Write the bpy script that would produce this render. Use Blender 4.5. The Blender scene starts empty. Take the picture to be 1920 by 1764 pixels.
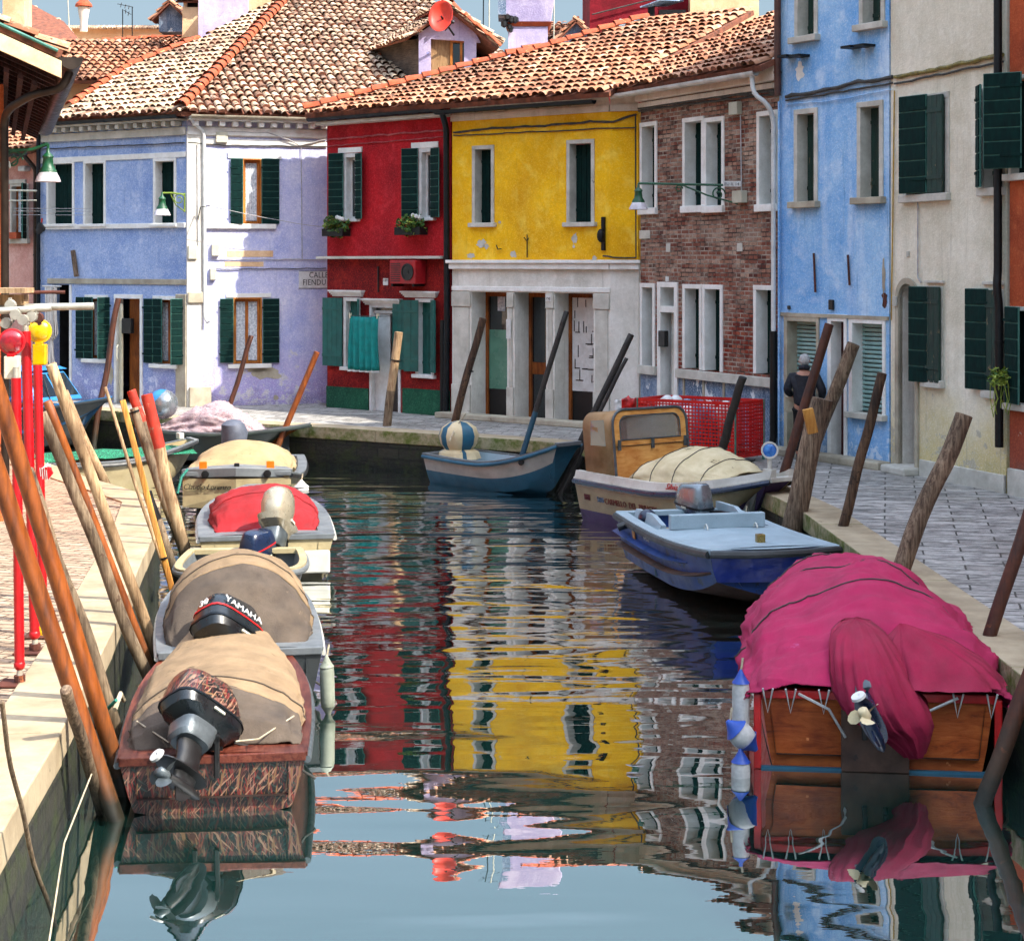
import bpy, math, random
from mathutils import Vector, Matrix, noise
R = math.radians
random.seed(7)
V = Vector
# ---------------------------------------------------------------- camera, sky, sun
SC = bpy.context.scene
COL = SC.collection
FOC, CU, CV, EYE = 3300.0, 960.0, 490.0, 4.05      # long lens, horizon row, eye height above the water
cam = bpy.data.cameras.new('camera'); camo = bpy.data.objects.new('camera', cam); COL.objects.link(camo)
cam.sensor_width = 36; cam.lens = FOC/1920*36; cam.shift_y = -(882-CV)/1920
cam.clip_start = .1; cam.clip_end = 3000
camo.location = (0, 0, EYE); camo.rotation_euler = (R(90), 0, 0)
SC.camera = camo
SUN = V((1, -.60, 0)).normalized(); ELEV = R(47)
SUN = V((SUN.x*math.cos(ELEV), SUN.y*math.cos(ELEV), math.sin(ELEV)))
w = bpy.data.worlds.new('World'); SC.world = w; w.use_nodes = True
nt = w.node_tree; bg = nt.nodes['Background']
sky = nt.nodes.new('ShaderNodeTexSky'); sky.sky_type = 'NISHITA'; sky.sun_disc = False
sky.sun_elevation = ELEV; sky.sun_rotation = math.atan2(SUN.x, SUN.y)
sky.air_density = 1.3; sky.dust_density = 1.2; sky.ozone_density = 1.2
tc = nt.nodes.new('ShaderNodeTexCoord'); sx_ = nt.nodes.new('ShaderNodeSeparateXYZ'); nt.links.new(tc.outputs['Generated'], sx_.inputs[0])
mr = nt.nodes.new('ShaderNodeMapRange'); nt.links.new(sx_.outputs[2], mr.inputs[0]); mr.inputs[1].default_value = .36; mr.inputs[2].default_value = .75; mr.inputs[3].default_value = .95; mr.inputs[4].default_value = 0
mxs = nt.nodes.new('ShaderNodeMix'); mxs.data_type = 'RGBA'; nt.links.new(mr.outputs[0], mxs.inputs[0]); hs = nt.nodes.new('ShaderNodeHueSaturation'); hs.inputs['Saturation'].default_value = .62; hs.inputs['Value'].default_value = 1.08; nt.links.new(sky.outputs[0], hs.inputs['Color']); nt.links.new(hs.outputs[0], mxs.inputs[6]); mxs.inputs[7].default_value = (.36, .535, .69, 1)   # slate haze band low over the roofs
nt.links.new(mxs.outputs[2], bg.inputs[0]); bg.inputs[1].default_value = .15
sl = bpy.data.lights.new('sun', 'SUN'); sl.energy = 2.0; sl.angle = R(.55); sl.color = (1, .93, .82)
so = bpy.data.objects.new('sun', sl); COL.objects.link(so)
so.rotation_euler = SUN.to_track_quat('Z', 'Y').to_euler(); so.location = (20, -12, 25)
SC.view_settings.view_transform = 'Standard'; SC.view_settings.look = 'None'
SC.view_settings.exposure = 2.35; SC.view_settings.gamma = 1
SC.render.engine = 'CYCLES'; SC.cycles.max_bounces = 6; SC.cycles.diffuse_bounces = 3; SC.cycles.glossy_bounces = 3
SC.cycles.transmission_bounces = 4; SC.cycles.caustics_reflective = False; SC.cycles.caustics_refractive = False
SC.cycles.use_adaptive_sampling = True; SC.cycles.adaptive_threshold = .03
try: SC.cycles.use_denoising = True
except Exception: pass

# ---------------------------------------------------------------- where things stand
def ray(u, v): return V(((u-CU)/FOC, 1, -(v-CV)/FOC))
def G(u, v, z=.75):                     # the point at height z seen at u, v of the survey
    Y = FOC*(EYE-z)/(v-CV); return V(((u-CU)/FOC*Y, Y, z))
def W(u, v, Y): r = ray(u, v)*Y; return V((r.x, r.y, EYE+r.z))

# ---------------------------------------------------------------- mesh helpers
MW = {}
def mw(o): return MW.get(o.name, Matrix())
def setp(o, p):
    if p is not None: o.parent = p
def tag(o, label=None, cat=None, group=None, kind=None):
    if label: o['label'] = label
    if cat: o['category'] = cat
    if group: o['group'] = group
    if kind: o['kind'] = kind
    return o
def thing(name, label, cat, loc=(0, 0, 0), rz=0, group=None):
    o = bpy.data.objects.new(name, None); COL.objects.link(o)
    o.location = loc; o.rotation_euler = (0, 0, rz); o.empty_display_size = .2
    MW[o.name] = Matrix.Translation(V(loc)) @ Matrix.Rotation(rz, 4, 'Z')
    return tag(o, label, cat, group)
class MB:
    def __init__(s, T=None): s.v = []; s.f = []; s.m = []; s.T = T or Matrix(); s.cm = 0
    def pts(s, ps):
        b = len(s.v); s.v += [tuple(s.T @ V(p)) for p in ps]; return b
    def face(s, ps, m=None):
        b = s.pts(ps); s.f.append(tuple(range(b, b+len(ps)))); s.m.append(s.cm if m is None else m); return s
    def box(s, a, c, m=None, taper=None):
        x0, y0, z0 = a; x1, y1, z1 = c
        b = s.pts([(x0,y0,z0),(x1,y0,z0),(x1,y1,z0),(x0,y1,z0),(x0,y0,z1),(x1,y0,z1),(x1,y1,z1),(x0,y1,z1)])
        for q in ((3,2,1,0),(4,5,6,7),(0,1,5,4),(1,2,6,5),(2,3,7,6),(3,0,4,7)):
            s.f.append(tuple(b+i for i in q)); s.m.append(s.cm if m is None else m)
        return s
    def prism(s, poly, z0, z1, m=None):
        n = len(poly); m = s.cm if m is None else m
        b = s.pts([(p[0], p[1], z0) for p in poly]+[(p[0], p[1], z1) for p in poly])
        s.f.append(tuple(b+i for i in range(n-1, -1, -1))); s.f.append(tuple(b+n+i for i in range(n))); s.m += [m, m]
        for i in range(n): s.f.append((b+i, b+(i+1) % n, b+n+(i+1) % n, b+n+i)); s.m.append(m)
        return s
    def loft(s, rings, closed=True, cap0=True, cap1=True, m=None, ms=None):
        m = s.cm if m is None else m; n = len(rings[0]); bs = [s.pts(r) for r in rings]
        for k in range(len(rings)-1):
            a, b = bs[k], bs[k+1]
            for i in range(n if closed else n-1):
                j = (i+1) % n; s.f.append((a+i, a+j, b+j, b+i)); s.m.append(ms(k, i) if ms else m)
        if closed and cap0: s.f.append(tuple(bs[0]+i for i in range(n-1, -1, -1))); s.m.append(ms(0, 0) if ms else m)
        if closed and cap1: s.f.append(tuple(bs[-1]+i for i in range(n))); s.m.append(ms(len(rings)-2, 0) if ms else m)
        return s
    def tube(s, ps, r, n=8, m=None, caps=True, ms=None):
        ps = [V(p) for p in ps]; k = len(ps); rs = r if isinstance(r, (list, tuple)) else [r]*k
        rings = []; up = None
        for i in range(k):
            d = (ps[min(i+1, k-1)]-ps[max(i-1, 0)]).normalized()
            if up is None:
                up = V((0, 0, 1)) if abs(d.z) < .9 else V((1, 0, 0))
            a = d.cross(up); a.normalize(); b = a.cross(d); up = b
            rings.append([ps[i]+(a*math.cos(t)+b*math.sin(t))*rs[i] for t in (2*math.pi*j/n for j in range(n))])
        return s.loft(rings, True, caps, caps, m, ms)
    def lathe(s, prof, n=16, m=None, axis=None, o=(0, 0, 0), ms=None):   # prof (r, z)
        M = axis or Matrix(); o = V(o)
        return s.loft([[o+M@V((max(r, 1e-4)*math.cos(2*math.pi*j/n), max(r, 1e-4)*math.sin(2*math.pi*j/n), z)) for j in range(n)] for r, z in prof], True, True, True, m, ms)
    def ball(s, c, r, n=14, sc=(1, 1, 1), m=None):
        k = n//2
        return s.loft([[V(c)+V((max(math.sin(math.pi*i/k), .01)*r*sc[0]*math.cos(2*math.pi*j/n), max(math.sin(math.pi*i/k), .01)*r*sc[1]*math.sin(2*math.pi*j/n), -math.cos(math.pi*i/k)*r*sc[2])) for j in range(n)] for i in range(k+1)], m=m)
    def build(s, name, mats, parent=None, world=None, smooth=False, bevel=0, ang=40, solid=0, subd=0):
        me = bpy.data.meshes.new(name); me.from_pydata(s.v, [], s.f)
        if not isinstance(mats, (list, tuple)): mats = [mats]
        for m in mats: me.materials.append(m)
        me.polygons.foreach_set('material_index', s.m)
        uv = me.uv_layers.new(name='UVMap')
        vs = me.vertices; me.update()
        for p in me.polygons:
            n = p.normal
            if abs(n.z) > .75: tx, ty = V((1, 0, 0)), V((0, 1, 0))
            else:
                tx = V((-n.y, n.x, 0)); tx.normalize(); ty = n.cross(tx)
                if ty.z < 0: ty = -ty; 
            for li in p.loop_indices:
                c = vs[me.loops[li].vertex_index].co; uv.data[li].uv = (c.dot(tx), c.dot(ty))
        if smooth:
            me.shade_smooth()
            if ang < 180: me.set_sharp_from_angle(angle=R(ang))
        o = bpy.data.objects.new(name, me); COL.objects.link(o)
        if parent is not None:
            o.parent = parent; pm = mw(parent)
            if world is None: world = 'W' in WMODE
            if world: o.matrix_parent_inverse = pm.inverted(); MW[o.name] = Matrix()
            else: MW[o.name] = pm.copy()
        if solid: md = o.modifiers.new('solid', 'SOLIDIFY'); md.thickness = solid; md.offset = 0
        if subd: md = o.modifiers.new('sub', 'SUBSURF'); md.levels = md.render_levels = subd
        if bevel: md = o.modifiers.new('bevel', 'BEVEL'); md.width = bevel; md.segments = 2; md.limit_method = 'ANGLE'; md.angle_limit = R(50)
        return o
WMODE = 'W'      # 'W': part meshes are written in world coordinates; 'L': in their thing's own
def fix_normals(o):
    import bmesh
    b = bmesh.new(); b.from_mesh(o.data); bmesh.ops.recalc_face_normals(b, faces=b.faces); b.to_mesh(o.data); b.free(); return o
def text(name, body, M, size, mat, parent, world=None, ext=.002, sx=1, shear=0, spacing=1, align='CENTER'):
    c = bpy.data.curves.new(name, 'FONT'); c.body = body; c.size = size; c.extrude = ext; c.align_x = align; c.shear = shear
    c.space_character = spacing; c.resolution_u = 2
    t = bpy.data.objects.new('tmp', c); COL.objects.link(t)
    bpy.context.view_layer.update()
    me = bpy.data.meshes.new_from_object(t.evaluated_get(bpy.context.evaluated_depsgraph_get()))
    bpy.data.objects.remove(t)
    me.transform(M @ Matrix.Scale(sx, 4, V((1, 0, 0)))); me.materials.clear(); me.materials.append(mat); me.name = name
    o = bpy.data.objects.new(name, me); COL.objects.link(o)
    if parent is not None:
        o.parent = parent; pm = mw(parent)
        if world if world is not None else WMODE == 'W': o.matrix_parent_inverse = pm.inverted()
    return o
def frame3(o, x, y):                      # matrix with local x and y axes given
    x = V(x).normalized(); z = x.cross(V(y)).normalized(); y = z.cross(x)
    M = Matrix((x, y, z)).transposed().to_4x4(); M.translation = V(o); return M

# ---------------------------------------------------------------- materials
def H(h):
    h = h.lstrip('#'); c = [int(h[i:i+2], 16)/255 for i in (0, 2, 4)]
    return tuple((x/12.92 if x <= .04045 else ((x+.055)/1.055)**2.4) for x in c)+(1,)
class N:
    def __init__(s, name):
        s.m = bpy.data.materials.new(name); s.m.use_nodes = True; s.t = s.m.node_tree; s.b = s.t.nodes['Principled BSDF']
        s.out = s.t.nodes['Material Output']
    def n(s, ty, **k):
        x = s.t.nodes.new('ShaderNode'+ty)
        for a, b in k.items():
            if a in x.inputs.keys(): x.inputs[a].default_value = b
            else: setattr(x, a, b)
        return x
    def l(s, a, b): s.t.links.new(a, b); return b
    def coord(s, kind='pos', scale=(1, 1, 1), rot=(0, 0, 0)):
        if kind == 'pos': o = s.n('NewGeometry').outputs['Position']
        elif kind[:3] == 'obj': o = s.n('TexCoord').outputs['Object']
        else: o = s.n('TexCoord').outputs['UV']
        m = s.n('Mapping'); m.inputs['Scale'].default_value = scale; m.inputs['Rotation'].default_value = rot
        if kind == 'obj2': m.vector_type = 'TEXTURE'
        s.l(o, m.inputs[0]); return m.outputs[0]
    def noise(s, co, scale, detail=4, rough=.55, dist=0):
        x = s.n('TexNoise'); x.inputs['Scale'].default_value = scale; x.inputs['Detail'].default_value = detail
        x.inputs['Roughness'].default_value = rough; x.inputs['Distortion'].default_value = dist; s.l(co, x.inputs['Vector']); return x.outputs['Fac']
    def ramp(s, f, stops, interp='LINEAR'):
        x = s.n('ValToRGB'); e = x.color_ramp; e.interpolation = interp
        while len(e.elements) < len(stops): e.elements.new(.5)
        for i, (p, c) in enumerate(stops):
            e.elements[i].position = p; e.elements[i].color = c if len(c) == 4 else tuple(c)+(1,)
        s.l(f, x.inputs[0]); return x.outputs[0]
    def mix(s, f, a, b, mode='MIX'):
        x = s.n('Mix', data_type='RGBA', blend_type=mode)
        for v, k in ((f, 0), (a, 6), (b, 7)):
            if isinstance(v, (float, int)): x.inputs[k].default_value = v
            elif isinstance(v, tuple): x.inputs[k].default_value = v
            else: s.l(v, x.inputs[k])
        return x.outputs[2]
    def math(s, op, a, b=0., clamp=False):
        x = s.n('Math', operation=op, use_clamp=clamp)
        for i, v in enumerate((a, b)):
            if isinstance(v, (float, int)): x.inputs[i].default_value = v
            else: s.l(v, x.inputs[i])
        return x.outputs[0]
    def rng(s, f, a, b, c=0., d=1.):
        x = s.n('MapRange'); s.l(f, x.inputs[0])
        for i, v in enumerate((a, b, c, d)): x.inputs[i+1].default_value = v
        return x.outputs[0]
    def bump(s, h, strength, dist=.02, prev=None):
        x = s.n('Bump'); x.inputs['Strength'].default_value = strength; x.inputs['Distance'].default_value = dist
        s.l(h, x.inputs['Height'])
        if prev: s.l(prev, x.inputs['Normal'])
        return x.outputs[0]
    def done(s, col, rough=.7, norm=None, metal=0, spec=.35, coat=0):
        b = s.b.inputs
        if isinstance(col, tuple): b['Base Color'].default_value = col
        else: s.l(col, b['Base Color'])
        if isinstance(rough, (float, int)): b['Roughness'].default_value = rough
        else: s.l(rough, b['Roughness'])
        if norm: s.l(norm, b['Normal'])
        b['Metallic'].default_value = metal; b['Specular IOR Level'].default_value = spec; b['Coat Weight'].default_value = coat
        return s.m
B0 = (0, 0, 0, 1); W1 = (1, 1, 1, 1)
def sc(c, k): return tuple(x*k for x in c[:3])+(1,)
def plaster(name, base, dark, light, patch=None, pth=.66, pscale=1.3, damp=None, streak=.5, grain=.5, rough=.85, top=None):
    m = N(name); p = m.coord(); st = m.coord(scale=(1, 1, .12))
    a = m.noise(p, .9, 6, .62); c = m.mix(m.rng(a, .35, .62), H(dark), H(base))
    b = m.noise(p, 2.7, 5, .6, .4); c = m.mix(m.rng(b, .52, .75, 0, .7), c, H(light))
    d = m.noise(st, 2.6, 5, .65); c = m.mix(m.rng(d, .5, .72, 0, streak), c, H(dark))
    e = m.noise(st, 1.9, 4, .6, .2); c = m.mix(m.rng(e, .55, .8, 0, streak), c, H(light))
    z = m.n('SeparateXYZ'); m.l(p, z.inputs[0])
    if damp:
        g = m.math('ADD', z.outputs[2], m.rng(m.noise(p, 1.6, 5), 0, 1, -.9, .9))
        c = m.mix(m.rng(g, .9, 2.3, .85, 0), c, H(damp)); fl = m.math('SUBTRACT', m.noise(p, 3.2, 7, .72, .3), m.rng(z.outputs[2], .7, 3.4, -.02, .16)); c = m.mix(m.rng(fl, .56, .575, 0, .8), c, H(patch or '#a8a294')); c = m.mix(m.rng(g, .75, 1.15, .55, 0), c, H('#5c5a50'))
    f = m.noise(p, 13, 4, .75); fine = m.noise(p, 34, 2, .8)
    c = m.mix(m.rng(f, .35, .68, 0, .7*grain), c, sc(H(dark), .8)); c = m.mix(m.rng(fine, .5, .66, 0, .6*grain), c, H(light))
    dr = m.noise(m.coord(scale=(5, 5, .25)), 2.4, 4, .6); c = m.mix(m.rng(dr, .6, .72, 0, .55*streak), c, sc(H(dark), .55))
    h = m.math('MULTIPLY', f, .6)
    if patch:
        q = m.noise(p, pscale, 7, .68, .35); k = m.rng(q, pth, pth+.015)
        c = m.mix(k, c, H(patch)); h = m.math('SUBTRACT', h, m.math('MULTIPLY', k, .5))
    crack = m.n('TexVoronoi', feature='DISTANCE_TO_EDGE'); crack.inputs['Scale'].default_value = .7
    cv = m.n('VectorMath', operation='ADD'); m.l(p, cv.inputs[0])
    nz = m.n('TexNoise'); nz.inputs['Scale'].default_value = 2.2; nz.inputs['Detail'].default_value = 5; m.l(p, nz.inputs['Vector']); m.l(nz.outputs['Color'], cv.inputs[1]); m.l(cv.outputs[0], crack.inputs['Vector'])
    c = m.mix(m.rng(crack.outputs[0], 0, .006, .4, 0), c, H(dark))
    hb = m.math('ADD', h, m.math('MULTIPLY', a, 1.2))
    return m.done(c, rough, m.bump(m.math('ADD', hb, m.math('MULTIPLY', fine, .35)), .55, .03), spec=.25)
def simple(name, base, var=None, scale=6, rough=.6, bump=.15, fine=40, metal=0, coat=0, spec=.5, kind='pos', stretch=(1, 1, 1), wear=None, wth=.64, wscale=5, dist=.01, detail=5, wet=False):
    m = N(name); p = m.coord(kind, stretch); var = var or base
    c = m.mix(m.rng(m.noise(p, scale, detail, .6), .35, .68), H(base), H(var))
    f = m.noise(p, fine, 3, .65)
    if wear: c = m.mix(m.rng(m.noise(p, wscale, 7, .7, .3), wth, wth+.03), c, H(wear))
    c = m.mix(m.rng(f, .35, .7, 0, .25), c, sc(H(base), .55))
    if wet: c = m.mix(m.rng(m.noise(m.coord('obj', (6, 6, .4)), 3, 4, .7), .42, .66, 0, .8), c, sc(H(var), .3)); c = weed(m, c)
    rr = m.rng(m.noise(p, scale*1.7, 3), .3, .7, max(rough-.1, 0), min(rough+.12, 1))
    return m.done(c, rr, m.bump(f, bump, dist) if bump else None, metal, spec, coat)
def glassmat(name, tint='#1a2226'):
    return N(name).done(H(tint), .06, None, 0, .9, .3)
def weed(m, col):
    z = m.n('SeparateXYZ'); p = m.coord(); m.l(p, z.inputs[0]); g = m.math('ADD', z.outputs[2], m.rng(m.noise(p, 7, 5, .7), 0, 1, -.22, .22))
    col = m.mix(m.rng(g, .3, .75, .55, 0), col, H('#3a3220')); return m.mix(m.rng(g, .12, .32, .95, 0), col, H('#12160c'))
def wood(name, a, b, c, scale=3, stretch=(9, 9, .7), rough=.75, bump=.6, kind='obj', wear=None, wth=.6, wet=False):
    m = N(name); p = m.coord(kind, stretch); q = m.coord(kind)
    n1 = m.noise(p, scale, 6, .7, .6); n2 = m.noise(q, 1.7, 4)
    col = m.ramp(n1, [(.3, H(c)), (.45, H(a)), (.62, H(b)), (.8, H(a))])
    col = m.mix(m.rng(n2, .35, .7, 0, .7), col, m.mix(1., col, H(c), 'MULTIPLY'))
    if wear: col = m.mix(m.rng(m.noise(q, 6, 6, .7), wth, wth+.03), col, H(wear))
    if wet: col = weed(m, col)
    return m.done(col, rough, m.bump(n1, bump, .02), spec=.3)
MAT = {}
def mats():
    M = MAT
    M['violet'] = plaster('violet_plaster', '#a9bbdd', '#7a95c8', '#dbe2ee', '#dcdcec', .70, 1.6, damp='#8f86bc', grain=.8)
    M['violet_sun'] = plaster('sunlit_violet_plaster', '#d6d2e8', '#a4acdc', '#f0ecf4', '#ddd6c4', .73, 1.2, damp='#a98cc6', grain=.8)  # the right wall's sunlight is put into this paler copy of the violet
    M['red'] = plaster('red_plaster', '#bf161f', '#860d16', '#dc3a42', None, streak=.3, grain=.8)
    M['redlow'] = plaster('dark_red_plaster', '#8c1216', '#54090c', '#bc3222', '#c94c30', .72, 5, grain=.9)
    M['greenbase'] = plaster('green_base_paint', '#1f5a41', '#123a2b', '#3c7a5a', None, grain=.8)
    M['yellow'] = plaster('yellow_plaster', '#fcc40c', '#dca008', '#ffe060', '#b9b5a8', .735, 1.7, streak=.25, grain=.5)
    M['blue'] = plaster('sky_blue_plaster', '#a6cdec', '#66a2dc', '#dceaf6', '#d8e4ee', .71, 1.4, damp='#7fb0e0', streak=.95, grain=.6)
    M['cream'] = plaster('cream_plaster', '#ece4d0', '#cbc2aa', '#f5efdf', None, damp='#c9b35a', streak=.8, grain=.5)
    M['orange'] = plaster('orange_plaster', '#b9552e', '#8a3a20', '#cf7548', None, damp='#86443a', grain=.5)
    M['orange2'] = plaster('salmon_plaster', '#d8703c', '#a84c28', '#e8935c', None, grain=.6)
    M['pink'] = plaster('pink_plaster', '#d9a596', '#b87c70', '#ecc8ba', '#e8dcd0', .7, 1, damp='#cbb8bb', grain=.5)
    M['peach'] = plaster('peach_plaster', '#e6c49a', '#cf9f74', '#f1d8b4', None, grain=.4)
    M['white'] = plaster('white_plaster', '#e8e4da', '#c2bdb0', '#f2efe8', '#8f8a80', .73, 2.5, streak=.7, grain=.4)
    M['mauve'] = plaster('mauve_chimney_plaster', '#c9bcd4', '#9d93b8', '#dcd2e0', '#8f8fc0', .66, 2, grain=.4)
    M['crimson'] = plaster('crimson_plaster', '#7c0d1e', '#530812', '#94182a', None, grain=.3)
    M['dado'] = plaster('blue_grey_dado', '#7f93ad', '#3e5570', '#c3cdd8', '#dadfe2', .6, 1.6, streak=.95, grain=.8)
    M['stone'] = simple('istrian_stone', '#cdc9bd', '#a8a396', 3, .75, .25, 30, wear='#77736a', wth=.67, wscale=4)
    M['stone_old'] = simple('weathered_stone', '#b9b09a', '#8d8270', 2.5, .8, .4, 24, wear='#6c5a44', wth=.64, wscale=2.2)
    M['stone_pale'] = simple('painted_stone_frame', '#efede7', '#d8d5cc', 4, .7, .15, 40, wear='#8a857a', wth=.7, wscale=6)
    M['shutter_lit_edge'] = simple('lit_green_edge', '#3f7468', '#2a564c', 9, .7, .1)  # light caught between the shutter boards, painted as a lighter back panel
    M['shutter'] = simple('green_shutter_paint', '#052a26', '#031a19', 5, .7, .25, 50, spec=.12, stretch=(3, 3, 1), wear='#3c6a60', wth=.72)
    M['shutter_old'] = simple('flaking_green_paint', '#08342a', '#05201a', 5, .6, .35, 40, stretch=(2, 2, .6), wear='#7a6a50', wth=.62, wscale=7)
    M['shutter_teal'] = simple('teal_green_paint', '#0a5a52', '#07443f', 5, .5, .2, 40)
    M['brownwood'] = wood('brown_window_wood', '#8a4a1c', '#a86224', '#5a2c10', 4)
    M['orangewood'] = wood('varnished_window_wood', '#c0762c', '#d89040', '#8a4c1a', 4, rough=.5)
    M['darkdoor'] = simple('dark_door_wood', '#1d1410', '#30201a', 6, .5, .2)
    M['dark'] = simple('dark_interior', '#08090a', '#0d0e10', 3, .9, 0)
    M['clear'] = N('clear_cabin_glass').done((.75, .78, .78, 1), .04); M['clear'].node_tree.nodes['Principled BSDF'].inputs['Transmission Weight'].default_value = .9
    M['glass'] = glassmat('window_glass'); M['glass2'] = glassmat('pale_window_glass', '#5d6e78')
    M['lace'] = simple('lace_curtain', '#d9dde0', '#8e98a4', 22, .9, .3, 60, detail=2)
    M['whitepaint'] = simple('white_painted_wood', '#dcdbd8', '#c2c0ba', 6, .45, .1)
    M['creamdoor'] = simple('cream_door_paint', '#e3d9be', '#c9bb98', 5, .5, .15)
    M['gutterdark'] = simple('dark_gutter_metal', '#1c2328', '#0f1518', 5, .4, .2, metal=.6, wear='#3a5a5c', wth=.66)
    M['gutterwhite'] = simple('white_gutter_metal', '#d8dad8', '#b5b7b4', 4, .4, .1, wear='#6b6f6c', wth=.72)
    M['pipebrown'] = simple('dark_brown_downpipe', '#3d3128', '#241c17', 4, .45, .2, metal=.5)
    M['copper'] = simple('patinated_copper', '#3f7f70', '#255a50', 6, .6, .3)
    M['cable'] = simple('cable_rubber', '#2a2927', '#4a4844', 9, .7, .2)
    M['cable_pale'] = simple('painted_cable', '#b9b6b6', '#8f8b8a', 9, .7, .2)
    M['cable_red'] = simple('red_painted_cable', '#b3575a', '#7a2026', 9, .7, .2)
    M['plasticgrey'] = simple('pale_junction_plastic', '#c9c6b2', '#b2af9c', 4, .5, .05)
    M['lampgreen'] = simple('green_cast_iron', '#0f5230', '#0a3a22', 8, .45, .3)
    M['lampglass'] = simple('frosted_lamp_glass', '#cfc9cc', '#b2aab0', 8, .25, .05)
    M['iron'] = simple('black_iron', '#101112', '#1c1c1c', 10, .5, .3, metal=.5)
    M['rust'] = simple('rusty_iron', '#5a2a1a', '#33170f', 6, .85, .5, wear='#8a4a28', wth=.62)
    M['dish'] = simple('red_dish_paint', '#d23a20', '#b52c16', 4, .5, .05)
    M['leaf'] = simple('leaf_green', '#3c6a1e', '#1c3a10', 14, .6, .2, kind='obj'); M['leaf2'] = simple('pale_leaf', '#9aa53c', '#5c7a22', 14, .6, .2)
    M['towel'] = simple('teal_towel', '#0c8a84', '#0a6d6a', 6, .95, .6, 120)
    M['acred'] = simple('red_painted_casing', '#a8141c', '#7c0c14', 4, .5, .2)
    M['acwhite'] = simple('white_casing', '#d0d2d0', '#b8bab8', 4, .5, .1)
    M['black'] = simple('black_paint', '#0b0c0d', '#141516', 6, .4, .1)
    M['terracotta'] = simple('terracotta_ridge', '#b4512a', '#8a3a1e', 4, .8, .4, wear='#d79a66', wth=.62)
    # roof tiles
    def tiles(name, stops, lich, pale, lth):
        m = N(name); p = m.coord(); r = m.n('NewGeometry').outputs['Random Per Island']
        c = m.ramp(r, stops, 'LINEAR')
        c = m.mix(m.rng(m.noise(p, 4.2, 7, .75), lth-.02, lth+.05), c, H(lich))
        c = m.mix(m.rng(m.noise(p, 5, 6, .7, .2), .56, .68, 0, .55), c, H(pale))
        c = m.mix(m.rng(m.noise(p, .45, 3), .5, .68, 0, .45), c, H(lich))
        f = m.noise(p, 30, 3, .7)
        return m.done(c, .85, m.bump(f, .5, .02), spec=.2)
    M['tile_pale'] = tiles('weathered_pale_roof_tile', [(0, H('#7a5a48')), (.18, H('#a0826a')), (.45, H('#b89c80')), (.7, H('#c8b094')), (.85, H('#a07c62')), (1, H('#c0a88c'))], '#2e2622', '#f0e6d6', .56)
    M['tile_orange'] = tiles('terracotta_roof_tile', [(0, H('#80503a')), (.3, H('#a46c4e')), (.6, H('#b4866a')), (.85, H('#9c6244')), (1, H('#bc987c'))], '#2a2320', '#dcc8ac', .575)
    M['tile_bed'] = simple('roof_tile_bed', '#8a5038', '#4c2e22', 7, .9, .4)
    # brick
    m = N('old_brick'); uv = m.coord('uv')
    br = m.n('TexBrick'); m.l(uv, br.inputs['Vector'])
    for k, v in (('Scale', 1.), ('Brick Width', .26), ('Row Height', .08), ('Mortar Size', .012), ('Mortar Smooth', .2)): br.inputs[k].default_value = v
    br.inputs['Color1'].default_value = W1; br.inputs['Color2'].default_value = W1; br.inputs['Mortar'].default_value = B0
    xy = m.n('SeparateXYZ'); m.l(uv, xy.inputs[0]); row = m.math('FLOOR', m.math('DIVIDE', xy.outputs[1], .08)); odd = m.math('MODULO', m.math('ABSOLUTE', row), 2.)
    bx = m.math('FLOOR', m.math('DIVIDE', m.math('ADD', xy.outputs[0], m.math('MULTIPLY', odd, .13)), .26)); cb = m.n('CombineXYZ'); m.l(bx, cb.inputs[0]); m.l(row, cb.inputs[1])
    wn = m.n('TexWhiteNoise'); m.l(cb.outputs[0], wn.inputs['Vector'])
    rb = m.ramp(wn.outputs['Value'], [(.0, H('#4a2c26')), (.15, H('#7a4234')), (.35, H('#8f5a48')), (.55, H('#a87c66')), (.75, H('#7e4a3c')), (.88, H('#bfa08a')), (1, H('#5a3430'))])
    rl = m.ramp(wn.outputs['Value'], [(.0, H('#4a1c16')), (.2, H('#7a2818')), (.5, H('#93361f')), (.8, H('#6a2418')), (1, H('#a85a40'))])
    z = m.n('SeparateXYZ'); m.l(m.n('NewGeometry').outputs['Position'], z.inputs[0]); big = m.noise(uv, .8, 5)
    hi = m.math('ADD', z.outputs[2], m.rng(big, 0, 1, -1.4, 1.4)); c = m.mix(m.rng(hi, 2.8, 4.0), rl, rb)
    c = m.mix(m.rng(m.noise(uv, 1.4, 5, .7), .45, .62, 0, .55), c, H('#b09a86')); c = m.mix(m.rng(m.noise(uv, 24, 3, .7), .4, .7, 0, .5), c, sc(H('#4a3430'), .6))
    mo = m.mix(m.rng(m.noise(uv, 3, 3), .4, .6), H('#3e342e'), H('#a69c8e')); c = m.mix(m.rng(br.outputs[1], .3, .8), c, mo)
    M['brick'] = m.done(c, .9, m.bump(m.math('ADD', m.math('MULTIPLY', br.outputs[1], -1.), m.noise(uv, 30, 3)), .9, .02), spec=.2)
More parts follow.
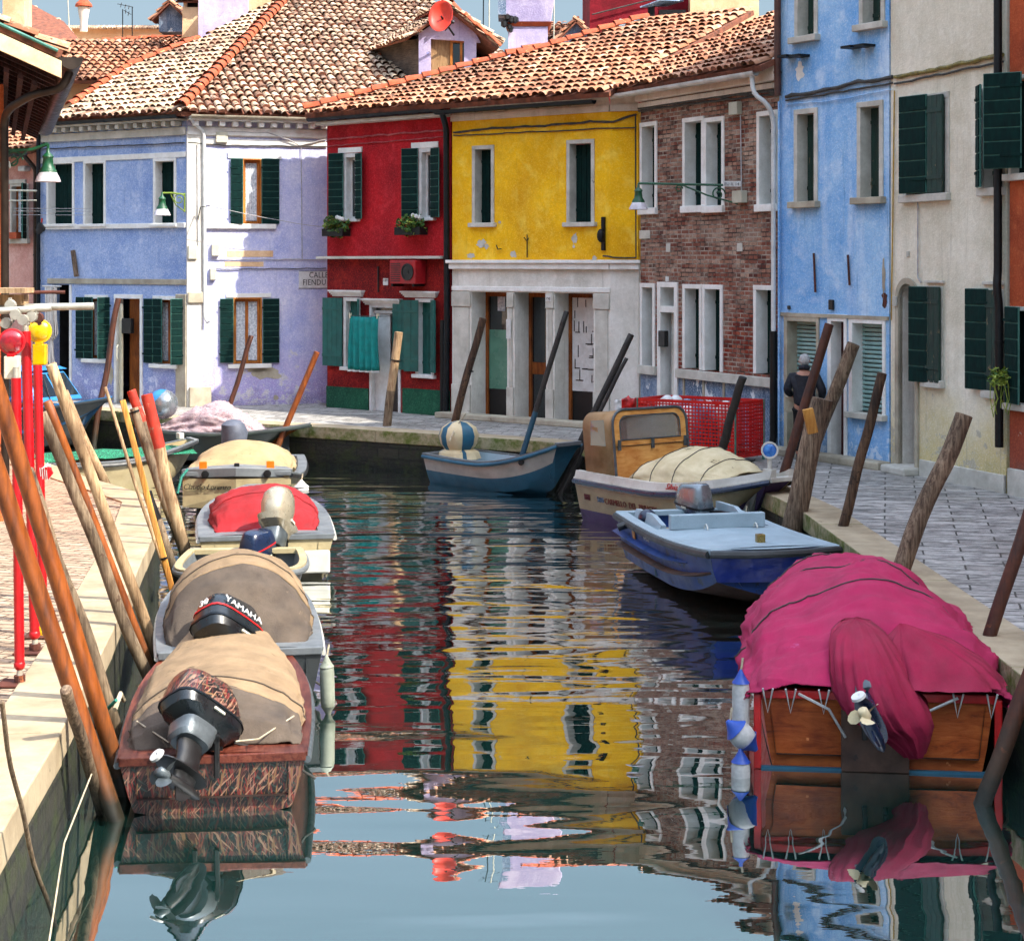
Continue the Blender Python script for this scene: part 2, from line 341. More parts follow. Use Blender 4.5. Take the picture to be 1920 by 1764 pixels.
    # paving
    def paving(name, c1, c2, mort, bw, rh, rot, dark, wet=.5, mort_s=.012):
        m = N(name); p = m.coord('pos', (1, 1, 1), (0, 0, R(rot)))
        wv = m.n('TexNoise'); wv.inputs['Scale'].default_value = 2.0; m.l(p, wv.inputs['Vector'])
        ad = m.n('VectorMath', operation='MULTIPLY_ADD'); m.l(wv.outputs['Color'], ad.inputs[0]); ad.inputs[1].default_value = (.03,)*3; m.l(p, ad.inputs[2])
        b = m.n('TexBrick'); m.l(ad.outputs[0], b.inputs['Vector'])
        for k, v in (('Scale', 1.), ('Brick Width', bw), ('Row Height', rh), ('Mortar Size', mort_s), ('Mortar Smooth', .2)): b.inputs[k].default_value = v
        b.inputs['Color1'].default_value = H(c1); b.inputs['Color2'].default_value = H(c2); b.inputs['Mortar'].default_value = H(mort)
        n = m.noise(p, 5, 6, .7); st = m.noise(m.coord('pos', (.9, 7, 1)), 3.2, 5, .7)
        c = m.mix(m.rng(n, .42, .66, 0, .6), b.outputs[0], H(dark)); c = m.mix(m.rng(st, .53, .60, 0, .85), c, sc(H(dark), .7))
        rr = m.rng(m.noise(p, 1.1, 4), .4, .6, wet, .9)
        h = m.math('ADD', m.math('MULTIPLY', b.outputs[1], -1.6), m.math('ADD', n, st))
        return m.done(c, rr, m.bump(h, .8, .02), spec=.4)
    M['pave_grey'] = paving('grey_trachyte_paving', '#9a9690', '#bbb7b0', '#4a4741', .85, .30, 12, '#3c3a36', .45)
    M['pave_pink'] = paving('pinkish_brick_paving', '#a48c74', '#b8a088', '#4c4034', .30, .13, 20, '#6e5c4a', .8, .012)
    M['coping'] = simple('pale_coping_stone', '#ad9d80', '#8a7a60', 2.5, .8, .5, 14, wear='#5f523c', wth=.68)
    m = N('mossy_quay_wall'); p = m.coord(); z = m.n('SeparateXYZ'); m.l(p, z.inputs[0])
    br = m.n('TexBrick'); m.l(m.coord('uv'), br.inputs['Vector'])
    for k, v in (('Scale', 1.), ('Brick Width', .5), ('Row Height', .22), ('Mortar Size', .02)): br.inputs[k].default_value = v
    br.inputs['Color1'].default_value = H('#35342a'); br.inputs['Color2'].default_value = H('#26261f'); br.inputs['Mortar'].default_value = H('#1c1d18')
    hh = m.math('ADD', z.outputs[2], m.rng(m.noise(p, 3, 6, .7), 0, 1, -.25, .25))
    c = m.mix(m.rng(hh, .05, .3), H('#0d110c'), br.outputs[0]); c = m.mix(m.rng(m.noise(p, 4, 6, .7), .48, .62, 0, .7), c, H('#2c3616'))
    M['quay'] = m.done(c, .8, m.bump(m.noise(p, 12, 5, .7), .8, .04), spec=.3)
    m = N('mossy_coping_edge'); p = m.coord()
    c = m.mix(m.rng(m.noise(p, 4, 6, .7), .38, .6), H('#a89c7c'), H('#5f6a2c')); M['moss'] = m.done(c, .85, m.bump(m.noise(p, 15, 5), .7, .03))
    # water
    m = N('canal_water'); p = m.coord()
    a = m.noise(m.coord('pos', (.25, .75, 1)), .9, 1.5, .5, .3); b = m.noise(m.coord('pos', (.55, 1.9, 1)), 1.25, 1.2, .5, .35)
    c = m.noise(m.coord('pos', (1, 3.2, 1)), 4.5, 2, .5); z = m.n('SeparateXYZ'); m.l(p, z.inputs[0])
    far = m.rng(z.outputs[1], 13.5, 23, .07, 1.); mid = m.rng(z.outputs[1], 9.5, 14.8, .16, 1.)
    a = m.math('SUBTRACT', a, .5); b = m.math('SUBTRACT', b, .5)
    h = m.math('ADD', m.math('MULTIPLY', m.math('MULTIPLY', a, .062), mid), m.math('MULTIPLY', m.math('MULTIPLY', b, .040), far))
    h = m.math('ADD', h, m.math('MULTIPLY', m.math('MULTIPLY', c, .0016), far))
    nn = m.bump(h, 1., 1.)
    gl = m.n('BsdfGlossy'); gl.inputs['Roughness'].default_value = .0; gl.inputs['Color'].default_value = (.97, .99, .98, 1); m.l(nn, gl.inputs['Normal'])
    df = m.n('BsdfDiffuse'); df.inputs['Color'].default_value = H('#12312c'); 
    fr = m.n('Fresnel'); fr.inputs['IOR'].default_value = 1.75; m.l(nn, fr.inputs['Normal'])
    mx = m.n('MixShader'); m.l(m.rng(fr.outputs[0], .05, .38, .42, .98), mx.inputs[0]); m.l(df.outputs[0], mx.inputs[1]); m.l(gl.outputs[0], mx.inputs[2])
    m.l(mx.outputs[0], m.out.inputs[0]); M['water'] = m.m
mats()
# ---------------------------------------------------------------- the setting: ground, water, quays
def struct(mb, name, m, **k):
    o = mb.build(name, m, None, **k); return tag(o, kind='structure')
struct(MB().face([(-600, -300, -1.6), (600, -300, -1.6), (600, 1500, -1.6), (-600, 1500, -1.6)]), 'ground', simple('canal_mud', '#2a2a20', '#1a1c14', 1))
struct(MB().face([(-60, -30, 0), (60, -30, 0), (60, 60, 0), (-60, 60, 0)]), 'water', MAT['water'])
QR = [(4.35, -25), (4.2, 6), (4.06, 14.25), (3.92, 20.7), (3.84, 23.3), (3.35, 27.2), (2.3, 30.4), (.4, 32.3), (-1.24, 33.4), (-4.04, 35.1), (-7.3, 37.0), (-8.6, 38.6), (-13.5, 42.3), (-30, 52)]
QL = [(-2.38, -25), (-2.53, 5), (-2.94, 9.86), (-3.17, 12.28), (-3.57, 15.6), (-4.37, 21.4), (-4.85, 24.2), (-5.25, 24.9), (-8.25, 29.7), (-12, 34.5), (-30, 50)]
def offs(poly, d):
    out = []
    for i in range(len(poly)):
        a = V(poly[max(i-1, 0)]); b = V(poly[min(i+1, len(poly)-1)]); t = (b-a).normalized(); out.append(V(poly[i])+V((-t.y, t.x))*d)
    return out
struct(MB().prism(QR+[(-30, 400), (300, 400), (300, -25)], -1.4, .742), 'pavement', [MAT['pave_grey']])
struct(MB().prism(list(reversed(QL))+[(-90, -25), (-90, 50)], -1.4, .742), 'quay_paving', [MAT['pave_pink']])
def coping(Q, side, name, wd, moss):
    """stone kerb blocks along the quay edge, laid a little proud, over the quay wall face"""
    mb = MB(); pts = [V(p) for p in Q]; inn = offs(Q, side*wd)
    face = offs(Q, -side*.02); wall = MB()
    wf = offs(Q, -side*.006)
    for i in range(len(Q)-1):
        a, b, c, d = face[i], face[i+1], inn[i+1], inn[i]
        L = (V(Q[i+1])-V(Q[i])).length; n = max(1, int(L/1.25)) if L < 20 else 24
        for k in range(n):
            g = .006/L if L else 0
            t0, t1 = k/n+g, (k+1)/n-g; dz = random.uniform(-.004, .006); jo = random.uniform(-.01, .012)
            P = [a.lerp(b, t0), a.lerp(b, t1), d.lerp(c, t1), d.lerp(c, t0)]
            P[0] = P[0]+(P[0]-P[3]).normalized()*jo; P[1] = P[1]+(P[1]-P[2]).normalized()*jo
            b0 = len(mb.f)
            mb.prism([(q.x, q.y) for q in P], .53, .765+dz)
            for fi in range(b0+2, len(mb.f)): mb.m[fi] = 1 if moss else 0
        wall.loft([[(wf[i].x, wf[i].y, z), (wf[i+1].x, wf[i+1].y, z)] for z in (-1.3, -.3, .0, .3, .53)], closed=False)
    o = struct(mb, name, [MAT['coping'], MAT['moss']], bevel=.012)
    struct(wall, 'quay_wall', MAT['quay'])
coping(QR, -1, 'kerb', .52, True)
coping(QL, 1, 'kerb', .50, False)
# mud-brown wet step of the left quay footing seen near the water

# ---------------------------------------------------------------- houses: helpers
class Fac:
    def __init__(s, A, B, z=.75):
        s.A = V((A[0], A[1])); s.B = V((B[0], B[1])); s.t = (s.B-s.A).normalized(); s.L = (s.B-s.A).length
        s.n = V((s.t.y, -s.t.x)); s.z = z
        s.M = Matrix(((s.t.x, s.n.x, 0, s.A.x), (s.t.y, s.n.y, 0, s.A.y), (0, 0, 1, 0), (0, 0, 0, 1)))
    def s_of(s, u):
        k = (u-CU)/FOC            # A + t s = Y(k, 1)
        return (k*s.A.y-s.A.x)/(s.t.x-k*s.t.y)
    def Y(s, u): return s.A.y+s.t.y*s.s_of(u)
    def zz(s, u, v): return EYE-(v-CV)/FOC*s.Y(u)
    def rect(s, u0, v0, u1, v1):
        um = (u0+u1)/2; return (s.s_of(u0), s.zz(um, v1), s.s_of(u1), s.zz(um, v0))   # s0 z0 s1 z1
    def p(s, ss, d, z): return s.M @ V((ss, d, z))
    def mb(s): return MB(s.M)
def wall(fac, parent, mat, z0, z1, holes=(), name='wall', s0=0., s1=None, depth=5, back=True, low=None, rz=.22):
    """front skin cut round the openings, with plastered reveals, returns and a back"""
    s1 = fac.L if s1 is None else s1; mb = fac.mb()
    xs = sorted({s0, s1, *[h[0] for h in holes], *[h[2] for h in holes]}); zs = sorted({z0, z1, *[h[1] for h in holes], *[h[3] for h in holes], *([low[0]] if low else [])})
    xs = [x for x in xs if s0 <= x <= s1]; zs = [z for z in zs if z0 <= z <= z1]
    for i in range(len(xs)-1):
        for j in range(len(zs)-1):
            cx, cz = (xs[i]+xs[i+1])/2, (zs[j]+zs[j+1])/2
            if any(h[0] < cx < h[2] and h[1] < cz < h[3] for h in holes): continue
            m = 1 if low and cz < low[0] else 0
            mb.face([(xs[i], 0, zs[j]), (xs[i+1], 0, zs[j]), (xs[i+1], 0, zs[j+1]), (xs[i], 0, zs[j+1])], m)
    for h in holes:
        if len(h) > 4:
            r = h[4]; a, b, c, d = h[:4]
            mb.face([(a, 0, b), (a, -r, b), (a, -r, d), (a, 0, d)]); mb.face([(c, 0, b), (c, 0, d), (c, -r, d), (c, -r, b)])
            mb.face([(a, 0, d), (a, -r, d), (c, -r, d), (c, 0, d)]); mb.face([(a, 0, b), (c, 0, b), (c, -r, b), (a, -r, b)])
    if back:
        mb.face([(s0, 0, z0), (s0, 0, z1), (s0, -depth, z1), (s0, -depth, z0)]); mb.face([(s1, 0, z0), (s1, -depth, z0), (s1, -depth, z1), (s1, 0, z1)])
        mb.face([(s0, -depth, z0), (s0, -depth, z1), (s1, -depth, z1), (s1, -depth, z0)])
    ms = [mat] + ([low[1]] if low else [])
    return mb.build(name, ms, parent)
def leaf_shutter(fac, s0, s1, z0, z1, d, parent, mat, boards=0, ang=0, hinge=None, name='shutter', thick=.035):
    """one shutter leaf in the facade plane, or swung by ang degrees about its hinge side"""
    w = s1-s0; mb = MB()
    if hinge == 'r': o = fac.p(s1, d, 0); x = -fac.t
    else: o = fac.p(s0, d, 0); x = fac.t
    x3 = V((x.x, x.y, 0)); n3 = V((fac.n.x, fac.n.y, 0)); a = R(ang)
    dx = x3*math.cos(a)+n3*math.sin(a); dn = n3*math.cos(a)-x3*math.sin(a)
    mb.T = Matrix(((dx.x, dn.x, 0, o.x), (dx.y, dn.y, 0, o.y), (0, 0, 1, 0), (0, 0, 0, 1)))
    if boards:
        mb.box((0, 0, z0), (w, thick*.72, z1), 1); h = (z1-z0)/boards
        for k in range(boards): mb.box((.014, -.008, z0+k*h+.010), (w-.014, thick+.006, z0+(k+1)*h-.010))
        for f in (.14, .86): mb.box((-.02, thick+.006, z0+(z1-z0)*f-.02), (w*.55, thick+.016, z0+(z1-z0)*f+.02))
    else:
        k = max(2, int(w/.13)); 
        for i in range(k): mb.box((w*i/k+.003, 0, z0+.005), (w*(i+1)/k-.003, thick, z1-.005))
        mb.box((.01, -.012, z0+.02), (w-.01, thick-.012, z1-.02))
        for f in (.16, .84): mb.box((.0, thick, z0+(z1-z0)*f-.03), (w, thick+.012, z0+(z1-z0)*f+.03))
    return mb.build(name, [mat, MAT['shutter_lit_edge']], parent, bevel=.003)
def window(h, fac, F, fill='closed', b=.09, r=.2, mat='stone_pale', smat='shutter', sill=.07, sillout=.07, fr='window', opens=(), proud=.025, frame_sides=True, sillw=.06, label=None, sillmat=None):
    s0, z0, s1, z1 = F; mb = fac.mb()
    mb.box((s0, -r, z0+sill*.0), (s0+b, proud, z1-b)); mb.box((s1-b, -r, z0), (s1, proud, z1-b)); mb.box((s0, -r, z1-b), (s1, proud+.003, z1))
    o = mb.build(fr, MAT[mat], h, bevel=.006)
    if label: o['label'] = label
    if sill: fac.mb().box((s0-sillw, -r, z0-sill), (s1+sillw, proud+sillout, z0)).build('sill', MAT[sillmat or mat], o, bevel=.012)
    a, c = s0+b, s1-b; e = z1-b
    if fill == 'closed':
        m = (a+c)/2
        leaf_shutter(fac, a, m-.004, z0, e, -r+.0, o, MAT[smat]); leaf_shutter(fac, m+.004, c, z0, e, -r, o, MAT[smat])
    else:
        fm = MAT[{'glass': 'brownwood', 'owood': 'orangewood', 'wwood': 'whitepaint'}.get(fill, 'brownwood')]
        q = .055; mm = (a+c)/2; s = fac.mb()
        for x0, x1, y0, y1 in ((a, a+q, z0, e), (c-q, c, z0, e), (a+q, c-q, e-q, e), (a+q, c-q, z0, z0+q)): s.box((x0, -r-.03, y0), (x1, -r+.03, y1))
        if c-a > .5: s.box((mm-.035, -r-.034, z0+q), (mm+.035, -r+.034, e-q))
        sa = s.build('sash', fm, o, bevel=.004)
        fac.mb().box((a+q, -r-.01, z0+q), (c-q, -r, e-q)).build('pane', MAT['glass'], sa)
        if fill in ('owood', 'lace', 'glass'):
            cb = fac.mb(); k = 18; A0, C0 = a+q, c-q
            cb.loft([[(A0+(C0-A0)*i/k, -r+.006+.006*math.sin(i*1.9), z) for i in range(k+1)] for z in (z0+q+.02, e-q-.01)], closed=False).build('curtain', MAT['lace'], o, smooth=True, ang=180)
    return o
def cavity(h, fac, F, r, mat='dark', name='interior'):
    s0, z0, s1, z1 = F; mb = fac.mb(); k = 1.0
    mb.face([(s0, -r-k, z0), (s1, -r-k, z0), (s1, -r-k, z1), (s0, -r-k, z1)]); mb.face([(s0, -r, z0), (s0, -r-k, z0), (s0, -r-k, z1), (s0, -r, z1)])
    mb.face([(s1, -r, z0), (s1, -r-k, z0), (s1, -r-k, z1), (s1, -r, z1)]); mb.face([(s0, -r, z1), (s0, -r-k, z1), (s1, -r-k, z1), (s1, -r, z1)])
    return mb.build(name, MAT[mat], h)
def inpoly(x, y, P):
    c = False; n = len(P)
    for i in range(n):
        x1, y1 = P[i]; x2, y2 = P[i-1]
        if (y1 > y) != (y2 > y) and x < (x2-x1)*(y-y1)/(y2-y1)+x1: c = not c
    return c
def plane_hit(u, v, P0, n):
    r = ray(u, v); C = V((0, 0, EYE)); return C+r*((P0-C).dot(n)/r.dot(n))
def tile_roof(parent, poly, along, upv, mat, w=.21, L=.36, lift=.0, name='roof', seed=1, jit=1., under=.10):
    """barrel tiles laid course by course over a plane polygon (3-D points in one plane)"""
    rnd = random.Random(seed); O = V(poly[0]); ax = V(along).normalized(); n = V((0, 0, 0))
    for i in range(1, len(poly)-1): n += (V(poly[i])-O).cross(V(poly[i+1])-O)
    n.normalize(); n = -n if n.z < 0 else n; ax = (ax-n*ax.dot(n)).normalized()
    up = n.cross(ax).normalized()
    if up.z < 0: up = -up
    P2 = [((V(p)-O).dot(ax), (V(p)-O).dot(up)) for p in poly]
    mb = MB(); k = len(poly)
    b = mb.pts([V(p)-n*.02 for p in poly]+[V(p)-n*(.02+under) for p in poly]); mb.f.append(tuple(range(b, b+k))); mb.f.append(tuple(range(b+2*k-1, b+k-1, -1))); mb.m += [1, 1]
    for i in range(k): mb.f.append((b+i, b+(i+1) % k, b+k+(i+1) % k, b+k+i)); mb.m.append(1)
    x0, x1 = min(p[0] for p in P2), max(p[0] for p in P2); y0, y1 = min(p[1] for p in P2), max(p[1] for p in P2)
    ns = 6; j = 0; y = y0
    while y < y1:
        x = x0+w*.5
        while x < x1:
            if inpoly(x, y+L*.5, P2) or inpoly(x, y+L*.15, P2):
                cx = x+rnd.uniform(-.02, .02)*jit; cy = y-.05+rnd.uniform(-.03, .03)*jit; rot = rnd.uniform(-.07, .07)*jit; ra = .088+rnd.uniform(-.006, .006); h0 = .028+rnd.uniform(-.008, .014)*jit
                A = []
                for (dy, rr, hz) in ((0, ra, h0), (L*1.12, ra*.82, -.012)):
                    A.append([O+ax*(cx+rr*1.08*math.cos(t)+rot*dy)+up*(cy+dy)+n*(hz+rr*.92*math.sin(t)+lift) for t in (math.pi*q/ns for q in range(ns+1))])
                bb = len(mb.v); mb.v += [tuple(q) for q in A[0]+A[1]]
                for q in range(ns): mb.f.append((bb+q+1, bb+q, bb+ns+1+q, bb+ns+2+q)); mb.m.append(0)
                mb.f.append(tuple(bb+q for q in range(ns+1))) if rnd.random() < .25 else None
                if len(mb.f) > len(mb.m): mb.m.append(1)
            x += w
        y += L
    return mb.build(name, [mat, MAT['tile_bed']], parent, smooth=True, ang=50)
def ridge(parent, a, b, mat=None, r=.12, name='ridge_tiles'):
    a, b = V(a), V(b); L = (b-a).length; n = max(1, int(L/.38)); mb = MB()
    d = (b-a)/n; x = d.cross(V((0, 0, 1))).normalized(); u = x.cross(d).normalized()
    for i in range(n):
        p = a+d*i; rr = r*random.uniform(.93, 1.06); mb.loft([[q+x*(rr*k*math.cos(t))+u*(rr*k*math.sin(t)+.02+z) for t in (math.pi*j/7 for j in range(8))] for q, k, z in ((p, 1.08, .03), (p+d*1.12, .86, 0))], closed=False)
    return mb.build(name, mat or MAT['terracotta'], parent, smooth=True, ang=60)
def gutter(parent, fac, s0, s1, z, d, mat, r=.075, slope=0, name='gutter'):
    mb = fac.mb(); N_ = 8
    mb.loft([[(s, d+r*math.cos(t), z+slope*(s-s0)+r*math.sin(t)) for t in (math.pi+math.pi*j/N_ for j in range(N_+1))] for s in (s0, s1)], closed=False)
    mb.loft([[(s, d+(r-.012)*math.cos(t), z+slope*(s-s0)+.002+(r-.012)*math.sin(t)) for t in (math.pi+math.pi*j/N_ for j in range(N_+1))] for s in (s0, s1)], closed=False)
    s = s0+.3
    while s < s1:
        mb.loft([[(q, d+(r+.008)*math.cos(t), z+slope*(s-s0)+(r+.008)*math.sin(t)) for t in (math.pi+math.pi*j/N_ for j in range(N_+1))] for q in (s-.02, s+.02)], closed=False); s += .8
    return mb.build(name, mat, parent, smooth=True)
def pipe(parent, pts, r, mat, name='downpipe', world=True):
    P = [V(p) for p in pts]; Q = [P[0]]
    for i in range(1, len(P)-1):
        a, b, c = P[i-1], P[i], P[i+1]; k = min(.1, (b-a).length*.4, (c-b).length*.4)
        Q += [b+(a-b).normalized()*k, b+(a-b).normalized()*k*.3+(c-b).normalized()*k*.3, b+(c-b).normalized()*k]
    Q.append(P[-1]); mb = MB(); mb.tube(Q, r, 10)
    L = (P[-1]-P[-2]).length; d = (P[-1]-P[-2]).normalized(); x = .5
    while x < L and r > .03:
        c = P[-2]+d*x; mb.tube([c-d*.02, c+d*.02], r*1.18, 10); x += 1.6
    return mb.build(name, mat, parent, smooth=True)
def cable(parent, pts, r, mat, name='cable', wob=.02, n=6, sag=0, twist=0):
    P = [V(p) for p in pts]; out = []
    for i in range(len(P)-1):
        k = max(2, int((P[i+1]-P[i]).length/.16))
        for j in range(k):
            t = j/k; q = P[i].lerp(P[i+1], t); q.z += random.uniform(-wob, wob)*.5-sag*4*t*(1-t); out.append(q)
    out.append(P[-1]); mb = MB().tube(out, r, n)
    if twist:
        o2 = [q+V((0, 0, twist*math.sin(i*1.3))) for i, q in enumerate(out)]; mb.tube(o2, r*.8, n)
    return mb.build(name, mat, parent, smooth=True)
# ---------------------------------------------------------------- houses along the canal
PL = Fac((-11.45, 42.7), (-7.4, 40)); PR = Fac((-7.4, 40), (-4.32, 41.1)); RD = Fac((-4.2, 40), (-1.30, 37.5))
YL = Fac((-1.27, 37.4), (1.95, 34.85)); YC = Fac((1.95, 34.85), (2.5, 34.7)); BR = Fac((2.52, 34.5), (4.62, 30.4))
BL = Fac((4.62, 30.4), (6.0, 28.0)); WH = Fac((6.02, 27.97), (7.05, 25.1)); OR = Fac((7.07, 25.0), (8.7, 20.4))
def base(f): m = (f.A+f.B)/2; return (m.x, m.y, .75)
def band(fac, h, u0, v0, u1, v1, d, mat, name='string_course', z=None, bev=.006):
    s0, z0, s1, z1 = fac.rect(u0, v0, u1, v1); return fac.mb().box((s0, .002, z0), (s1, d, z1)).build(name, MAT[mat], h, bevel=bev)
def jbox(fac, h, u0, v0, u1, v1, d=.1, mat='plasticgrey', name='junction_box'):
    s0, z0, s1, z1 = fac.rect(u0, v0, u1, v1); return fac.mb().box((s0, .004, z0), (s1, d, z1)).build(name, MAT[mat], h, bevel=.01)
def fp(fac, u, v, d=.03): return fac.p(fac.s_of(u), d, fac.zz(u, v))
def stain(fac, h, u, v, w_, hh, mat, seed, name='peeled_plaster'):
    rnd = random.Random(seed); s, z = fac.s_of(u), fac.zz(u, v)
    P = [(s+w_*math.cos(t)*rnd.uniform(.5, 1.1), .006, z+hh*math.sin(t)*rnd.uniform(.5, 1.1)) for t in (2*math.pi*i/16 for i in range(16))]
    mb = fac.mb(); mb.face(P); return mb.build(name, MAT[mat], h)

# ---- 1 violet corner house
h = thing('corner_house', 'violet two storey corner house with broad hipped tile roof beside the red house', 'house', base(PL))
def lo(fac, F, **k): return fac.rect(*F)
wl = []
def W_(fac, F, hl, hs=None, **k):
    Fr = fac.rect(*F); hl.append(Fr); return window(hs or h, fac, Fr, **k)
W_(PL, (88, 302, 140, 420), wl, b=.07, r=.24); W_(PL, (157, 301, 199, 420), wl, b=.07, r=.24); W_(PL, (288, 297, 331, 420), wl, b=.07, r=.24, label='narrow window with faded shutter behind the street lamp')
W_(PL, (160, 553, 203, 673), wl, fill='glass', r=.16, sill=.09); W_(PL, (287, 555, 333, 683), wl, fill='glass', r=.16, sill=.09)
# door with open cream leaf
Fd = PL.rect(215, 552, 268, 752); Fd = (Fd[0], .70, Fd[2], Fd[3]); wl.append(Fd)
s0, z0, s1, z1 = Fd
dr = PL.mb().box((s0, -.2, z0), (s0+.08, .03, z1-.1)).box((s1-.08, -.2, z0), (s1, .03, z1-.1)).box((s0, -.2, z1-.1), (s1, .033, z1)).build('door_frame', MAT['stone_pale'], h, bevel=.006)
PL.mb().box((s0+.36, -.19, z0), (s1-.08, -.13, z1-.1)).build('door', MAT['brownwood'], dr, bevel=.004)
o = leaf_shutter(PL, s0+.09, s0+.42, z0+.12, z1-.22, -.1, dr, MAT['creamdoor'], 0, ang=35, name='storm_door')
PL.mb().tube([(s0+.28, .16, 1.75), (s0+.3, .22, 1.8), (s0+.3, .22, 2.05), (s0+.28, .16, 2.1)], .012).build('door_handle', MAT['plasticgrey'], dr, smooth=True)
# curtained doorway far left
Fk = PL.rect(97, 534, 134, 700); Fk = (Fk[0], .70, Fk[2], Fk[3]); wl.append(Fk+(.25,)); cavity(h, PL, Fk[:4], .25)
PL.mb().box((Fk[2]-.05, -.2, .7), (Fk[2]+.02, .03, Fk[3])).build('door_frame', MAT['stone_pale'], h)
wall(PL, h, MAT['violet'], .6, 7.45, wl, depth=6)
for (a, b2) in ((145, 176), (272, 306)):
    for q, (c, d2) in enumerate(((a, a+(b2-a)//2), (a+(b2-a)//2+1, b2))):
        F = PL.rect(c, 557 if a < 200 else 560, d2, 672 if a < 200 else 680); leaf_shutter(PL, F[0], F[2], F[1], F[3], .03, h, MAT['shutter'], 9)
F = PL.rect(190, 557, 203, 672); leaf_shutter(PL, F[0], F[0]+.3, F[1], F[3], .03, h, MAT['shutter'], 9, ang=70, hinge='r'); F = PL.rect(326, 560, 337, 683); leaf_shutter(PL, F[0], F[0]+.3, F[1], F[3], .03, h, MAT['shutter'], 9, ang=70, hinge='r')
band(PL, h, 76, 291, 349, 301, .03, 'stone_pale'); band(PL, h, 80, 420, 349, 429, .06, 'stone_pale'); band(PL, h, 90, 523, 350, 533, .03, 'stone_old')
# cornice with little brackets under the eaves
def dentils(fac, h, z, s0, s1, mat='stone', step=.3):
    mb = fac.mb(); s = s0+.1
    while s < s1-.1: mb.box((s, .0, z), (s+.13, .24, z+.12)); s += step
    mb.build('eaves_brackets', MAT[mat], h, bevel=.02); fac.mb().box((s0, .0, z+.122), (s1, .30, z+.17)).build('cornice', MAT[mat], h, bevel=.01)
    fac.mb().box((s0, .0, z-.2), (s1, .07, z-.02)).build('cornice', MAT[mat], h, bevel=.01)
dentils(PL, h, 7.12, 0, PL.L); dentils(PR, h, 7.12, .02, PR.L-.02, 'stone_pale')
wr = []
Fw = PR.rect(455, 298, 490, 420); wr.append(Fw); window(h, PR, Fw, fill='owood', b=.03, r=.12, sill=.0, mat='orangewood')
Fw2 = PR.rect(437, 558, 491, 682); wr.append(Fw2); window(h, PR, Fw2, fill='owood', b=.035, r=.12, sill=.0, mat='orangewood')
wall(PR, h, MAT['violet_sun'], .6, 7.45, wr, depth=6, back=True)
band(PR, h, 427, 287, 528, 298, .03, 'stone_pale', 'lintel'); band(PR, h, 380, 420, 517, 429, .07, 'stone_pale', 'sill'); band(PR, h, 424, 550, 508, 558, .03, 'stone_pale', 'lintel'); band(PR, h, 427, 682, 508, 690, .09, 'stone_pale', 'sill')
band(PR, h, 350, 262, 612, 275, .025, 'stone_pale'); band(PR, h, 352, 240, 612, 258, .02, 'stone_pale')
for F, ss, nb in (((432, 298, 455, 420), 'l', 8), ((490, 298, 523, 420), 'r', 10), ((412, 560, 437, 680), 'l', 10), ((492, 560, 523, 680), 'r', 10)):
    q = PR.rect(*F); leaf_shutter(PR, q[0], q[2], q[1], q[3], .03, h, MAT['shutter'], nb, ang=8 if ss == 'l' else 0)
PR.mb().box((.0, .003, .72), (.36, .05, 7.0)).build('corner_pilaster', MAT['white'], h, bevel=.01)
PR.mb().box((.05, .052, .74), (.55, .13, 1.2)).build('base_stone', MAT['stone_old'], h, bevel=.02)
PR.mb().box((.02, .052, 3.1), (.4, .10, 3.35)).build('quoin_block', MAT['stone_old'], h, bevel=.02)
PL.mb().box((PL.L-.3, .003, .72), (PL.L+.02, .05, 3.3)).build('corner_pilaster', MAT['stone_old'], h, bevel=.01)
pipe(h, [fp(PR, 352, 218, .3), fp(PR, 360, 232, .2), fp(PR, 381, 248, .08), fp(PR, 383, 595, .08), fp(PR, 388, 604, .16)], .045, MAT['gutterwhite'])
for F in ((352, 460, 368, 486), (396, 458, 410, 480), (393, 503, 404, 525), (404, 248, 426, 268)): jbox(PR, h, *F)
cable(h, [fp(PR, 352, 250, .05), fp(PR, 420, 248, .06), fp(PR, 500, 250, .06), fp(PR, 540, 262, .08), fp(PR, 560, 273, .05), fp(PR, 611, 262, .05)], .014, MAT['cable_pale'], twist=.01)
cable(h, [fp(PR, 352, 268, .05), fp(PR, 420, 273, .04), fp(PR, 611, 275, .04)], .012, MAT['cable'])
cable(h, [fp(PR, 404, 486, .03), fp(PR, 611, 487, .03)], .012, MAT['cable_pale']); cable(h, [fp(PR, 404, 505, .03), fp(PR, 611, 503, .03)], .012, MAT['cable'])
cable(h, [fp(PR, 564, 275, .03), fp(PR, 566, 487, .03)], .010, MAT['cable_pale']); cable(h, [fp(PR, 369, 270, .07), fp(PR, 370, 460, .07)], .010, MAT['cable_pale'])
cable(h, [fp(PL, 80, 275, .05), fp(PL, 90, 262, .05), fp(PL, 200, 258, .05), fp(PL, 349, 249, .05)], .02, MAT['cable'], twist=.015); cable(h, [fp(PL, 80, 280, .04), fp(PL, 349, 268, .04)], .015, MAT['cable'])
for F in ((425, 470, 512, 482), (421, 491, 494, 500)):
    q = PR.rect(*F); PR.mb().box((q[0], .002, q[1]), (q[2], .006, q[3])).build('cream_repair_patch', MAT['peach'], h)
stain(PR, h, 500, 700, .42, .18, 'stone_old', 3); stain(PR, h, 478, 694, .3, .08, 'stone_old', 5); stain(PR, h, 517, 745, .1, .07, 'stone_old', 8); stain(PL, h, 205, 700, .2, .35, 'stone_old', 4)
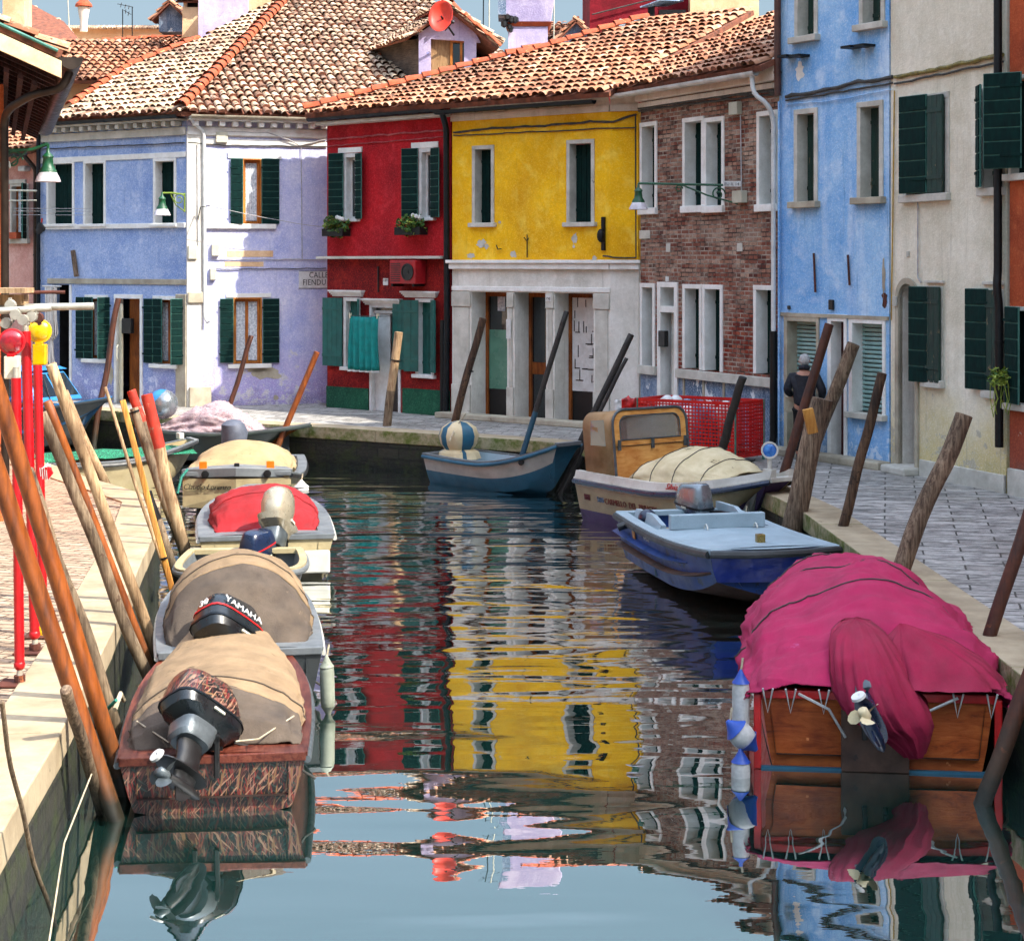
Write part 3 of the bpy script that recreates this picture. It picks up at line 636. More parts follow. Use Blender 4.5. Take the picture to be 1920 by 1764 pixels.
# old timber let into the wall
PL.mb().tube([(PL.s_of(139), .04, PL.zz(139, 470)), (PL.s_of(148), .08, PL.zz(148, 518))], .06, 6).build('timber_stub', wood('grey_timber', '#6a5644', '#8a7460', '#3a2c20'), h)
jb = jbox(PL, h, 236, 597, 252, 625, .14, 'black', 'mailbox')
pipe(h, [fp(PL, 78, 240, .1), fp(PL, 78, 700, .1)], .05, MAT['gutterdark']); gutter(h, PL, -.1, PL.L+.05, 7.36, .33, MAT['gutterdark']); gutter(h, PR, .05, PR.L, 7.36, .33, MAT['stone_old'])
# roof planes
tanp = .453; in1 = V((-PL.n.x, -PL.n.y, 0)); in2 = V((-PR.n.x, -PR.n.y, 0))
CN = V((-7.4, 40, 7.50)); nL = V((-in1.x*tanp, -in1.y*tanp, 1)).normalized(); nR = V((-in2.x*tanp, -in2.y*tanp, 1)).normalized()
eL0 = PL.p(-.35, .28, 0); eC = V((CN.x-.06, CN.y-.42, 7.42)); eR1 = PR.p(PR.L+.5, .33, 0)
P0 = eC
def on(n, p): q = V(p); q.z = P0.z-((q.x-P0.x)*n.x+(q.y-P0.y)*n.y)/n.z; return q
eL = on(nL, eL0)
hip_top = eC+V((.124, .992, 0))*10.9; hip_top = on(nL, hip_top)
lt = plane_hit(372, 78, P0, nL); l1 = plane_hit(130, 205, P0, nL); l2 = plane_hit(240, 130, P0, nL); l3 = plane_hit(560, -14, P0, nL)
tile_roof(h, [eL, eC, hip_top, lt, l2, l1], PL.t.to_3d(), V((0, 0, 1)), MAT['tile_pale'], seed=3)
rt = hip_top+PR.t.to_3d()*3.2; rt = on(nR, rt); r4 = plane_hit(800, -6, P0, nR); r5 = plane_hit(952, 110, P0, nR); r6 = on(nR, PR.p(6.5, .33, 0))
tile_roof(h, [eC, r6, r5, r4, rt, on(nR, hip_top)], PR.t.to_3d(), V((0, 0, 1)), MAT['tile_pale'], seed=5)
ridge(h, eC+V((0, 0, .06)), hip_top+V((0, 0, .08)), r=.14); ridge(h, l1+V((0, 0, .05)), l2+V((0, 0, .05)), r=.10); ridge(h, l2+V((0, 0, .05)), lt+V((0, 0, .05)), r=.10)
ridge(h, hip_top+V((0, 0, .1)), rt+V((0, 0, .1)), r=.13)
MB().loft([[tuple(p) for p in (l1, l2, lt, hip_top, rt, r4, r5)], [(p.x, p.y, .7) for p in (l1, l2, lt, hip_top, rt, r4, r5)]], closed=False).build('wall', MAT['peach'], h)
# dormer: wooden cheek, gable front, two tiled slopes, window
def Wp(u, v, Y): return W(u, v, Y)
DY = 43.6
dm = MB(); gl_, gr_ = Wp(790, 62, DY), Wp(938, 100, DY)
A_ = [Wp(788, 150, DY), Wp(812, 150, DY), Wp(812, 62, DY), Wp(788, 62, DY)]
front = MB(); x0 = Wp(785, 0, DY).x; x1 = Wp(893, 0, DY).x; zt = Wp(0, 72, DY).z; zb = Wp(0, 165, DY).z; za = Wp(0, 26, DY).z
xm = Wp(838, 0, DY).x
front.box((x0, DY, zb), (x0+.3, DY+.15, zt)); front.box((x1-.3, DY, zb), (x1, DY+.15, zt)); front.loft([[(x0, y, zt), (x1+.1, y, zt-.1), (x1, y, zt+.1), (xm+.25, y, za), (xm, y, za), (x0, y, zt+.1)] for y in (DY-.001, DY+.2)])
o = front.build('dormer', MAT['mauve'], h)
MB().box((x0+.3, DY+.10, zb), (x0+.78, DY+.14, zt)).build('dormer_shutter', wood('sun_bleached_boards', '#9c7a54', '#b8946a', '#5c4028'), o)
MB().box((x0+.78, DY+.2, zb), (x1-.3, DY+.24, zt)).build('pane', MAT['glass'], o); MB().box((x0+.78, DY+.06, zb), (x0+.84, DY+.2, zt-.1)).box((x0+1.02, DY+.06, zb), (x0+1.08, DY+.2, zt-.1)).box((x0+.78, DY+.05, zt-.1), (x1-.3, DY+.2, zt-.04)).build('sash', MAT['orangewood'], o)
MB().face([(x0, DY+.1, zb-.3), (x0, DY+.1, zt), (x0-2.1, DY+3.6, zt+.1), (x0-1.9, DY+3.6, zt-1.0)]).build('dormer_cheek', wood('grey_weatherboard', '#5a4e44', '#75675a', '#2c241e', 4, (1, 1, 12)), o)
ap = V((xm+.1, DY-.25, za+.16)); ab = V((xm-1.0, DY+4.2, za+.32)); lf = V((x0-.35, DY-.15, zt-.02)); lb = V((x0-2.3, DY+4., zt+.02)); rf = V((x1+.55, DY-.2, zt-.22)); rb = V((x1+.1, DY+4, zt-.1))
tile_roof(o, [lf, ap, ab, lb], (lb-lf), V((0, 0, 1)), MAT['tile_pale'], seed=9, under=.06, name='dormer_roof'); tile_roof(o, [ap, rf, rb, ab], (rb-rf), V((0, 0, 1)), MAT['tile_pale'], seed=10, under=.06, name='dormer_roof')
ridge(o, ap, ab, r=.1); ridge(o, ap, rf, r=.08)

# ---- 2 red house
h = thing('red_house', 'red two storey house with green shutters and flower boxes beside the yellow house', 'house', base(RD))
hl = []
Fu = []
for F in ((645, 288, 672, 411), (786, 278, 814, 409)):
    q = RD.rect(*F); hl.append(q); window(h, RD, q, fill='wwood', b=.09, r=.14, sill=.06, mat='whitepaint')
for F in ((645, 558, 676, 688), (780, 560, 814, 702)):
    q = RD.rect(*F); hl.append(q); o = window(h, RD, q, fill='closed', b=.08, r=.16, sill=.08, mat='whitepaint', smat='shutter_teal')
Fd = RD.rect(694, 572, 752, 764); Fd = (Fd[0], .70, Fd[2], Fd[3]); hl.append(Fd); s0, z0, s1, z1 = Fd
dr = RD.mb().box((s0, -.15, z0), (s0+.07, .03, z1)).box((s1-.07, -.15, z0), (s1, .03, z1)).box((s0+.07, -.15, z1-.06), (s1-.07, .03, z1)).box((s0+.07, -.14, 2.9), (s1-.07, -.05, 2.96)).build('door_frame', MAT['whitepaint'], h, bevel=.005)
RD.mb().box((s0+.07, -.14, z0), ((s0+s1)/2+.05, -.09, 2.9)).build('door', MAT['whitepaint'], dr, bevel=.004); RD.mb().box(((s0+s1)/2+.055, -.15, z0), (s1-.07, -.12, 2.9)).build('door', MAT['darkdoor'], dr); RD.mb().box((s0+.07, -.13, 2.96), (s1-.07, -.12, z1-.06)).build('pane', MAT['glass'], dr)
zs = RD.zz(720, 484)
wall(RD, h, MAT['red'], .6, 7.3, hl, depth=5, low=(zs, MAT['redlow']))
for (a, b2) in ((611, 692), (756, 842)):
    q = RD.rect(a, 722, b2, 775); RD.mb().box((q[0] if a > 620 else .0, .002, .72), (q[2] if a < 700 else RD.L-.02, .03, RD.zz((a+b2)/2, 726 if a < 700 else 730))).build('painted_base', MAT['greenbase'], h)
# shelf between the storeys
RD.mb().box((-.15, .0, zs-.02), (RD.L-.12, .22, zs+.04)).build('ledge', MAT['stone'], h, bevel=.01)
for F in ((623, 544, 684, 556), (684, 560, 755, 572), (758, 546, 823, 558)):
    q = RD.rect(*F); mb = RD.mb()
    for k in range(4): mb.box((q[0]+.05-.02*k, .0, q[1]+(q[3]-q[1])*k/4), (q[2]-.05+.02*k, .05+.03*k, q[1]+(q[3]-q[1])*(k+1)/4-.001))
    mb.build('lintel_moulding', MAT['whitepaint'], h)
for F in ((636, 277, 680, 287), (773, 267, 823, 278)): band(RD, h, *F, .04, 'stone_pale', 'lintel')
for F, hg, an in (((624, 288, 647, 410), 'r', 12), ((671, 288, 688, 411), 'l', 18), ((761, 279, 787, 408), 'r', 12), ((812, 278, 832, 408), 'l', 14)):
    q = RD.rect(*F); leaf_shutter(RD, q[0], q[2], q[1], q[3], .05, h, MAT['shutter'], 9, ang=an, hinge=hg)
for F, hg, an in (((611, 558, 645, 686), 'r', 4), ((675, 560, 684, 688), 'l', 45), ((740, 562, 767, 693), 'l', 0), ((767, 562, 781, 696), 'r', 30), ((812, 562, 823, 699), 'l', 30)):
    q = RD.rect(*F); leaf_shutter(RD, q[0], q[2]+(.1 if an > 25 else 0), q[1], q[3], .04, h, MAT['shutter_teal'], 0, ang=an, hinge=hg)
q = RD.rect(719, 522, 728, 535); pl = RD.mb().box((q[0], .003, q[1]), (q[2], .015, q[3])).build('house_number_plate', MAT['whitepaint'], h)
text('number', '189', frame3(RD.p((q[0]+q[2])/2, .017, q[1]+.08), RD.t.to_3d(), (0, 0, 1)), .09, MAT['black'], pl)
gutter(h, RD, -.25, RD.L+.05, 7.28, .34, MAT['gutterdark']); RD.mb().box((-.1, .0, 7.12), (RD.L, .28, 7.2)).build('cornice', MAT['stone'], h, bevel=.01)
cable(h, [fp(RD, 614, 266), fp(RD, 620, 262), fp(RD, 700, 255), fp(RD, 832, 245)], .018, MAT['cable_red'], twist=.012); cable(h, [fp(RD, 614, 275), fp(RD, 832, 257)], .012, MAT['cable_red'])
cable(h, [fp(RD, 711, 500), fp(RD, 711, 548)], .02, MAT['black'])
pipe(h, [fp(RD, 846, 212, .3), fp(RD, 844, 240, .12), fp(RD, 844, 600, .10), fp(RD, 842, 778, .10)], .065, MAT['gutterdark'])
pipe(h, [fp(RD, 836, 600, .10), fp(RD, 836, 775, .10)], .06, MAT['iron'])
# roof over the red house and yellow house (two pitched planes meeting in a valley)
s_ = .36; inr = V((-RD.n.x, -RD.n.y, 0)); e0 = RD.p(-.35, .38, 7.40); e1 = RD.p(RD.L+.15, .38, 7.40)
nr = V((-inr.x*s_, -inr.y*s_, 1)).normalized(); t0 = e0+V((.25, 5.0, 0)); 
def onp(P0, n, p): q = V(p); q.z = P0.z-((q.x-P0.x)*n.x+(q.y-P0.y)*n.y)/n.z; return q
ra = plane_hit(1012, 96, e0, nr); rb = plane_hit(1090, 98, e0, nr)
tile_roof(h, [e0, e1, onp(e0, nr, e1+inr*5.2), ra], RD.t.to_3d(), V((0, 0, 1)), MAT['tile_orange'], seed=21, w=.2)
ridge(h, e0+V((0, 0, .06)), ra+V((0, 0, .06)), r=.12, name='verge_tiles')
eb = RD.p(.03, -.3, 7.3); MB().loft([[tuple(eb), tuple(ra)], [(eb.x, eb.y, .7), (ra.x, ra.y, .7)]], closed=False).build('wall', MAT['redlow'], h)

# ---- 3 yellow house
h = thing('yellow_house', 'yellow house with white stone shopfront of three openings between red and brick houses', 'house', base(YL))
hu = []
for F in ((886, 273, 927, 418), (1063, 262, 1115, 417)):
    q = YL.rect(*F); hu.append(q); window(h, YL, q, b=.08, r=.24, sill=.09, mat='stone')
zc = YL.zz(1000, 494)
wall(YL, h, MAT['yellow'], zc-.02, 7.1, hu, depth=5)
YC.mb().face([(0, 0, zc-.02), (YC.L, 0, zc-.02), (YC.L, 0, 7.1), (0, 0, 7.1)]).face([(YC.L, 0, zc-.02), (YC.L, -2, zc-.02), (YC.L, -2, 7.1), (YC.L, 0, 7.1)]).build('wall', MAT['yellow'], h)
zo = YL.zz(1000, 549); ops = []
for a, b2 in ((884, 951), (965, 1024), (1040, 1113)): ops.append((YL.s_of(a), .7, YL.s_of(b2), zo))
wall(YL, h, MAT['white'], .6, zc-.025, [o+(.5,) for o in ops], name='shopfront_wall', depth=5)
YC.mb().face([(0, 0, .6), (YC.L, 0, .6), (YC.L, 0, zc-.02), (0, 0, zc-.02)]).face([(YC.L, 0, .6), (YC.L, -2, .6), (YC.L, -2, zc), (YC.L, 0, zc)]).build('shopfront_wall', MAT['white'], h)
mb = YL.mb(); zf = YL.zz(1000, 505)
mb.box((-.08, 0, zc), (YL.L+.03, .14, zc+.07)); mb.box((-.03, .0, zc-.12), (YL.L+.01, .09, zc-.001)); mb.box((.0, .0, zo+.02), (YL.L+.005, .03, zo+.12)); mb.build('cornice', MAT['stone_pale'], h, bevel=.012)
YC.mb().box((-.03, 0, zc), (YC.L+.05, .14, zc+.068)).box((0, 0, zc-.12), (YC.L+.02, .09, zc-.001)).build('cornice', MAT['stone_pale'], h, bevel=.012)
edges = [0]+[x for o in ops for x in (o[0], o[2])]+[YL.L]
for i in range(0, 8, 2):
    a, b2 = edges[i]+.01, edges[i+1]-.01; mb = YL.mb()
    mb.box((a, .003, .74), (b2, .05, 1.45)); mb.box((a+.04, .003, 1.453), (b2-.04, .025, zo-.32)); mb.box((a, .003, zo-.31), (b2, .045, zo))
    mb.build('pier', MAT['stone'], h, bevel=.01)
YL.mb().box((-.2, .0, .742), (YL.L+.1, .35, .86)).build('step', MAT['stone_old'], h, bevel=.02)
for i, o in enumerate(ops):
    s0, z0, s1, z1 = o; r = .5; mb = YL.mb(); mb.box((s0, -r-.05, z0), (s0+.07, -r+.03, z1)); mb.box((s1-.07, -r-.05, z0), (s1, -r+.03, z1)); mb.box((s0+.07, -r-.05, z1-.1), (s1-.07, -r+.03, z1))
    if i == 1: mb.box((s0+.07, -r-.05, 1.7), (s1-.07, -r+.01, 1.95))
    f = mb.build('door_frame', MAT['brownwood'], h, bevel=.004)
    if i == 0:
        YL.mb().box((s0+.07, -r-.03, z0), (s1-.07, -r-.01, 1.35)).build('kick_panel', MAT['black'], f)
        d = YL.mb().box((s0+.07, -r-.03, 1.35), (s1-.07, -r-.01, 2.6)).build('door_panel', simple('sage_green_door_glass', '#5f8f78', '#4c7a66', 2, .25, 0), f)
        YL.mb().box((s0+.07, -r-.03, 2.6), (s1-.07, -r-.015, z1-.1)).build('pane', MAT['glass'], f); YL.mb().box((s0+.3, -r-.012, 3.0), (s0+.5, -r-.006, 3.3)).build('notice', MAT['lace'], f)
        YL.mb().box((s1+.02, .052, 2.45), (s1+.14, .06, 2.85)).build('notice', MAT['whitepaint'], h)
    elif i == 1: YL.mb().box((s0+.07, -r-.04, z0), (s1-.07, -r-.02, z1-.1)).build('pane', MAT['glass'], f)
    else:
        d = YL.mb().box((s0+.07, -r-.03, 1.4), (s1-.07, -r-.01, z1-.1)).build('door_panel', MAT['whitepaint'], f); YL.mb().box((s0+.07, -r-.03, z0), (s1-.07, -r-.015, 1.4)).build('kick_panel', MAT['black'], f)
        rnd = random.Random(4); mb = YL.mb()
        for k in range(26):
            a = rnd.uniform(s0+.1, s1-.3); z = rnd.choice([1.6, 1.85, 2.1, 2.35, 2.6, 2.9, 3.1])+rnd.uniform(-.02, .02)
            if rnd.random() < .55: mb.box((a, -r-.012, z), (a+rnd.uniform(.1, .25), -r-.004, z+.022))
            else: mb.box((a, -r-.012, z), (a+.02, -r-.004, z+rnd.uniform(.12, .25)))
        mb.build('scrawled_lines', MAT['darkdoor'], d)
q = YL.rect(1026, 553, 1036, 565); pl = YL.mb().box((q[0], .046, q[1]), (q[2], .06, q[3])).build('house_number_plate', MAT['whitepaint'], h); text('number', '190', frame3(YL.p((q[0]+q[2])/2, .062, q[1]+.03), YL.t.to_3d(), (0, 0, 1)), .07, MAT['black'], pl)
# rounded plaster cove under the eaves
for fc, s1_ in ((YL, YL.L), (YC, YC.L)):
    mb = fc.mb(); z0 = YL.zz(1000, 216)-.03
    mb.box((-.0, 0, z0), (s1_, .06, z0+.13)); mb.loft([[(s, .02+.34*(1-math.cos(t)), z0+.13+.30*math.sin(t)) for t in (math.pi/2*j/8 for j in range(9))] for s in (0, s1_)], closed=False)
    mb.build('eaves_cove', MAT['white'], h, smooth=True)
gutter(h, YL, -.1, YL.L-.1, 7.22, .42, MAT['gutterdark'], r=.085)
cable(h, [fp(YL, 852, 250), fp(YL, 900, 243), fp(YL, 1000, 238), fp(YL, 1120, 228), fp(YC, 1150, 229), fp(YC, 1194, 215)], .022, MAT['cable'], twist=.016); cable(h, [fp(YL, 852, 255), fp(YL, 1120, 242), fp(YC, 1150, 241), fp(YC, 1192, 240)], .014, MAT['cable'])
cable(h, [fp(YC, 1192, 215), fp(YC, 1193, 484), fp(YC, 1150, 482), fp(YL, 1132, 480)], .016, MAT['cable']); pipe(h, [fp(YC, 1196, 218), fp(YC, 1196, 492)], .02, MAT['yellow'], 'conduit')
# insulator, anchors
mb = YL.mb(); s = YL.s_of(1133)
mb.box((s-.04, .003, YL.zz(1133, 470)), (s+.04, .06, YL.zz(1133, 407))); mb.build('wall_bracket', MAT['iron'], h, bevel=.01)
YL.mb().ball((s-.02, .09, YL.zz(1133, 442)), .1, sc=(.8, .8, 1.35)).build('insulator', MAT['iron'], h, smooth=True)
mb = YL.mb(); s = YL.s_of(990); z = YL.zz(990, 460)
mb.tube([(s, .03, z-.25), (s, .03, z+.22)], .012, 5).tube([(s-.08, .03, z+.16), (s, .03, z+.08), (s+.04, .03, z+.15)], .01, 5); s = YL.s_of(938); z = YL.zz(938, 465); mb.tube([(s-.08, .03, z+.06), (s-.03, .04, z-.03), (s+.06, .04, z-.02)], .012, 5); mb.build('wall_hook', MAT['iron'], h)
for u, v, a, b2, sd in ((903, 457, .16, .12, 1), (912, 462, .09, .07, 2), (963, 477, .1, .09, 3), (1078, 447, .09, .13, 4), (882, 480, .13, .07, 5), (1115, 484, .07, .05, 6), (937, 417, .05, .04, 7), (1076, 462, .05, .04, 8)): stain(YL, h, u, v, a, b2, 'stone', sd)
sy = .40; iny = V((-YL.n.x, -YL.n.y, 0)); e0 = YL.p(-.25, .5, 7.36); e1 = YL.p(YL.L+.3, .5, 7.36); ny = V((-iny.x*sy, -iny.y*sy, 1)).normalized()
ta = plane_hit(950, 100, e0, ny); tb = plane_hit(1100, 97, e0, ny); tc = plane_hit(1190, 92, e0, ny)
tile_roof(h, [e0, e1, onp(e0, ny, e1+iny*5.5), onp(e0, ny, e1+iny*5.5-YL.t.to_3d()*2.8), onp(e0, ny, e0+iny*3.1)], YL.t.to_3d(), V((0, 0, 1)), MAT['tile_orange'], seed=31, w=.2)
ridge(h, onp(e0, ny, e0+iny*3.1)+V((0, 0, .05)), onp(e0, ny, e1+iny*5.5-YL.t.to_3d()*2.8)+V((0, 0, .05)), r=.11)

# ---- 4 brick house
h = thing('brick_house', 'narrow house of worn bare brick with white window frames next to the sky blue house', 'house', base(BR))
hb = []
for F in ((1201, 229, 1233, 390), (1281, 220, 1321, 386), (1321, 220, 1359, 386), (1420, 208, 1461, 383)):
    q = BR.rect(*F); hb.append(q); window(h, BR, q, b=.085, r=.26, sill=.13, mat='stone_pale', sillout=.05, sillw=.01)
for F in ((1201, 531, 1229, 688), (1281, 533, 1317, 692), (1318, 534, 1356, 696), (1414, 535, 1454, 702)):
    q = BR.rect(*F); hb.append(q); window(h, BR, q, b=.085, r=.26, sill=0, mat='stone_pale')
Fd = BR.rect(1234, 529, 1272, 770); Fd = (Fd[0], .70, Fd[2], Fd[3]); hb.append(Fd); s0, z0, s1, z1 = Fd; zt = BR.zz(1253, 586)
fr = BR.mb().box((s0, -.3, z0), (s0+.12, .03, z1-.1)).box((s1-.12, -.3, z0), (s1, .03, z1-.1)).box((s0, -.3, z1-.1), (s1, .034, z1)).box((s0+.12, -.3, zt), (s1-.12, .028, zt+.12)).build('door_frame', MAT['stone_pale'], h, bevel=.006)
BR.mb().box((s0+.12, -.3, z0), (s1-.12, -.26, zt)).build('door', MAT['darkdoor'], fr); BR.mb().box((s0+.12, -.3, zt+.12), (s1-.12, -.28, z1-.1)).build('pane', MAT['glass'], fr)
mb = BR.mb(); mb.loft([[(s0+.3+.34*j/12, -.12+.03*math.sin(j*2.2), z) for j in range(13)] for z in (zt-.02, 1.6, .9)], closed=False).build('door_curtain', MAT['white'], fr, smooth=True)
jbox(BR, h, 1242, 620, 1254, 650, .1, 'black', 'mailbox')
wall(BR, h, MAT['brick'], .6, 7.25, hb, depth=5, low=(BR.zz(1330, 712), MAT['dado']))
q = BR.rect(1200, 689, 1233, 700); z0 = BR.zz(1330, 714)
for a, b2 in ((.0, s0-.01), (s1+.01, BR.L-.02)): BR.mb().box((a, 0, z0), (b2, .09, z0+.17)).build('sill_band', MAT['stone'], h, bevel=.01)
for u in (1283, 1320, 1358): s = BR.s_of(u); BR.mb().box((s-.03, .002, .74), (s+.03, .02, z0)).build('dado_strip', MAT['stone_old'], h)
z1_ = BR.zz(1330, 172); BR.mb().box((0, 0, z1_-.12), (BR.L+.02, .07, z1_-.02)).box((0, 0, z1_), (BR.L+.02, .14, z1_+.4)).build('cornice', MAT['white'], h, bevel=.02)
gutter(h, BR, -.35, BR.L-.1, 7.32, .42, MAT['gutterwhite'], r=.085)
pipe(h, [BR.p(BR.L-.22, .42, 7.25), BR.p(BR.L-.22, .40, 6.95), BR.p(BR.L-.05, .2, 6.75), BR.p(BR.L-.05, .09, 6.5), BR.p(BR.L-.05, .09, 2.85)], .042, MAT['gutterwhite']); pipe(h, [BR.p(BR.L-.05, .09, 2.84), BR.p(BR.L-.05, .09, .95), BR.p(BR.L-.08, .18, .78)], .065, MAT['iron'])
cable(h, [fp(BR, 1200, 205), fp(BR, 1320, 185), fp(BR, 1455, 170)], .03, MAT['cable'], twist=.025); cable(h, [fp(BR, 1200, 209), fp(BR, 1320, 192), fp(BR, 1455, 178)], .02, MAT['cable'])
jbox(BR, h, 1376, 192, 1392, 216, .12); jbox(BR, h, 1384, 358, 1402, 381, .14); cable(h, [fp(BR, 1391, 216), fp(BR, 1393, 358)], .012, MAT['cable_pale'])
for u, v, a in ((1210, 440, 10), (1254, 465, 4), (1388, 464, 5), (1452, 474, 4)): jbox(BR, h, u-a, v-8, u+a, v+8, .02, 'stone', 'inset_stone')
jbox(BR, h, 1249, 519, 1255, 528, .02, 'whitepaint', 'house_number_plate')
sb = .42; inb = V((-BR.n.x, -BR.n.y, 0)); e0 = BR.p(-.5, .45, 7.42); e1 = BR.p(BR.L+.05, .45, 7.42); nb = V((-inb.x*sb, -inb.y*sb, 1)).normalized()
tile_roof(h, [e0, e1, onp(e0, nb, e1+inb*4.6), onp(e0, nb, e0+inb*5.6-BR.t.to_3d()*.9)], BR.t.to_3d(), V((0, 0, 1)), MAT['tile_orange'], seed=41, w=.2)

# ---- 5 sky blue house
h = thing('blue_house', 'tall sky blue house with streaked plaster and two roller shutters at street level', 'house', base(BL))
hb = []
for F, kw in (((1491, -60, 1534, 68), {}), ((1612, -82, 1660, 44), {}), ((1490, 204, 1534, 378), dict(sillmat='stone_old')), ((1608, 190, 1657, 370), dict(sillmat='stone_old'))):
    q = BL.rect(*F); hb.append(q); window(h, BL, q, b=.09, r=.24, sill=.11, mat='stone', smat='shutter_old', sillout=.10, **kw)
sh = []
for i, F in enumerate(((1478, 603, 1532, 860), (1560, 603, 1584, 860), (1600, 607, 1656, 775))):
    q = BL.rect(*F); q = (q[0], .7 if i < 2 else q[1], q[2], q[3]); sh.append(q); hb.append(q)
    s0, z0, s1, z1 = q; f = BL.mb().box((s0-.09, -.25, z0), (s0, .03, z1+.12)).box((s1, -.25, z0), (s1+.07, .03, z1+.12)).box((s0, -.25, z1), (s1, .032, z1+.12)).build('shop_surround', MAT['stone_pale' if i else 'stone_old'], h, bevel=.006)
    if i != 1:
        mb = BL.mb(); n = int((z1-z0)/.07)
        for k in range(n): a = z0+(z1-z0)*k/n; b2 = z0+(z1-z0)*(k+1)/n; mb.loft([[(x, -.22, a), (x, -.195, a+.015), (x, -.19, (a+b2)/2), (x, -.2, b2-.01)] for x in (s0, s1)], closed=False)
        mb.build('roller_shutter', simple('pale_green_roller_shutter', '#9fc0ba', '#7fa49e', 4, .45, .15, wear='#5a7a74', wth=.7), f, smooth=True, ang=20)
    else: BL.mb().box((s0, -.25, z0), (s1, -.2, z1)).build('door', simple('dark_red_door', '#4a1512', '#300d0c', 5, .5, .2), f)
wall(BL, h, MAT['blue'], .6, 11.2, hb, depth=5)
z_ = BL.zz(1560, 594); BL.mb().box((.0, 0, z_-.02), (BL.L, .04, z_+.04)).build('string_course', MAT['stone_old'], h)
q = BL.rect(1600, 775, 1660, 786); BL.mb().box((q[0]-.1, -.1, q[1]), (q[2]+.05, .12, q[3])).build('sill', MAT['stone'], h, bevel=.01)
BL.mb().box((-.0, .0, .73), (BL.L+.05, .28, .87)).build('step', MAT['stone_old'], h, bevel=.03)
for u, v0, v1 in ((1530, 475, 548), (1594, 478, 535)): s = BL.s_of(u); BL.mb().tube([(s-.02, .03, BL.zz(u, v0)), (s+.02, .03, BL.zz(u, v1))], .02, 5).build('anchor_bar', MAT['rust'], h)
for u, v in ((1487, 107), (1510, 106), (1607, 90), (1632, 87)): s = BL.s_of(u); z = BL.zz(u, v); BL.mb().box((s-.12, .0, z-.02), (s+.12, .25, z+.02)).build('iron_bracket', MAT['iron'], h)
jbox(BL, h, 1557, 562, 1565, 581, .05, 'black', 'vent'); jbox(BL, h, 1478, 573, 1483, 580, .03, 'black', 'vent')
cable(h, [fp(BL, 1476, 182), fp(BL, 1560, 168), fp(BL, 1600, 156), fp(BL, 1676, 146)], .03, MAT['cable'], twist=.02); cable(h, [fp(BL, 1476, 190), fp(BL, 1676, 156)], .018, MAT['cable']); cable(h, [fp(BL, 1476, 196), fp(BL, 1560, 190), fp(BL, 1674, 168)], .01, MAT['blue'])
pipe(h, [BL.p(.06, .09, 11), BL.p(.06, .09, 6.9)], .06, simple('brown_pipe', '#5a3020', '#3a1e14', 5, .5, .2)); pipe(h, [BL.p(.06, .06, 6.8), BL.p(.06, .06, .8)], .02, MAT['blue'], 'conduit')
stain(BL, h, 1657, 520, .06, .35, 'stone_old', 12); stain(BL, h, 1659, 560, .08, .16, 'rust', 13); stain(BL, h, 1500, 135, .13, .2, 'stone_pale', 14)
MB().prism([tuple(BL.p(0, .3, 0))[:2], tuple(BL.p(BL.L, .3, 0))[:2], tuple(BL.p(BL.L, -5, 0))[:2], tuple(BL.p(0, -5, 0))[:2]], 11.2, 11.4).build('roof', MAT['tile_bed'], h)

# ---- 6 cream house
h = thing('cream_house', 'tall cream plastered house with narrow arched doorway and flaking green shutters', 'house', base(WH))
hc = []
for F, bb in (((1695, 178, 1781, 364), .1), ((1842, 163, 1884, 352), .08)):
    q = WH.rect(*F); hc.append(q); window(h, WH, q, b=bb, r=.16, sill=.12, mat='stone', smat='shutter_old', sillw=.03)
for F in ((1738, 537, 1768, 712), (1852, 543, 1882, 732)):
    q = WH.rect(*F); hc.append(q); window(h, WH, q, b=.04, r=.14, sill=.12, mat='stone', smat='shutter_old')
for F, hg, an in (((1704, 180, 1745, 363), 'r', 10), ((1748, 178, 1776, 362), 'l', 0), ((1840, 160, 1862, 352), 'l', 25), ((1718, 537, 1748, 716), 'r', 8), ((1742, 537, 1770, 718), 'l', 0), ((1822, 541, 1860, 730), 'r', 4), ((1858, 543, 1880, 733), 'l', 0)):
    q = WH.rect(*F); leaf_shutter(WH, q[0], q[2], q[1], q[3], .06, h, MAT['shutter_old'] if an == 0 else MAT['shutter'], 6 if an else 0, ang=an, hinge=hg)
# arched doorway
a0, a1 = WH.s_of(1687), WH.s_of(1718); zs_ = WH.zz(1700, 560); rr = (a1-a0)/2; ca = (a0+a1)/2
hole = (a0, .7, a1, zs_+rr); hc.append(hole)
wall(WH, h, MAT['cream'], .6, 11.2, hc, depth=5)
arc = [(ca+rr*math.cos(t), zs_+rr*math.sin(t)) for t in (math.pi*j/14 for j in range(15))]
mb = WH.mb()
for j in range(14):
    (x0, z0), (x1, z1) = arc[j], arc[j+1]; zt = zs_+rr
    mb.face([(x0, 0, z0), (x1, 0, z1), (x1, 0, zt), (x0, 0, zt)]); mb.face([(x0, 0, z0), (x0, -.45, z0), (x1, -.45, z1), (x1, 0, z1)])
for x in (a0, a1): mb.face([(x, 0, .7), (x, -.45, .7), (x, -.45, zs_), (x, 0, zs_)])
mb.build('arch_reveal', MAT['white'], h)
mb = WH.mb(); prof = [(a1-.0, .7), (a1, zs_)]+arc+[(a0, .7)]
P = [(a1, .74)]+arc+[(a0, .74)]; Q = [(a1+.09, .74)]+[(ca+(rr+.09)*math.cos(t), zs_+(rr+.09)*math.sin(t)) for t in (math.pi*j/14 for j in range(15))]+[(a0-.09, .74)]
mb.loft([[(p[0], y, p[1]) for p in L_] for L_, y in ((P, -.05), (P, .035), (Q, .035), (Q, .001))], closed=False).build('arch_surround', MAT['stone_old'], h)
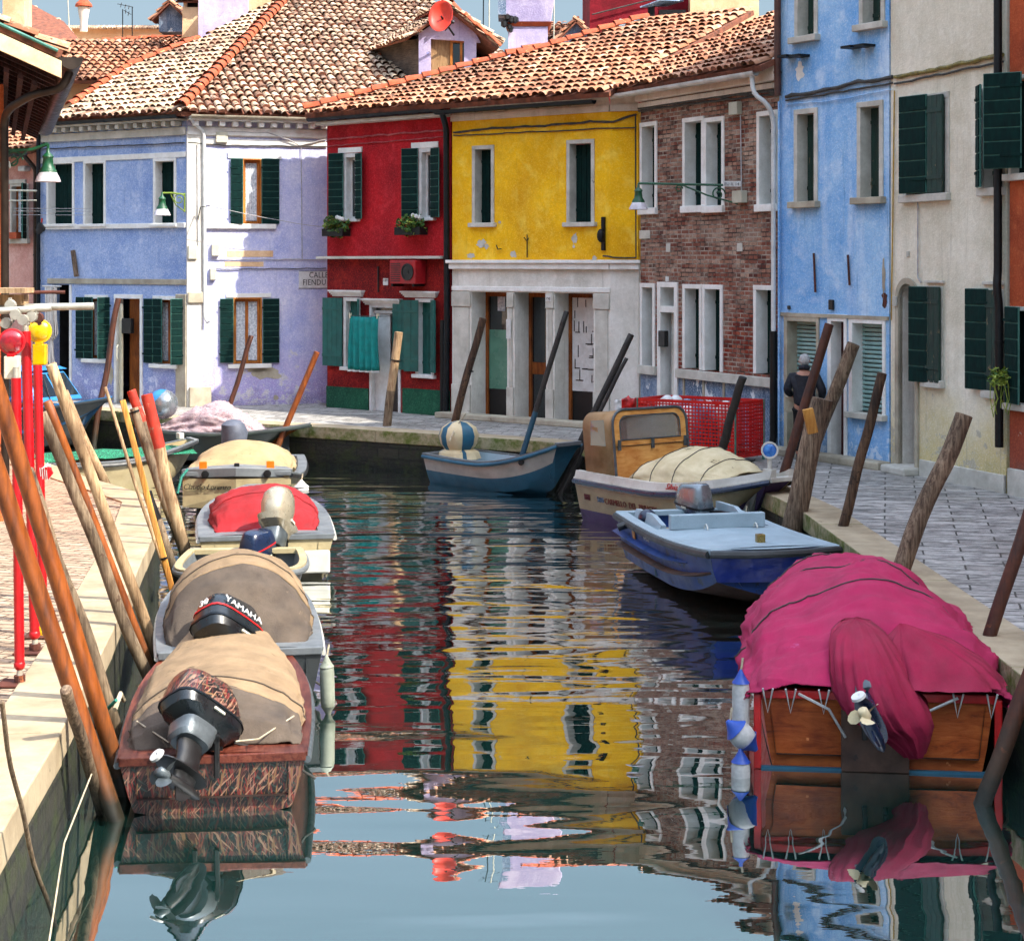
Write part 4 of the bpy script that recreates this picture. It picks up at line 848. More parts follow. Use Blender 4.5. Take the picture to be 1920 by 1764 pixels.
WH.mb().box((a0-.0, -.45, .7), (a1, -.4, zs_+rr)).build('door', MAT['brownwood'], h); WH.mb().box((a0-.1, -.3, .73), (a1+.12, .3, .86)).build('step', MAT['stone'], h, bevel=.03)
WH.mb().box((a0-.12, .036, zs_-.12), (a0+.0, .07, zs_+.03)).box((a1, .036, zs_-.12), (a1+.12, .07, zs_+.03)).build('impost', MAT['stone'], h, bevel=.01)
WH.mb().box((a1+.15, .0, .72), (WH.L, .05, 1.0)).build('plinth', MAT['stone'], h, bevel=.01)
band(WH, h, 1738, 526, 1772, 531, .05, 'stone', 'drip_moulding'); band(WH, h, 1846, 528, 1883, 534, .05, 'stone', 'drip_moulding')
cable(h, [fp(WH, 1680, 146), fp(WH, 1780, 126), fp(WH, 1884, 103)], .03, simple('yellowed_cable', '#8a7a34', '#4a4424', 12), twist=.02); cable(h, [fp(WH, 1680, 158), fp(WH, 1884, 116)], .018, MAT['cable'])
cable(h, [fp(WH, 1724, 370), fp(WH, 1724, 520), fp(WH, 1730, 530)], .012, MAT['cable_pale'])
cable(h, [fp(WH, 1680, 170), fp(WH, 1677, 420), fp(WH, 1674, 600)], .012, simple('ochre_conduit', '#b9963c', '#8a6c28', 8))
jbox(WH, h, 1701, 471, 1706, 482, .02, 'stone', 'house_number_plate')
pipe(h, [WH.p(WH.L-.06, .1, 11), WH.p(WH.L-.06, .1, 3.9), WH.p(WH.L-.03, .14, 3.7), WH.p(WH.L-.03, .1, 3.4), WH.p(WH.L-.03, .1, 1.4)], .06, MAT['iron'])
MB().prism([tuple(WH.p(0, .3, 0))[:2], tuple(WH.p(WH.L, .3, 0))[:2], tuple(WH.p(WH.L, -5, 0))[:2], tuple(WH.p(0, -5, 0))[:2]], 11.2, 11.4).build('roof', MAT['tile_bed'], h)

# ---- 7 orange red house at the right edge, and one added out of frame to shade the quay
h = thing('terracotta_house', 'terracotta orange house with dark shutter and hanging plant nearest on the right', 'house', base(OR))
q1 = OR.rect(1893, 575, 1935, 757); q2 = OR.rect(1893, 140, 1945, 325); wall(OR, h, MAT['orange'], .6, 10.6, [q1, q2], depth=5)
window(h, OR, q1, b=.06, r=.15, sill=.1, mat='stone'); window(h, OR, q2, b=.06, r=.15, sill=.1, mat='stone')
leaf_shutter(OR, q1[0]-.0, q1[0]+.45, q1[1], q1[3], .05, h, MAT['shutter'], 6, ang=12, hinge='l'); o = leaf_shutter(OR, OR.s_of(1893)-.15, OR.s_of(1893)+.4, OR.rect(1870, 140, 1920, 318)[1], OR.rect(1870, 140, 1920, 318)[3], .08, h, MAT['shutter'], 7, ang=35, hinge='r')
OR.mb().box((.02, 0, .72), (OR.L, .06, 1.12)).build('plinth', MAT['stone'], h, bevel=.01)
h = thing('added_shade_house', 'red ochre house added out of view along the row to shade the quay', 'house', (10.4, 13, .75))
E1 = Fac((8.7, 20.4), (12.5, 4)); wall(E1, h, MAT['orange'], .6, 14, [], depth=6)  # unseen; made tall so its shadow reaches the right hand boats
# ---------------------------------------------------------------- pink house, near eaves house, background roofs
PK = Fac((-13.3, 44.2), (-11.5, 42.9))
h = thing('pink_house', 'pink plastered house with dark shutters half hidden behind the near eaves on the far left', 'house', base(PK))
q = PK.rect(20, 345, 54, 448); wall(PK, h, MAT['pink'], .6, 6.9, [q], depth=5, s0=-2)
window(h, PK, q, fill='glass', b=.06, r=.15, sill=.12, mat='stone'); leaf_shutter(PK, q[2]-.04, q[2]+.42, q[1], q[3], .04, h, MAT['shutter'], 8, ang=50)
band(PK, h, 17, 337, 50, 345, .05, 'stone', 'lintel')
PK.mb().box((PK.s_of(25), -.02, q[1]), (PK.s_of(43), .2, q[1]+.16)).build('flower_pot', MAT['terracotta'], h)
PK.mb().box((PK.s_of(45), .0, PK.zz(50, 322)), (PK.s_of(58), .2, PK.zz(50, 312))).build('floodlight', MAT['acwhite'], h, bevel=.03)
e0 = PK.p(-2, .4, 6.75); e1 = PK.p(PK.L+.1, .4, 6.75); inp = V((-PK.n.x, -PK.n.y, 0))
tile_roof(h, [e0, e1, e1+inp*3+V((0, 0, 1.1)), e0+inp*3+V((0, 0, 1.1))], PK.t.to_3d(), V((0, 0, 1)), MAT['tile_orange'], seed=51)
gutter(h, PK, -1.5, PK.L, 6.66, .45, MAT['gutterdark']); pipe(h, [PK.p(PK.L-.05, .45, 6.6), PK.p(PK.L-.05, .1, 6.3), PK.p(PK.L-.05, .1, .8)], .055, MAT['pipebrown'])

def block(name, label, mat, u0, u1, v0, Y, depth=5, cat='house', zb=.75):
    a, b = W(u0, v0, Y), W(u1, v0, Y); h = thing(name, label, cat, ((a.x+b.x)/2, Y, zb))
    MB().box((a.x, Y, zb), (b.x, Y+depth, a.z)).build('wall', mat, h); return h, a, b
def pitched(h, a, b, out, rise, back, mat, seed, along=None, over=.3):
    """one roof slope facing the viewer between eave points a and b"""
    a, b = V(a), V(b); t = (b-a).normalized(); n = V((t.y, -t.x, 0)).normalized(); e0 = a-t*over+n*out; e1 = b+t*over+n*out
    up = -n*back+V((0, 0, rise)); tile_roof(h, [e0, e1, e1+up, e0+up], t, V((0, 0, 1)), mat, seed=seed); return e0+up, e1+up
h, a, b = block('peach_house', 'peach plastered house with sloping tiled roof behind the violet house on the far left', MAT['peach'], 30, 215, 150, 50)
pitched(h, W(40, 150, 49.5), W(235, 152, 49.5), .2, 1.6, 4, MAT['tile_orange'], 61)
h, a, b = block('cottage', 'low house with lichen dark tile roof rising to the left behind the pink house', MAT['peach'], -60, 165, 98, 56)
e = [W(35, 100, 55), W(170, 98, 55), W(120, 40, 59), W(60, 8, 60), W(35, -10, 60)]
tile_roof(h, e, V((1, 0, 0)), V((0, 0, 1)), MAT['tile_pale'], seed=62)
h, a, b = block('orange_roof_house', 'long low house with orange tile roof and dark gutter behind the violet roof', MAT['orange2'], 165, 375, 106, 54)
x0, x1 = pitched(h, W(172, 104, 53.8), W(352, 92, 53.8), .2, .75, 3, MAT['tile_orange'], 63); ridge(h, x0, x1, r=.1); MB().tube([W(170, 106, 53.5), W(345, 96, 53.5)], .08).build('gutter', MAT['gutterdark'], h, smooth=True)
h, a, b = block('white_house', 'white flat topped house wall with a row of pale coping tiles on the skyline', MAT['peach'], 118, 400, 52, 62)
mb = MB(); 
for k in range(60): x = W(120, 0, 62).x+k*.09; mb.tube([(x, 61.8, W(0, 55-k*.0, 62).z), (x, 62.3, W(0, 50, 62).z+.05)], .04, 6)
mb.build('coping_tiles', MAT['tile_pale'], h)
def chimney(name, label, u0, u1, v0, v1, Y, mat, cap='hip', dep=.8, capmat=None):
    a, b = W(u0, v1, Y), W(u1, v0, Y); h = thing(name, label, 'chimney', ((a.x+b.x)/2, Y, a.z)); w_ = b.x-a.x
    if cap == 'round':
        MB().lathe([(w_*.32, a.z), (w_*.32, b.z-.5), (w_*.5, b.z-.1), (w_*.5, b.z)], 14, o=((a.x+b.x)/2, Y, 0)).build('stack', mat, h, smooth=True)
        MB().lathe([(w_*.75, b.z+.02), (w_*.7, b.z+.1), (.05, b.z+.35)], 12, o=((a.x+b.x)/2, Y, 0)).build('cap', MAT['terracotta'], h)
        return h
    MB().box((a.x, Y, a.z), (b.x, Y+dep, b.z)).build('stack', mat, h)
    if cap == 'hip':
        mb = MB()
        for i in range(3): x = a.x+.02+(w_-.14)*i/2; mb.box((x, Y+.05, b.z), (x+.1, Y+.2, b.z+.16)).box((x, Y+dep-.2, b.z), (x+.1, Y+dep-.05, b.z+.16))
        mb.build('vent_pillars', mat, h); MB().box((a.x+.1, Y+.2, b.z), (b.x-.1, Y+dep-.2, b.z+.16)).build('flue', MAT['dark'], h)
        z = b.z+.16; xm = (a.x+b.x)/2; tile_roof(h, [(a.x-.18, Y-.15, z), (b.x+.18, Y-.15, z), (b.x, Y+dep/2, z+.38), (a.x, Y+dep/2, z+.38)], V((1, 0, 0)), V((0, 0, 1)), MAT['tile_orange'], seed=77, L=.3, w=.18, under=.04, name='cap')
    if cap == 'gable':
        z = b.z; xm = (a.x+b.x)/2
        MB().loft([[(a.x, y, z), (b.x, y, z), (xm, y, z+w_*.55)] for y in (Y, Y+dep)]).build('gable', mat, h)
        tile_roof(h, [(a.x-.2, Y-.2, z-.12), (a.x-.2, Y+dep+.1, z-.12), (xm, Y+dep+.1, z+w_*.6), (xm, Y-.2, z+w_*.6)], V((0, 1, 0)), V((0, 0, 1)), MAT['tile_orange'], seed=78, L=.3, w=.18, under=.04, name='cap')
        tile_roof(h, [(xm, Y-.2, z+w_*.6), (xm, Y+dep+.1, z+w_*.6), (b.x+.2, Y+dep+.1, z-.12), (b.x+.2, Y-.2, z-.12)], V((0, 1, 0)), V((0, 0, 1)), MAT['tile_orange'], seed=79, L=.3, w=.18, under=.04, name='cap')
    return h
chimney('chimney', 'slim white round chimney with small terracotta hat on the skyline', 146, 168, 14, 60, 61, MAT['white'], 'round')
chimney('chimney', 'square chimney with peach sunlit side and open tiled hat left of the big hip', 342, 405, 14, 70, 52, MAT['peach'])
chimney('chimney', 'small grey chimney with gabled orange tile hat next to the antennas', 298, 342, 30, 60, 53, MAT['dado'], 'gable')
chimney('chimney', 'big peach chimney block at the top left corner above the near eaves', 5, 45, -40, 72, 49, MAT['peach'], 'none')
h = chimney('chimney', 'lean mauve wall block rising behind the violet roof ridge', 372, 462, -30, 84, 49.5, MAT['mauve'], 'none', 3)
MB().loft([[(W(372, 84, 49.3).x, y, W(0, 84, 49.3).z), (W(466, -5, 49.3).x, y, W(0, -30, 49.3).z), (W(466, 40, 49.3).x, y, W(0, 60, 49.3).z)] for y in (49.2, 49.5)]).build('sloping_wall', MAT['mauve'], h)
MB().box((W(462, 0, 49.4).x, 49.3, W(0, 60, 49.3).z), (W(545, 0, 49.4).x, 51, W(0, -35, 49.3).z)).build('sunlit_wall', MAT['peach'], h)
c = W(992, 50, 44.5)
h = thing('chimney', 'large flaring lilac and grey chimney with weathered brick course in front of the sky', 'chimney', (c.x, 44.5, W(0, 100, 44.5).z))
def CH(u, v): p = W(u, v, 44.5); return p
za, zm, zt = CH(0, 105).z, CH(0, 50).z, CH(0, -70).z; xa, xb = CH(953, 0).x, CH(1027, 0).x; xc, xd = CH(940, 0).x, CH(1039, 0).x; yb = 45.6
MB().box((xa, 44.5, za-1), (xb, yb, zm)).build('stack', MAT['mauve'], h)
MB().loft([[(xa-.02, 44.48, zm+.002), (xb+.05, 44.48, zm+.002), (xb+.05, yb+.02, zm+.002), (xa-.02, yb+.02, zm+.002)], [(xa-.06, 44.42, zm+.10), (xb+.10, 44.42, zm+.10), (xb+.10, yb+.06, zm+.10), (xa-.06, yb+.06, zm+.10)]]).build('brick_course', MAT['terracotta'], h)
MB().loft([[(xa-.04, 44.44, zm+.103), (xb+.08, 44.44, zm+.103), (xb+.08, yb+.04, zm+.103), (xa-.04, yb+.04, zm+.103)], [(xc, 44.4, zm+.6), (xd, 44.4, zm+.6), (xd, yb+.1, zm+.6), (xc, yb+.1, zm+.6)], [(xc-.1, 44.3, zt), (xd+.1, 44.3, zt), (xd+.1, yb+.2, zt), (xc-.1, yb+.2, zt)]]).build('flare', MAT['mauve'], h, bevel=.02)
MB().box((xc-.08, 44.36, zm+.28), (xc+.12, yb+.12, zt-.1)).build('slate_side', MAT['dado'], h)
mb = MB(); rnd = random.Random(5)
for k in range(9): mb.ball((xa-.03+rnd.uniform(-.08, .22), 44.42, zm+rnd.uniform(-.12, .25)), rnd.uniform(.05, .11), 7)
mb.build('broken_masonry', MAT['black'], h)
# small roof house and chimney right of it
h, a, b = block('orange_roof_house', 'small house with bright orange tile roof left of the crimson wall', MAT['peach'], 1035, 1110, 85, 52)
pitched(h, W(1038, 84, 51.8), W(1112, 82, 51.8), .2, 1.0, 3, MAT['tile_orange'], 64)
chimney('chimney', 'low grey chimney with gabled tile hat beside the crimson wall', 1056, 1104, 68, 95, 47, MAT['dado'], 'gable')
h, a, b = block('crimson_house', 'crimson house wall rising behind the brick house roof', MAT['crimson'], 1106, 1330, -60, 48)
MB().box((W(1100, 0, 47.9).x, 47.8, a.z-.4), (W(1292, 0, 47.9).x, 47.99, a.z-.3)).build('cornice', MAT['crimson'], h)
MB().box((W(1292, 0, 47.8).x, 47.5, 4), (W(1420, 0, 47.8).x, 52, W(0, -90, 48).z)).build('side_wall', MAT['peach'], h)
MB().tube([W(1110, 28, 47.9), W(1200, 5, 47.9), W(1230, -2, 47.9)], .02).build('cable', MAT['cable'], h)
def ac_unit(name, label, p, w_, hh, d, t, n, mat, grille):
    h = thing(name, label, 'air conditioner', tuple(p)); M = Matrix(((t.x, n.x, 0, p[0]), (t.y, n.y, 0, p[1]), (0, 0, 1, p[2]), (0, 0, 0, 1)))
    MB(M).box((0, 0, 0), (w_, d, hh)).build('casing', mat, h, bevel=.02)
    mb = MB(M)
    for k in range(9): mb.box((.04, d+.001, hh*.1+k*hh*.09), (w_*.42, d+.008, hh*.1+k*hh*.09+hh*.035))
    mb.build('grille', grille, h)
    MB(M).lathe([(hh*.36, 0), (hh*.36, .02), (hh*.3, .022), (hh*.3, .01), (.04, .01), (.04, .02), (.001, .022)], 20, axis=Matrix.Rotation(R(-90), 4, 'X'), o=(w_*.7, d, hh*.5)).build('fan_cover', grille, h)
    for x_ in (.05, w_-.1): MB(M).box((x_, 0, -.06), (x_+.05, d, -.003)).build('bracket', MAT['iron'], h)
    return h
p = W(1162, 68, 47.4); ac_unit('air_conditioner', 'white air conditioner on the crimson wall above the brick house roof', (p.x, 47.98, p.z), .64, .5, .3, V((1, 0, 0)), V((0, -1, 0)), MAT['acwhite'], MAT['dado'])
s = RD.s_of(752); z0, z1 = RD.zz(780, 532), RD.zz(780, 488); pp = RD.p(s, .02, z0)
h = ac_unit('air_conditioner', 'red painted air conditioner on the red house wall under the ledge', tuple(pp), .78, z1-z0, .34, RD.t.to_3d(), RD.n.to_3d(), MAT['acred'], MAT['black'])
# awning like shade on the crimson wall
h = thing('ventilation_hood', 'small grey metal hood with dark outlet under it on the crimson wall', 'hood', tuple(W(1230, 60, 47.4)))
MB().face([W(1200, 14, 47), W(1238, 0, 47), W(1282, 2, 47.8), W(1250, 12, 47.8)]).build('hood', MAT['dado'], h, solid=.03); MB().box(tuple(W(1216, 46, 47.3)), tuple(W(1226, 12, 47.6))).box(tuple(W(1236, 40, 47.3)), tuple(W(1284, 22, 47.6))).build('outlet', MAT['iron'], h)
# satellite dish on the dormer
c = W(827, 31, 43.0); h = thing('satellite_dish', 'red satellite dish fixed in front of the dormer gable', 'satellite dish', tuple(c))
ax = V((-.25, -.9, .25)).normalized().to_track_quat('Z', 'Y').to_matrix().to_4x4()
MB().lathe([(.001, -.09), (.12, -.082), (.2, -.06), (.28, -.02), (.36, .03), (.365, .028), (.28, -.035), (.001, -.11)], 32, axis=ax @ Matrix.Diagonal((.86, 1.12, 1, 1)), o=c).build('dish', MAT['dish'], h, smooth=True, ang=70)
MB().tube([c+V((.1, 0, -.35)), c+V((.3, -.45, -.2))], .015).tube([c, c+V((.3, .5, -.4))], .025).build('feed_arm', MAT['iron'], h); MB().ball(c+V((.3, -.45, -.2)), .05, 8).build('feed_horn', MAT['iron'], h)
# antennas
def antenna(label, pts, bars, Y):
    h = thing('antenna', label, 'antenna', tuple(W(pts[0][0], pts[0][1], Y)))
    MB().tube([W(u, v, Y) for u, v in pts], .018, 6).build('mast', MAT['plasticgrey'] if 'white' in label else MAT['gutterdark'], h)
    if bars:
        mb = MB()
        for a, b in bars: mb.tube([W(a[0], a[1], Y), W(b[0], b[1], Y+.2)], .012, 5)
        mb.build('elements', MAT['gutterdark'], h)
    return h
antenna('thin grey antenna mast with slanted crossbars, right one of the pair beside the grey chimney', [(248, 70), (248, 14)], [((220, 8), (250, 14)), ((228, 6), (226, 14)), ((236, 9), (234, 16)), ((242, 11), (241, 18))], 60)
antenna('short grey antenna mast with crossbars, left one of the pair beside the grey chimney', [(230, 73), (230, 18)], [((232, 20), (246, 28)), ((236, 18), (235, 26)), ((242, 22), (240, 30))], 60)
antenna('white antenna mast next to the slim round chimney', [(130, 60), (126, -30)], [], 60)
antenna('tall dark antenna mast between the dormer and the mauve chimney', [(906, 60), (907, -60)], [((894, -48), (922, -50)), ((897, -42), (918, -44)), ((900, -36), (916, -38))], 47)
antenna('white knobbly antenna mast between the dormer and the mauve chimney', [(917, 62), (918, -80)], [((905, -75), (930, -75))], 48)
antenna('thin white mast right of the mauve chimney', [(1038, 92), (1040, -75)], [], 46)
# ---- near house on the left quay: gable overhang toward the viewer, eaves running away along the canal
ed = V((-.281, .960, 0)); ew = V((-.960, -.281, 0)); O_ = V((-5.32, 20.7, 0)); ez = 6.42       # eave line, inland direction
h = thing('eaves_house', 'near orange house on the left quay with timber eaves and deep brown gutter', 'house', (-7.5, 24, .75))
def E_(a, b, z): q = O_+ed*a+ew*b; return (q.x, q.y, z)
C_ = V((-6.47, 22.4, 0)); NH = Fac((C_.x+ew.x*7, C_.y+ew.y*7), (C_.x, C_.y))
MB().prism([(C_+ew*7).to_2d(), C_.to_2d(), (C_+ed*9.5).to_2d(), (C_+ed*9.5+ew*7).to_2d()], .7, 6.3).build('wall', MAT['orange2'], h)
sl_ = .44
tile_roof(h, [E_(0, -.05, ez+.12), E_(11.5, -.05, ez+.12), E_(11.5, 5, ez+.12+5*sl_), E_(0, 5, ez+.12+5*sl_)], ed, V((0, 0, 1)), MAT['tile_orange'], seed=71)
rf = wood('dark_rafter_wood', '#3c2018', '#57302a', '#1a0e0a', 4); so_ = simple('cream_soffit', '#e8d2a8', '#c9a878', 4, .7, .2)
MB().loft([[E_(a, 0, ez-.06), E_(a, 0, ez), E_(a, 5, ez+5*sl_), E_(a, 5, ez+5*sl_-.06)] for a in (.03, 11.4)]).build('roof_boards', rf, h)
MB().loft([[E_(a, -.02, ez-.22), E_(a, -.02, ez-.02), E_(a, 5, ez+5*sl_-.02), E_(a, 5, ez+5*sl_-.22)] for a in (-.04, .02)]).build('verge_board', so_, h)
mb = MB(); a = .5
while a < 11:
    mb.loft([[E_(aa, .02, ez-.2), E_(aa, .02, ez-.065), E_(aa, 1.6, ez+1.6*sl_-.065), E_(aa, 1.6, ez+1.6*sl_-.2)] for aa in (a, a+.11)]); a += .55
mb.build('rafters', rf, h)
mb = MB()
for k in range(9): mb.loft([[E_(aa, .25+.16*k, ez-.30+.16*k*sl_), E_(aa, .31+.16*k, ez-.28+.16*k*sl_), E_(aa, .31+.16*k, ez-.22+.16*k*sl_), E_(aa, .25+.16*k, ez-.24+.16*k*sl_)] for aa in (.2, 10)])
mb.build('under_eaves_slats', rf, h)
mb = MB(); gr = .14
for r_, dz in ((gr, 0), (gr-.012, .003)): mb.loft([[E_(a, -.13+r_*math.cos(t), ez+.03+dz+r_*math.sin(t)) for t in (math.pi+math.pi*j/10 for j in range(11))] for a in (-.02, 11.5)], closed=False)
mb.face([E_(-.02, -.13+gr*math.cos(t), ez+.03+gr*math.sin(t)) for t in (math.pi+math.pi*j/10 for j in range(11))])
for k in range(22):
    a = .1+k*.5; mb.loft([[E_(aa, -.13+(gr+.012)*math.cos(t), ez+.03+(gr+.012)*math.sin(t)) for t in (math.pi+math.pi*j/10 for j in range(11))] for aa in (a, a+.04)], closed=False)
mb.build('gutter', MAT['pipebrown'], h, smooth=True, ang=60); MB().tube([E_(-.03, .02, ez+.1), E_(-.03, 4, ez+.1+4*sl_)], .02).build('verge_flashing', MAT['copper'], h)
pipe(h, [E_(.35, -.13, ez-.1), E_(.35, -.05, ez-.3), W(60, 178, 21.2), W(16, 204, 21.4), W(8, 225, 21.6), W(9, 520, 21.9), W(10, 940, 22.0)], .052, MAT['pipebrown'])
MB().tube([W(0, 312, 21.75), W(18, 309, 21.75)], .05).build('pipe_clamp', MAT['plasticgrey'], h, smooth=True)

# ---------------------------------------------------------------- street furniture on the walls
def lamp(label, top, s=1., arm=None, armmat=None):
    """bell shaped green wall lamp hanging from top; arm: list of tubes of world points"""
    h = thing('wall_lamp', label, 'lamp', tuple(top)); o = V(top)
    MB().lathe([(.02, 0), (.028, -.06), (.07, -.10), (.085, -.13), (.075, -.16), (.085, -.26), (.12, -.30), (.13, -.32), (.14, -.36), (.001, -.361)] if 0 else [(.018*s, .02*s), (.028*s, -.06*s), (.075*s, -.11*s), (.085*s, -.13*s), (.07*s, -.15*s), (.085*s, -.27*s), (.125*s, -.33*s), (.13*s, -.36*s)], 18, o=o).build('lamp_housing', MAT['lampgreen'], h, smooth=True, ang=50)
    MB().lathe([(.128*s, -.361*s), (.17*s, -.44*s), (.19*s, -.50*s), (.17*s, -.502*s), (.11*s, -.37*s)], 18, o=o).build('lamp_shade', MAT['lampglass'], h, smooth=True)
    if arm: 
        mb = MB()
        for pts, r in arm: mb.tube(pts, r, 7)
        mb.build('lamp_arm', armmat or MAT['lampgreen'], h, smooth=True)
    return h
def scroll(c, t, r, turns=1.4, a0=0, n=22): return [V(c)+V(t)*(r*(1-.75*i/n)*math.cos(a0+2*math.pi*turns*i/n))+V((0, 0, r*(1-.75*i/n)*math.sin(a0+2*math.pi*turns*i/n))) for i in range(n+1)]
t_ = V((1, 0, 0))
top = W(90, 278, 22.2); wl_ = W(8, 292, 22.2)
lamp('green bell wall lamp on the near orange house, leftmost of the three', top, .85, [([top+V((0, 0, .05)), W(60, 281, 22.2), W(5, 283, 22.2)], .022), (scroll(W(25, 300, 22.2), t_, .12), .012), ([W(5, 320, 22.2), W(25, 305, 22.2), W(50, 284, 22.2)], .012), ([W(90, 280, 22.2), W(90, 270, 22.2)], .02)])
Y_ = PL.Y(340)-.5; top = W(304, 362, Y_-.35)
lamp('green bell wall lamp on the violet house corner, under an ornate yellowish bracket', top, 1.0, [([top, W(322, 362, Y_), fp(PL, 350, 365, .06)], .02), (scroll(W(336, 374, Y_+.1), t_, .14), .012), ([W(320, 365, Y_), W(330, 385, Y_+.1), fp(PL, 348, 396, .05)], .014), ([fp(PL, 349, 362, .05), fp(PL, 349, 398, .05)], .02)], simple('mossy_yellow_green_iron', '#7a8a2c', '#4c6a20', 12, .5, .3))
pw = fp(BR, 1388, 348, .05); top = W(1197, 346, 31.6)
tt = (V(pw)-V(top)).normalized()
lamp('dark green bell lamp on a long iron arm from the brick house', top, .9, [([top+V((0, 0, .02)), pw], .022), (scroll(pw-tt*.35+V((0, 0, -.16)), tt, .13), .014), ([pw-tt*1.0, pw-tt*.55+V((0, 0, -.18)), pw+V((0, 0, -.33))], .016), (scroll(pw-tt*1.05+V((0, 0, -.07)), tt, .07), .012)])
h = thing('lamp_number_sign', 'small white plate under the arm of the brick house lamp', 'sign', tuple(pw))
MB(frame3(W(1375, 345, (V(pw)).y-.2), (1, 0, 0), (0, 0, 1))).box((-.18, -.05, 0), (.13, .05, .01)).build('plate', MAT['whitepaint'], h); text('lettering', 'EU IL 14', frame3(W(1372, 348, (V(pw)).y-.22), (1, 0, 0), (0, 0, 1)), .075, MAT['black'], h)
# street sign
q = PR.rect(560, 508, 640, 541); h = thing('street_sign', 'white painted street name panel on the violet wall beside the red house', 'sign', tuple(PR.p(q[0], 0, q[1])))
q = (q[0], q[1], PR.L+.1, q[3]); PR.mb().box((q[0], .003, q[1]), (q[2], .012, q[3])).build('panel', MAT['whitepaint'], h)
PR.mb().box((q[0], .0125, q[1]), (q[2], .014, q[1]+.012)).box((q[0], .0125, q[3]-.012), (q[2], .014, q[3])).build('border', MAT['cable'], h)
for i, tx in enumerate(('CALLE', 'FIENDU')): text('lettering', tx, frame3(PR.p(q[0]+(.24 if i == 0 else .09), .015, q[1]+.25-.17*i), PR.t.to_3d(), (0, 0, 1)), .19, MAT['black'], h, align='LEFT', spacing=1.05, sx=.82)
# flower boxes
def leaves(c, rx, ry, rz, n, size, seed):
    rnd = random.Random(seed); mb = MB()
    for i in range(n):
        while True:
            p = V((rnd.uniform(-1, 1), rnd.uniform(-1, 1), rnd.uniform(-1, 1)))
            if .35 < p.length < 1.08*(.8+.3*noise.noise(p*2+V((seed, 0, 0)))): break
        p = V(c)+V((p.x*rx, p.y*ry, p.z*rz)); a = V((rnd.uniform(-1, 1), rnd.uniform(-1, 1), rnd.uniform(-.3, 1))).normalized(); b = a.cross(V((rnd.uniform(-1, 1), rnd.uniform(-1, 1), rnd.uniform(-1, 1)))).normalized(); s = size*rnd.uniform(.6, 1.3)
        mb.face([p-a*s, p+b*s*.4, p+a*s, p-b*s*.4], 1 if rnd.random() < .25 else 0)
    return mb
for i, (u, v, lab, rr) in enumerate(((643, 425, 'green leafy flower box under the left upper window of the red house', .42), (783, 422, 'green leafy flower box under the right upper window of the red house', .48))):
    c = RD.p(RD.s_of(u), .22, RD.zz(u, v)); h = thing('flower_box', lab, 'flower box', tuple(c))
    M = RD.M.copy(); M.translation = c; MB(M).box((-rr*.8, -.14, -.22), (rr*.8, .12, -.05)).build('box', MAT['iron'], h, bevel=.01)
    m2 = leaves((0, 0, 0), rr, .24, .26, 620, .05, 5+i); m2.v = [tuple(M @ V(p)) for p in m2.v]; m2.build('foliage', [MAT['leaf'], MAT['leaf2']], h)
    mb = MB()
    for k in range(3): q = M @ V((rr*(.35+.2*k), .1, .2-.02*k)); mb.ball(q, .05, 7)
    mb.build('blossom', MAT['whitepaint'], h)
c = OR.p(.12, .25, OR.zz(1890, 705)); h = thing('hanging_plant', 'trailing plant with thin pale leaves on the wall of the terracotta house', 'plant', tuple(c))
leaves(c, .17, .15, .16, 260, .035, 9).build('foliage', [MAT['leaf2'], MAT['leaf']], h); mb = MB(); rnd = random.Random(3)
for k in range(9): a = V(c)+V((rnd.uniform(-.12, .12), rnd.uniform(-.1, .1), -.1)); mb.tube([a, a+V((rnd.uniform(-.08, .08), 0, -.2)), a+V((rnd.uniform(-.1, .1), 0, -rnd.uniform(.3, .5)))], .006, 4)
mb.build('stems', MAT['leaf2'], h)
# towel on a line in front of the red house door
s0, s1 = RD.s_of(677), RD.s_of(731); zt, zb = RD.zz(704, 592), RD.zz(704, 692)
h = thing('towel', 'teal green towel pegged on a line before the red house door', 'towel', tuple(RD.p(s0, .35, zb)))
mb = RD.mb(); k = 26
mb.loft([[(s0+(s1-s0)*j/k+.01*math.sin(zz_*5), .35+(.02+.05*(1-(zz_-zb)/(zt-zb)))*math.sin(j*1.15+zz_), zz_-.02*math.sin(math.pi*j/k)) for j in range(k+1)] for zz_ in [zb+(zt-zb)*q_/10 for q_ in range(11)]], closed=False)
mb.build('cloth', MAT['towel'], h, smooth=True, ang=180, solid=.012); mb = RD.mb(); mb.loft([[(s0+(s1-s0)*j/k, .352+(.07)*math.sin(j*1.15+z_), z_) for j in range(k+1)] for z_ in (zb-.05, zb-.001)], closed=False).build('hem', MAT['whitepaint'], h, solid=.014)
for s in (s0+.02, s1-.02): RD.mb().box((s-.015, .32, zt-.05), (s+.015, .38, zt+.06)).build('clothes_peg', MAT['creamdoor'], h)
MB().tube([RD.p(s0-.3, .02, zt+.01), RD.p(s0, .35, zt), RD.p(s1, .35, zt), RD.p(s1+.2, .02, zt+.01)], .008, 5).build('line', MAT['cable'], h)
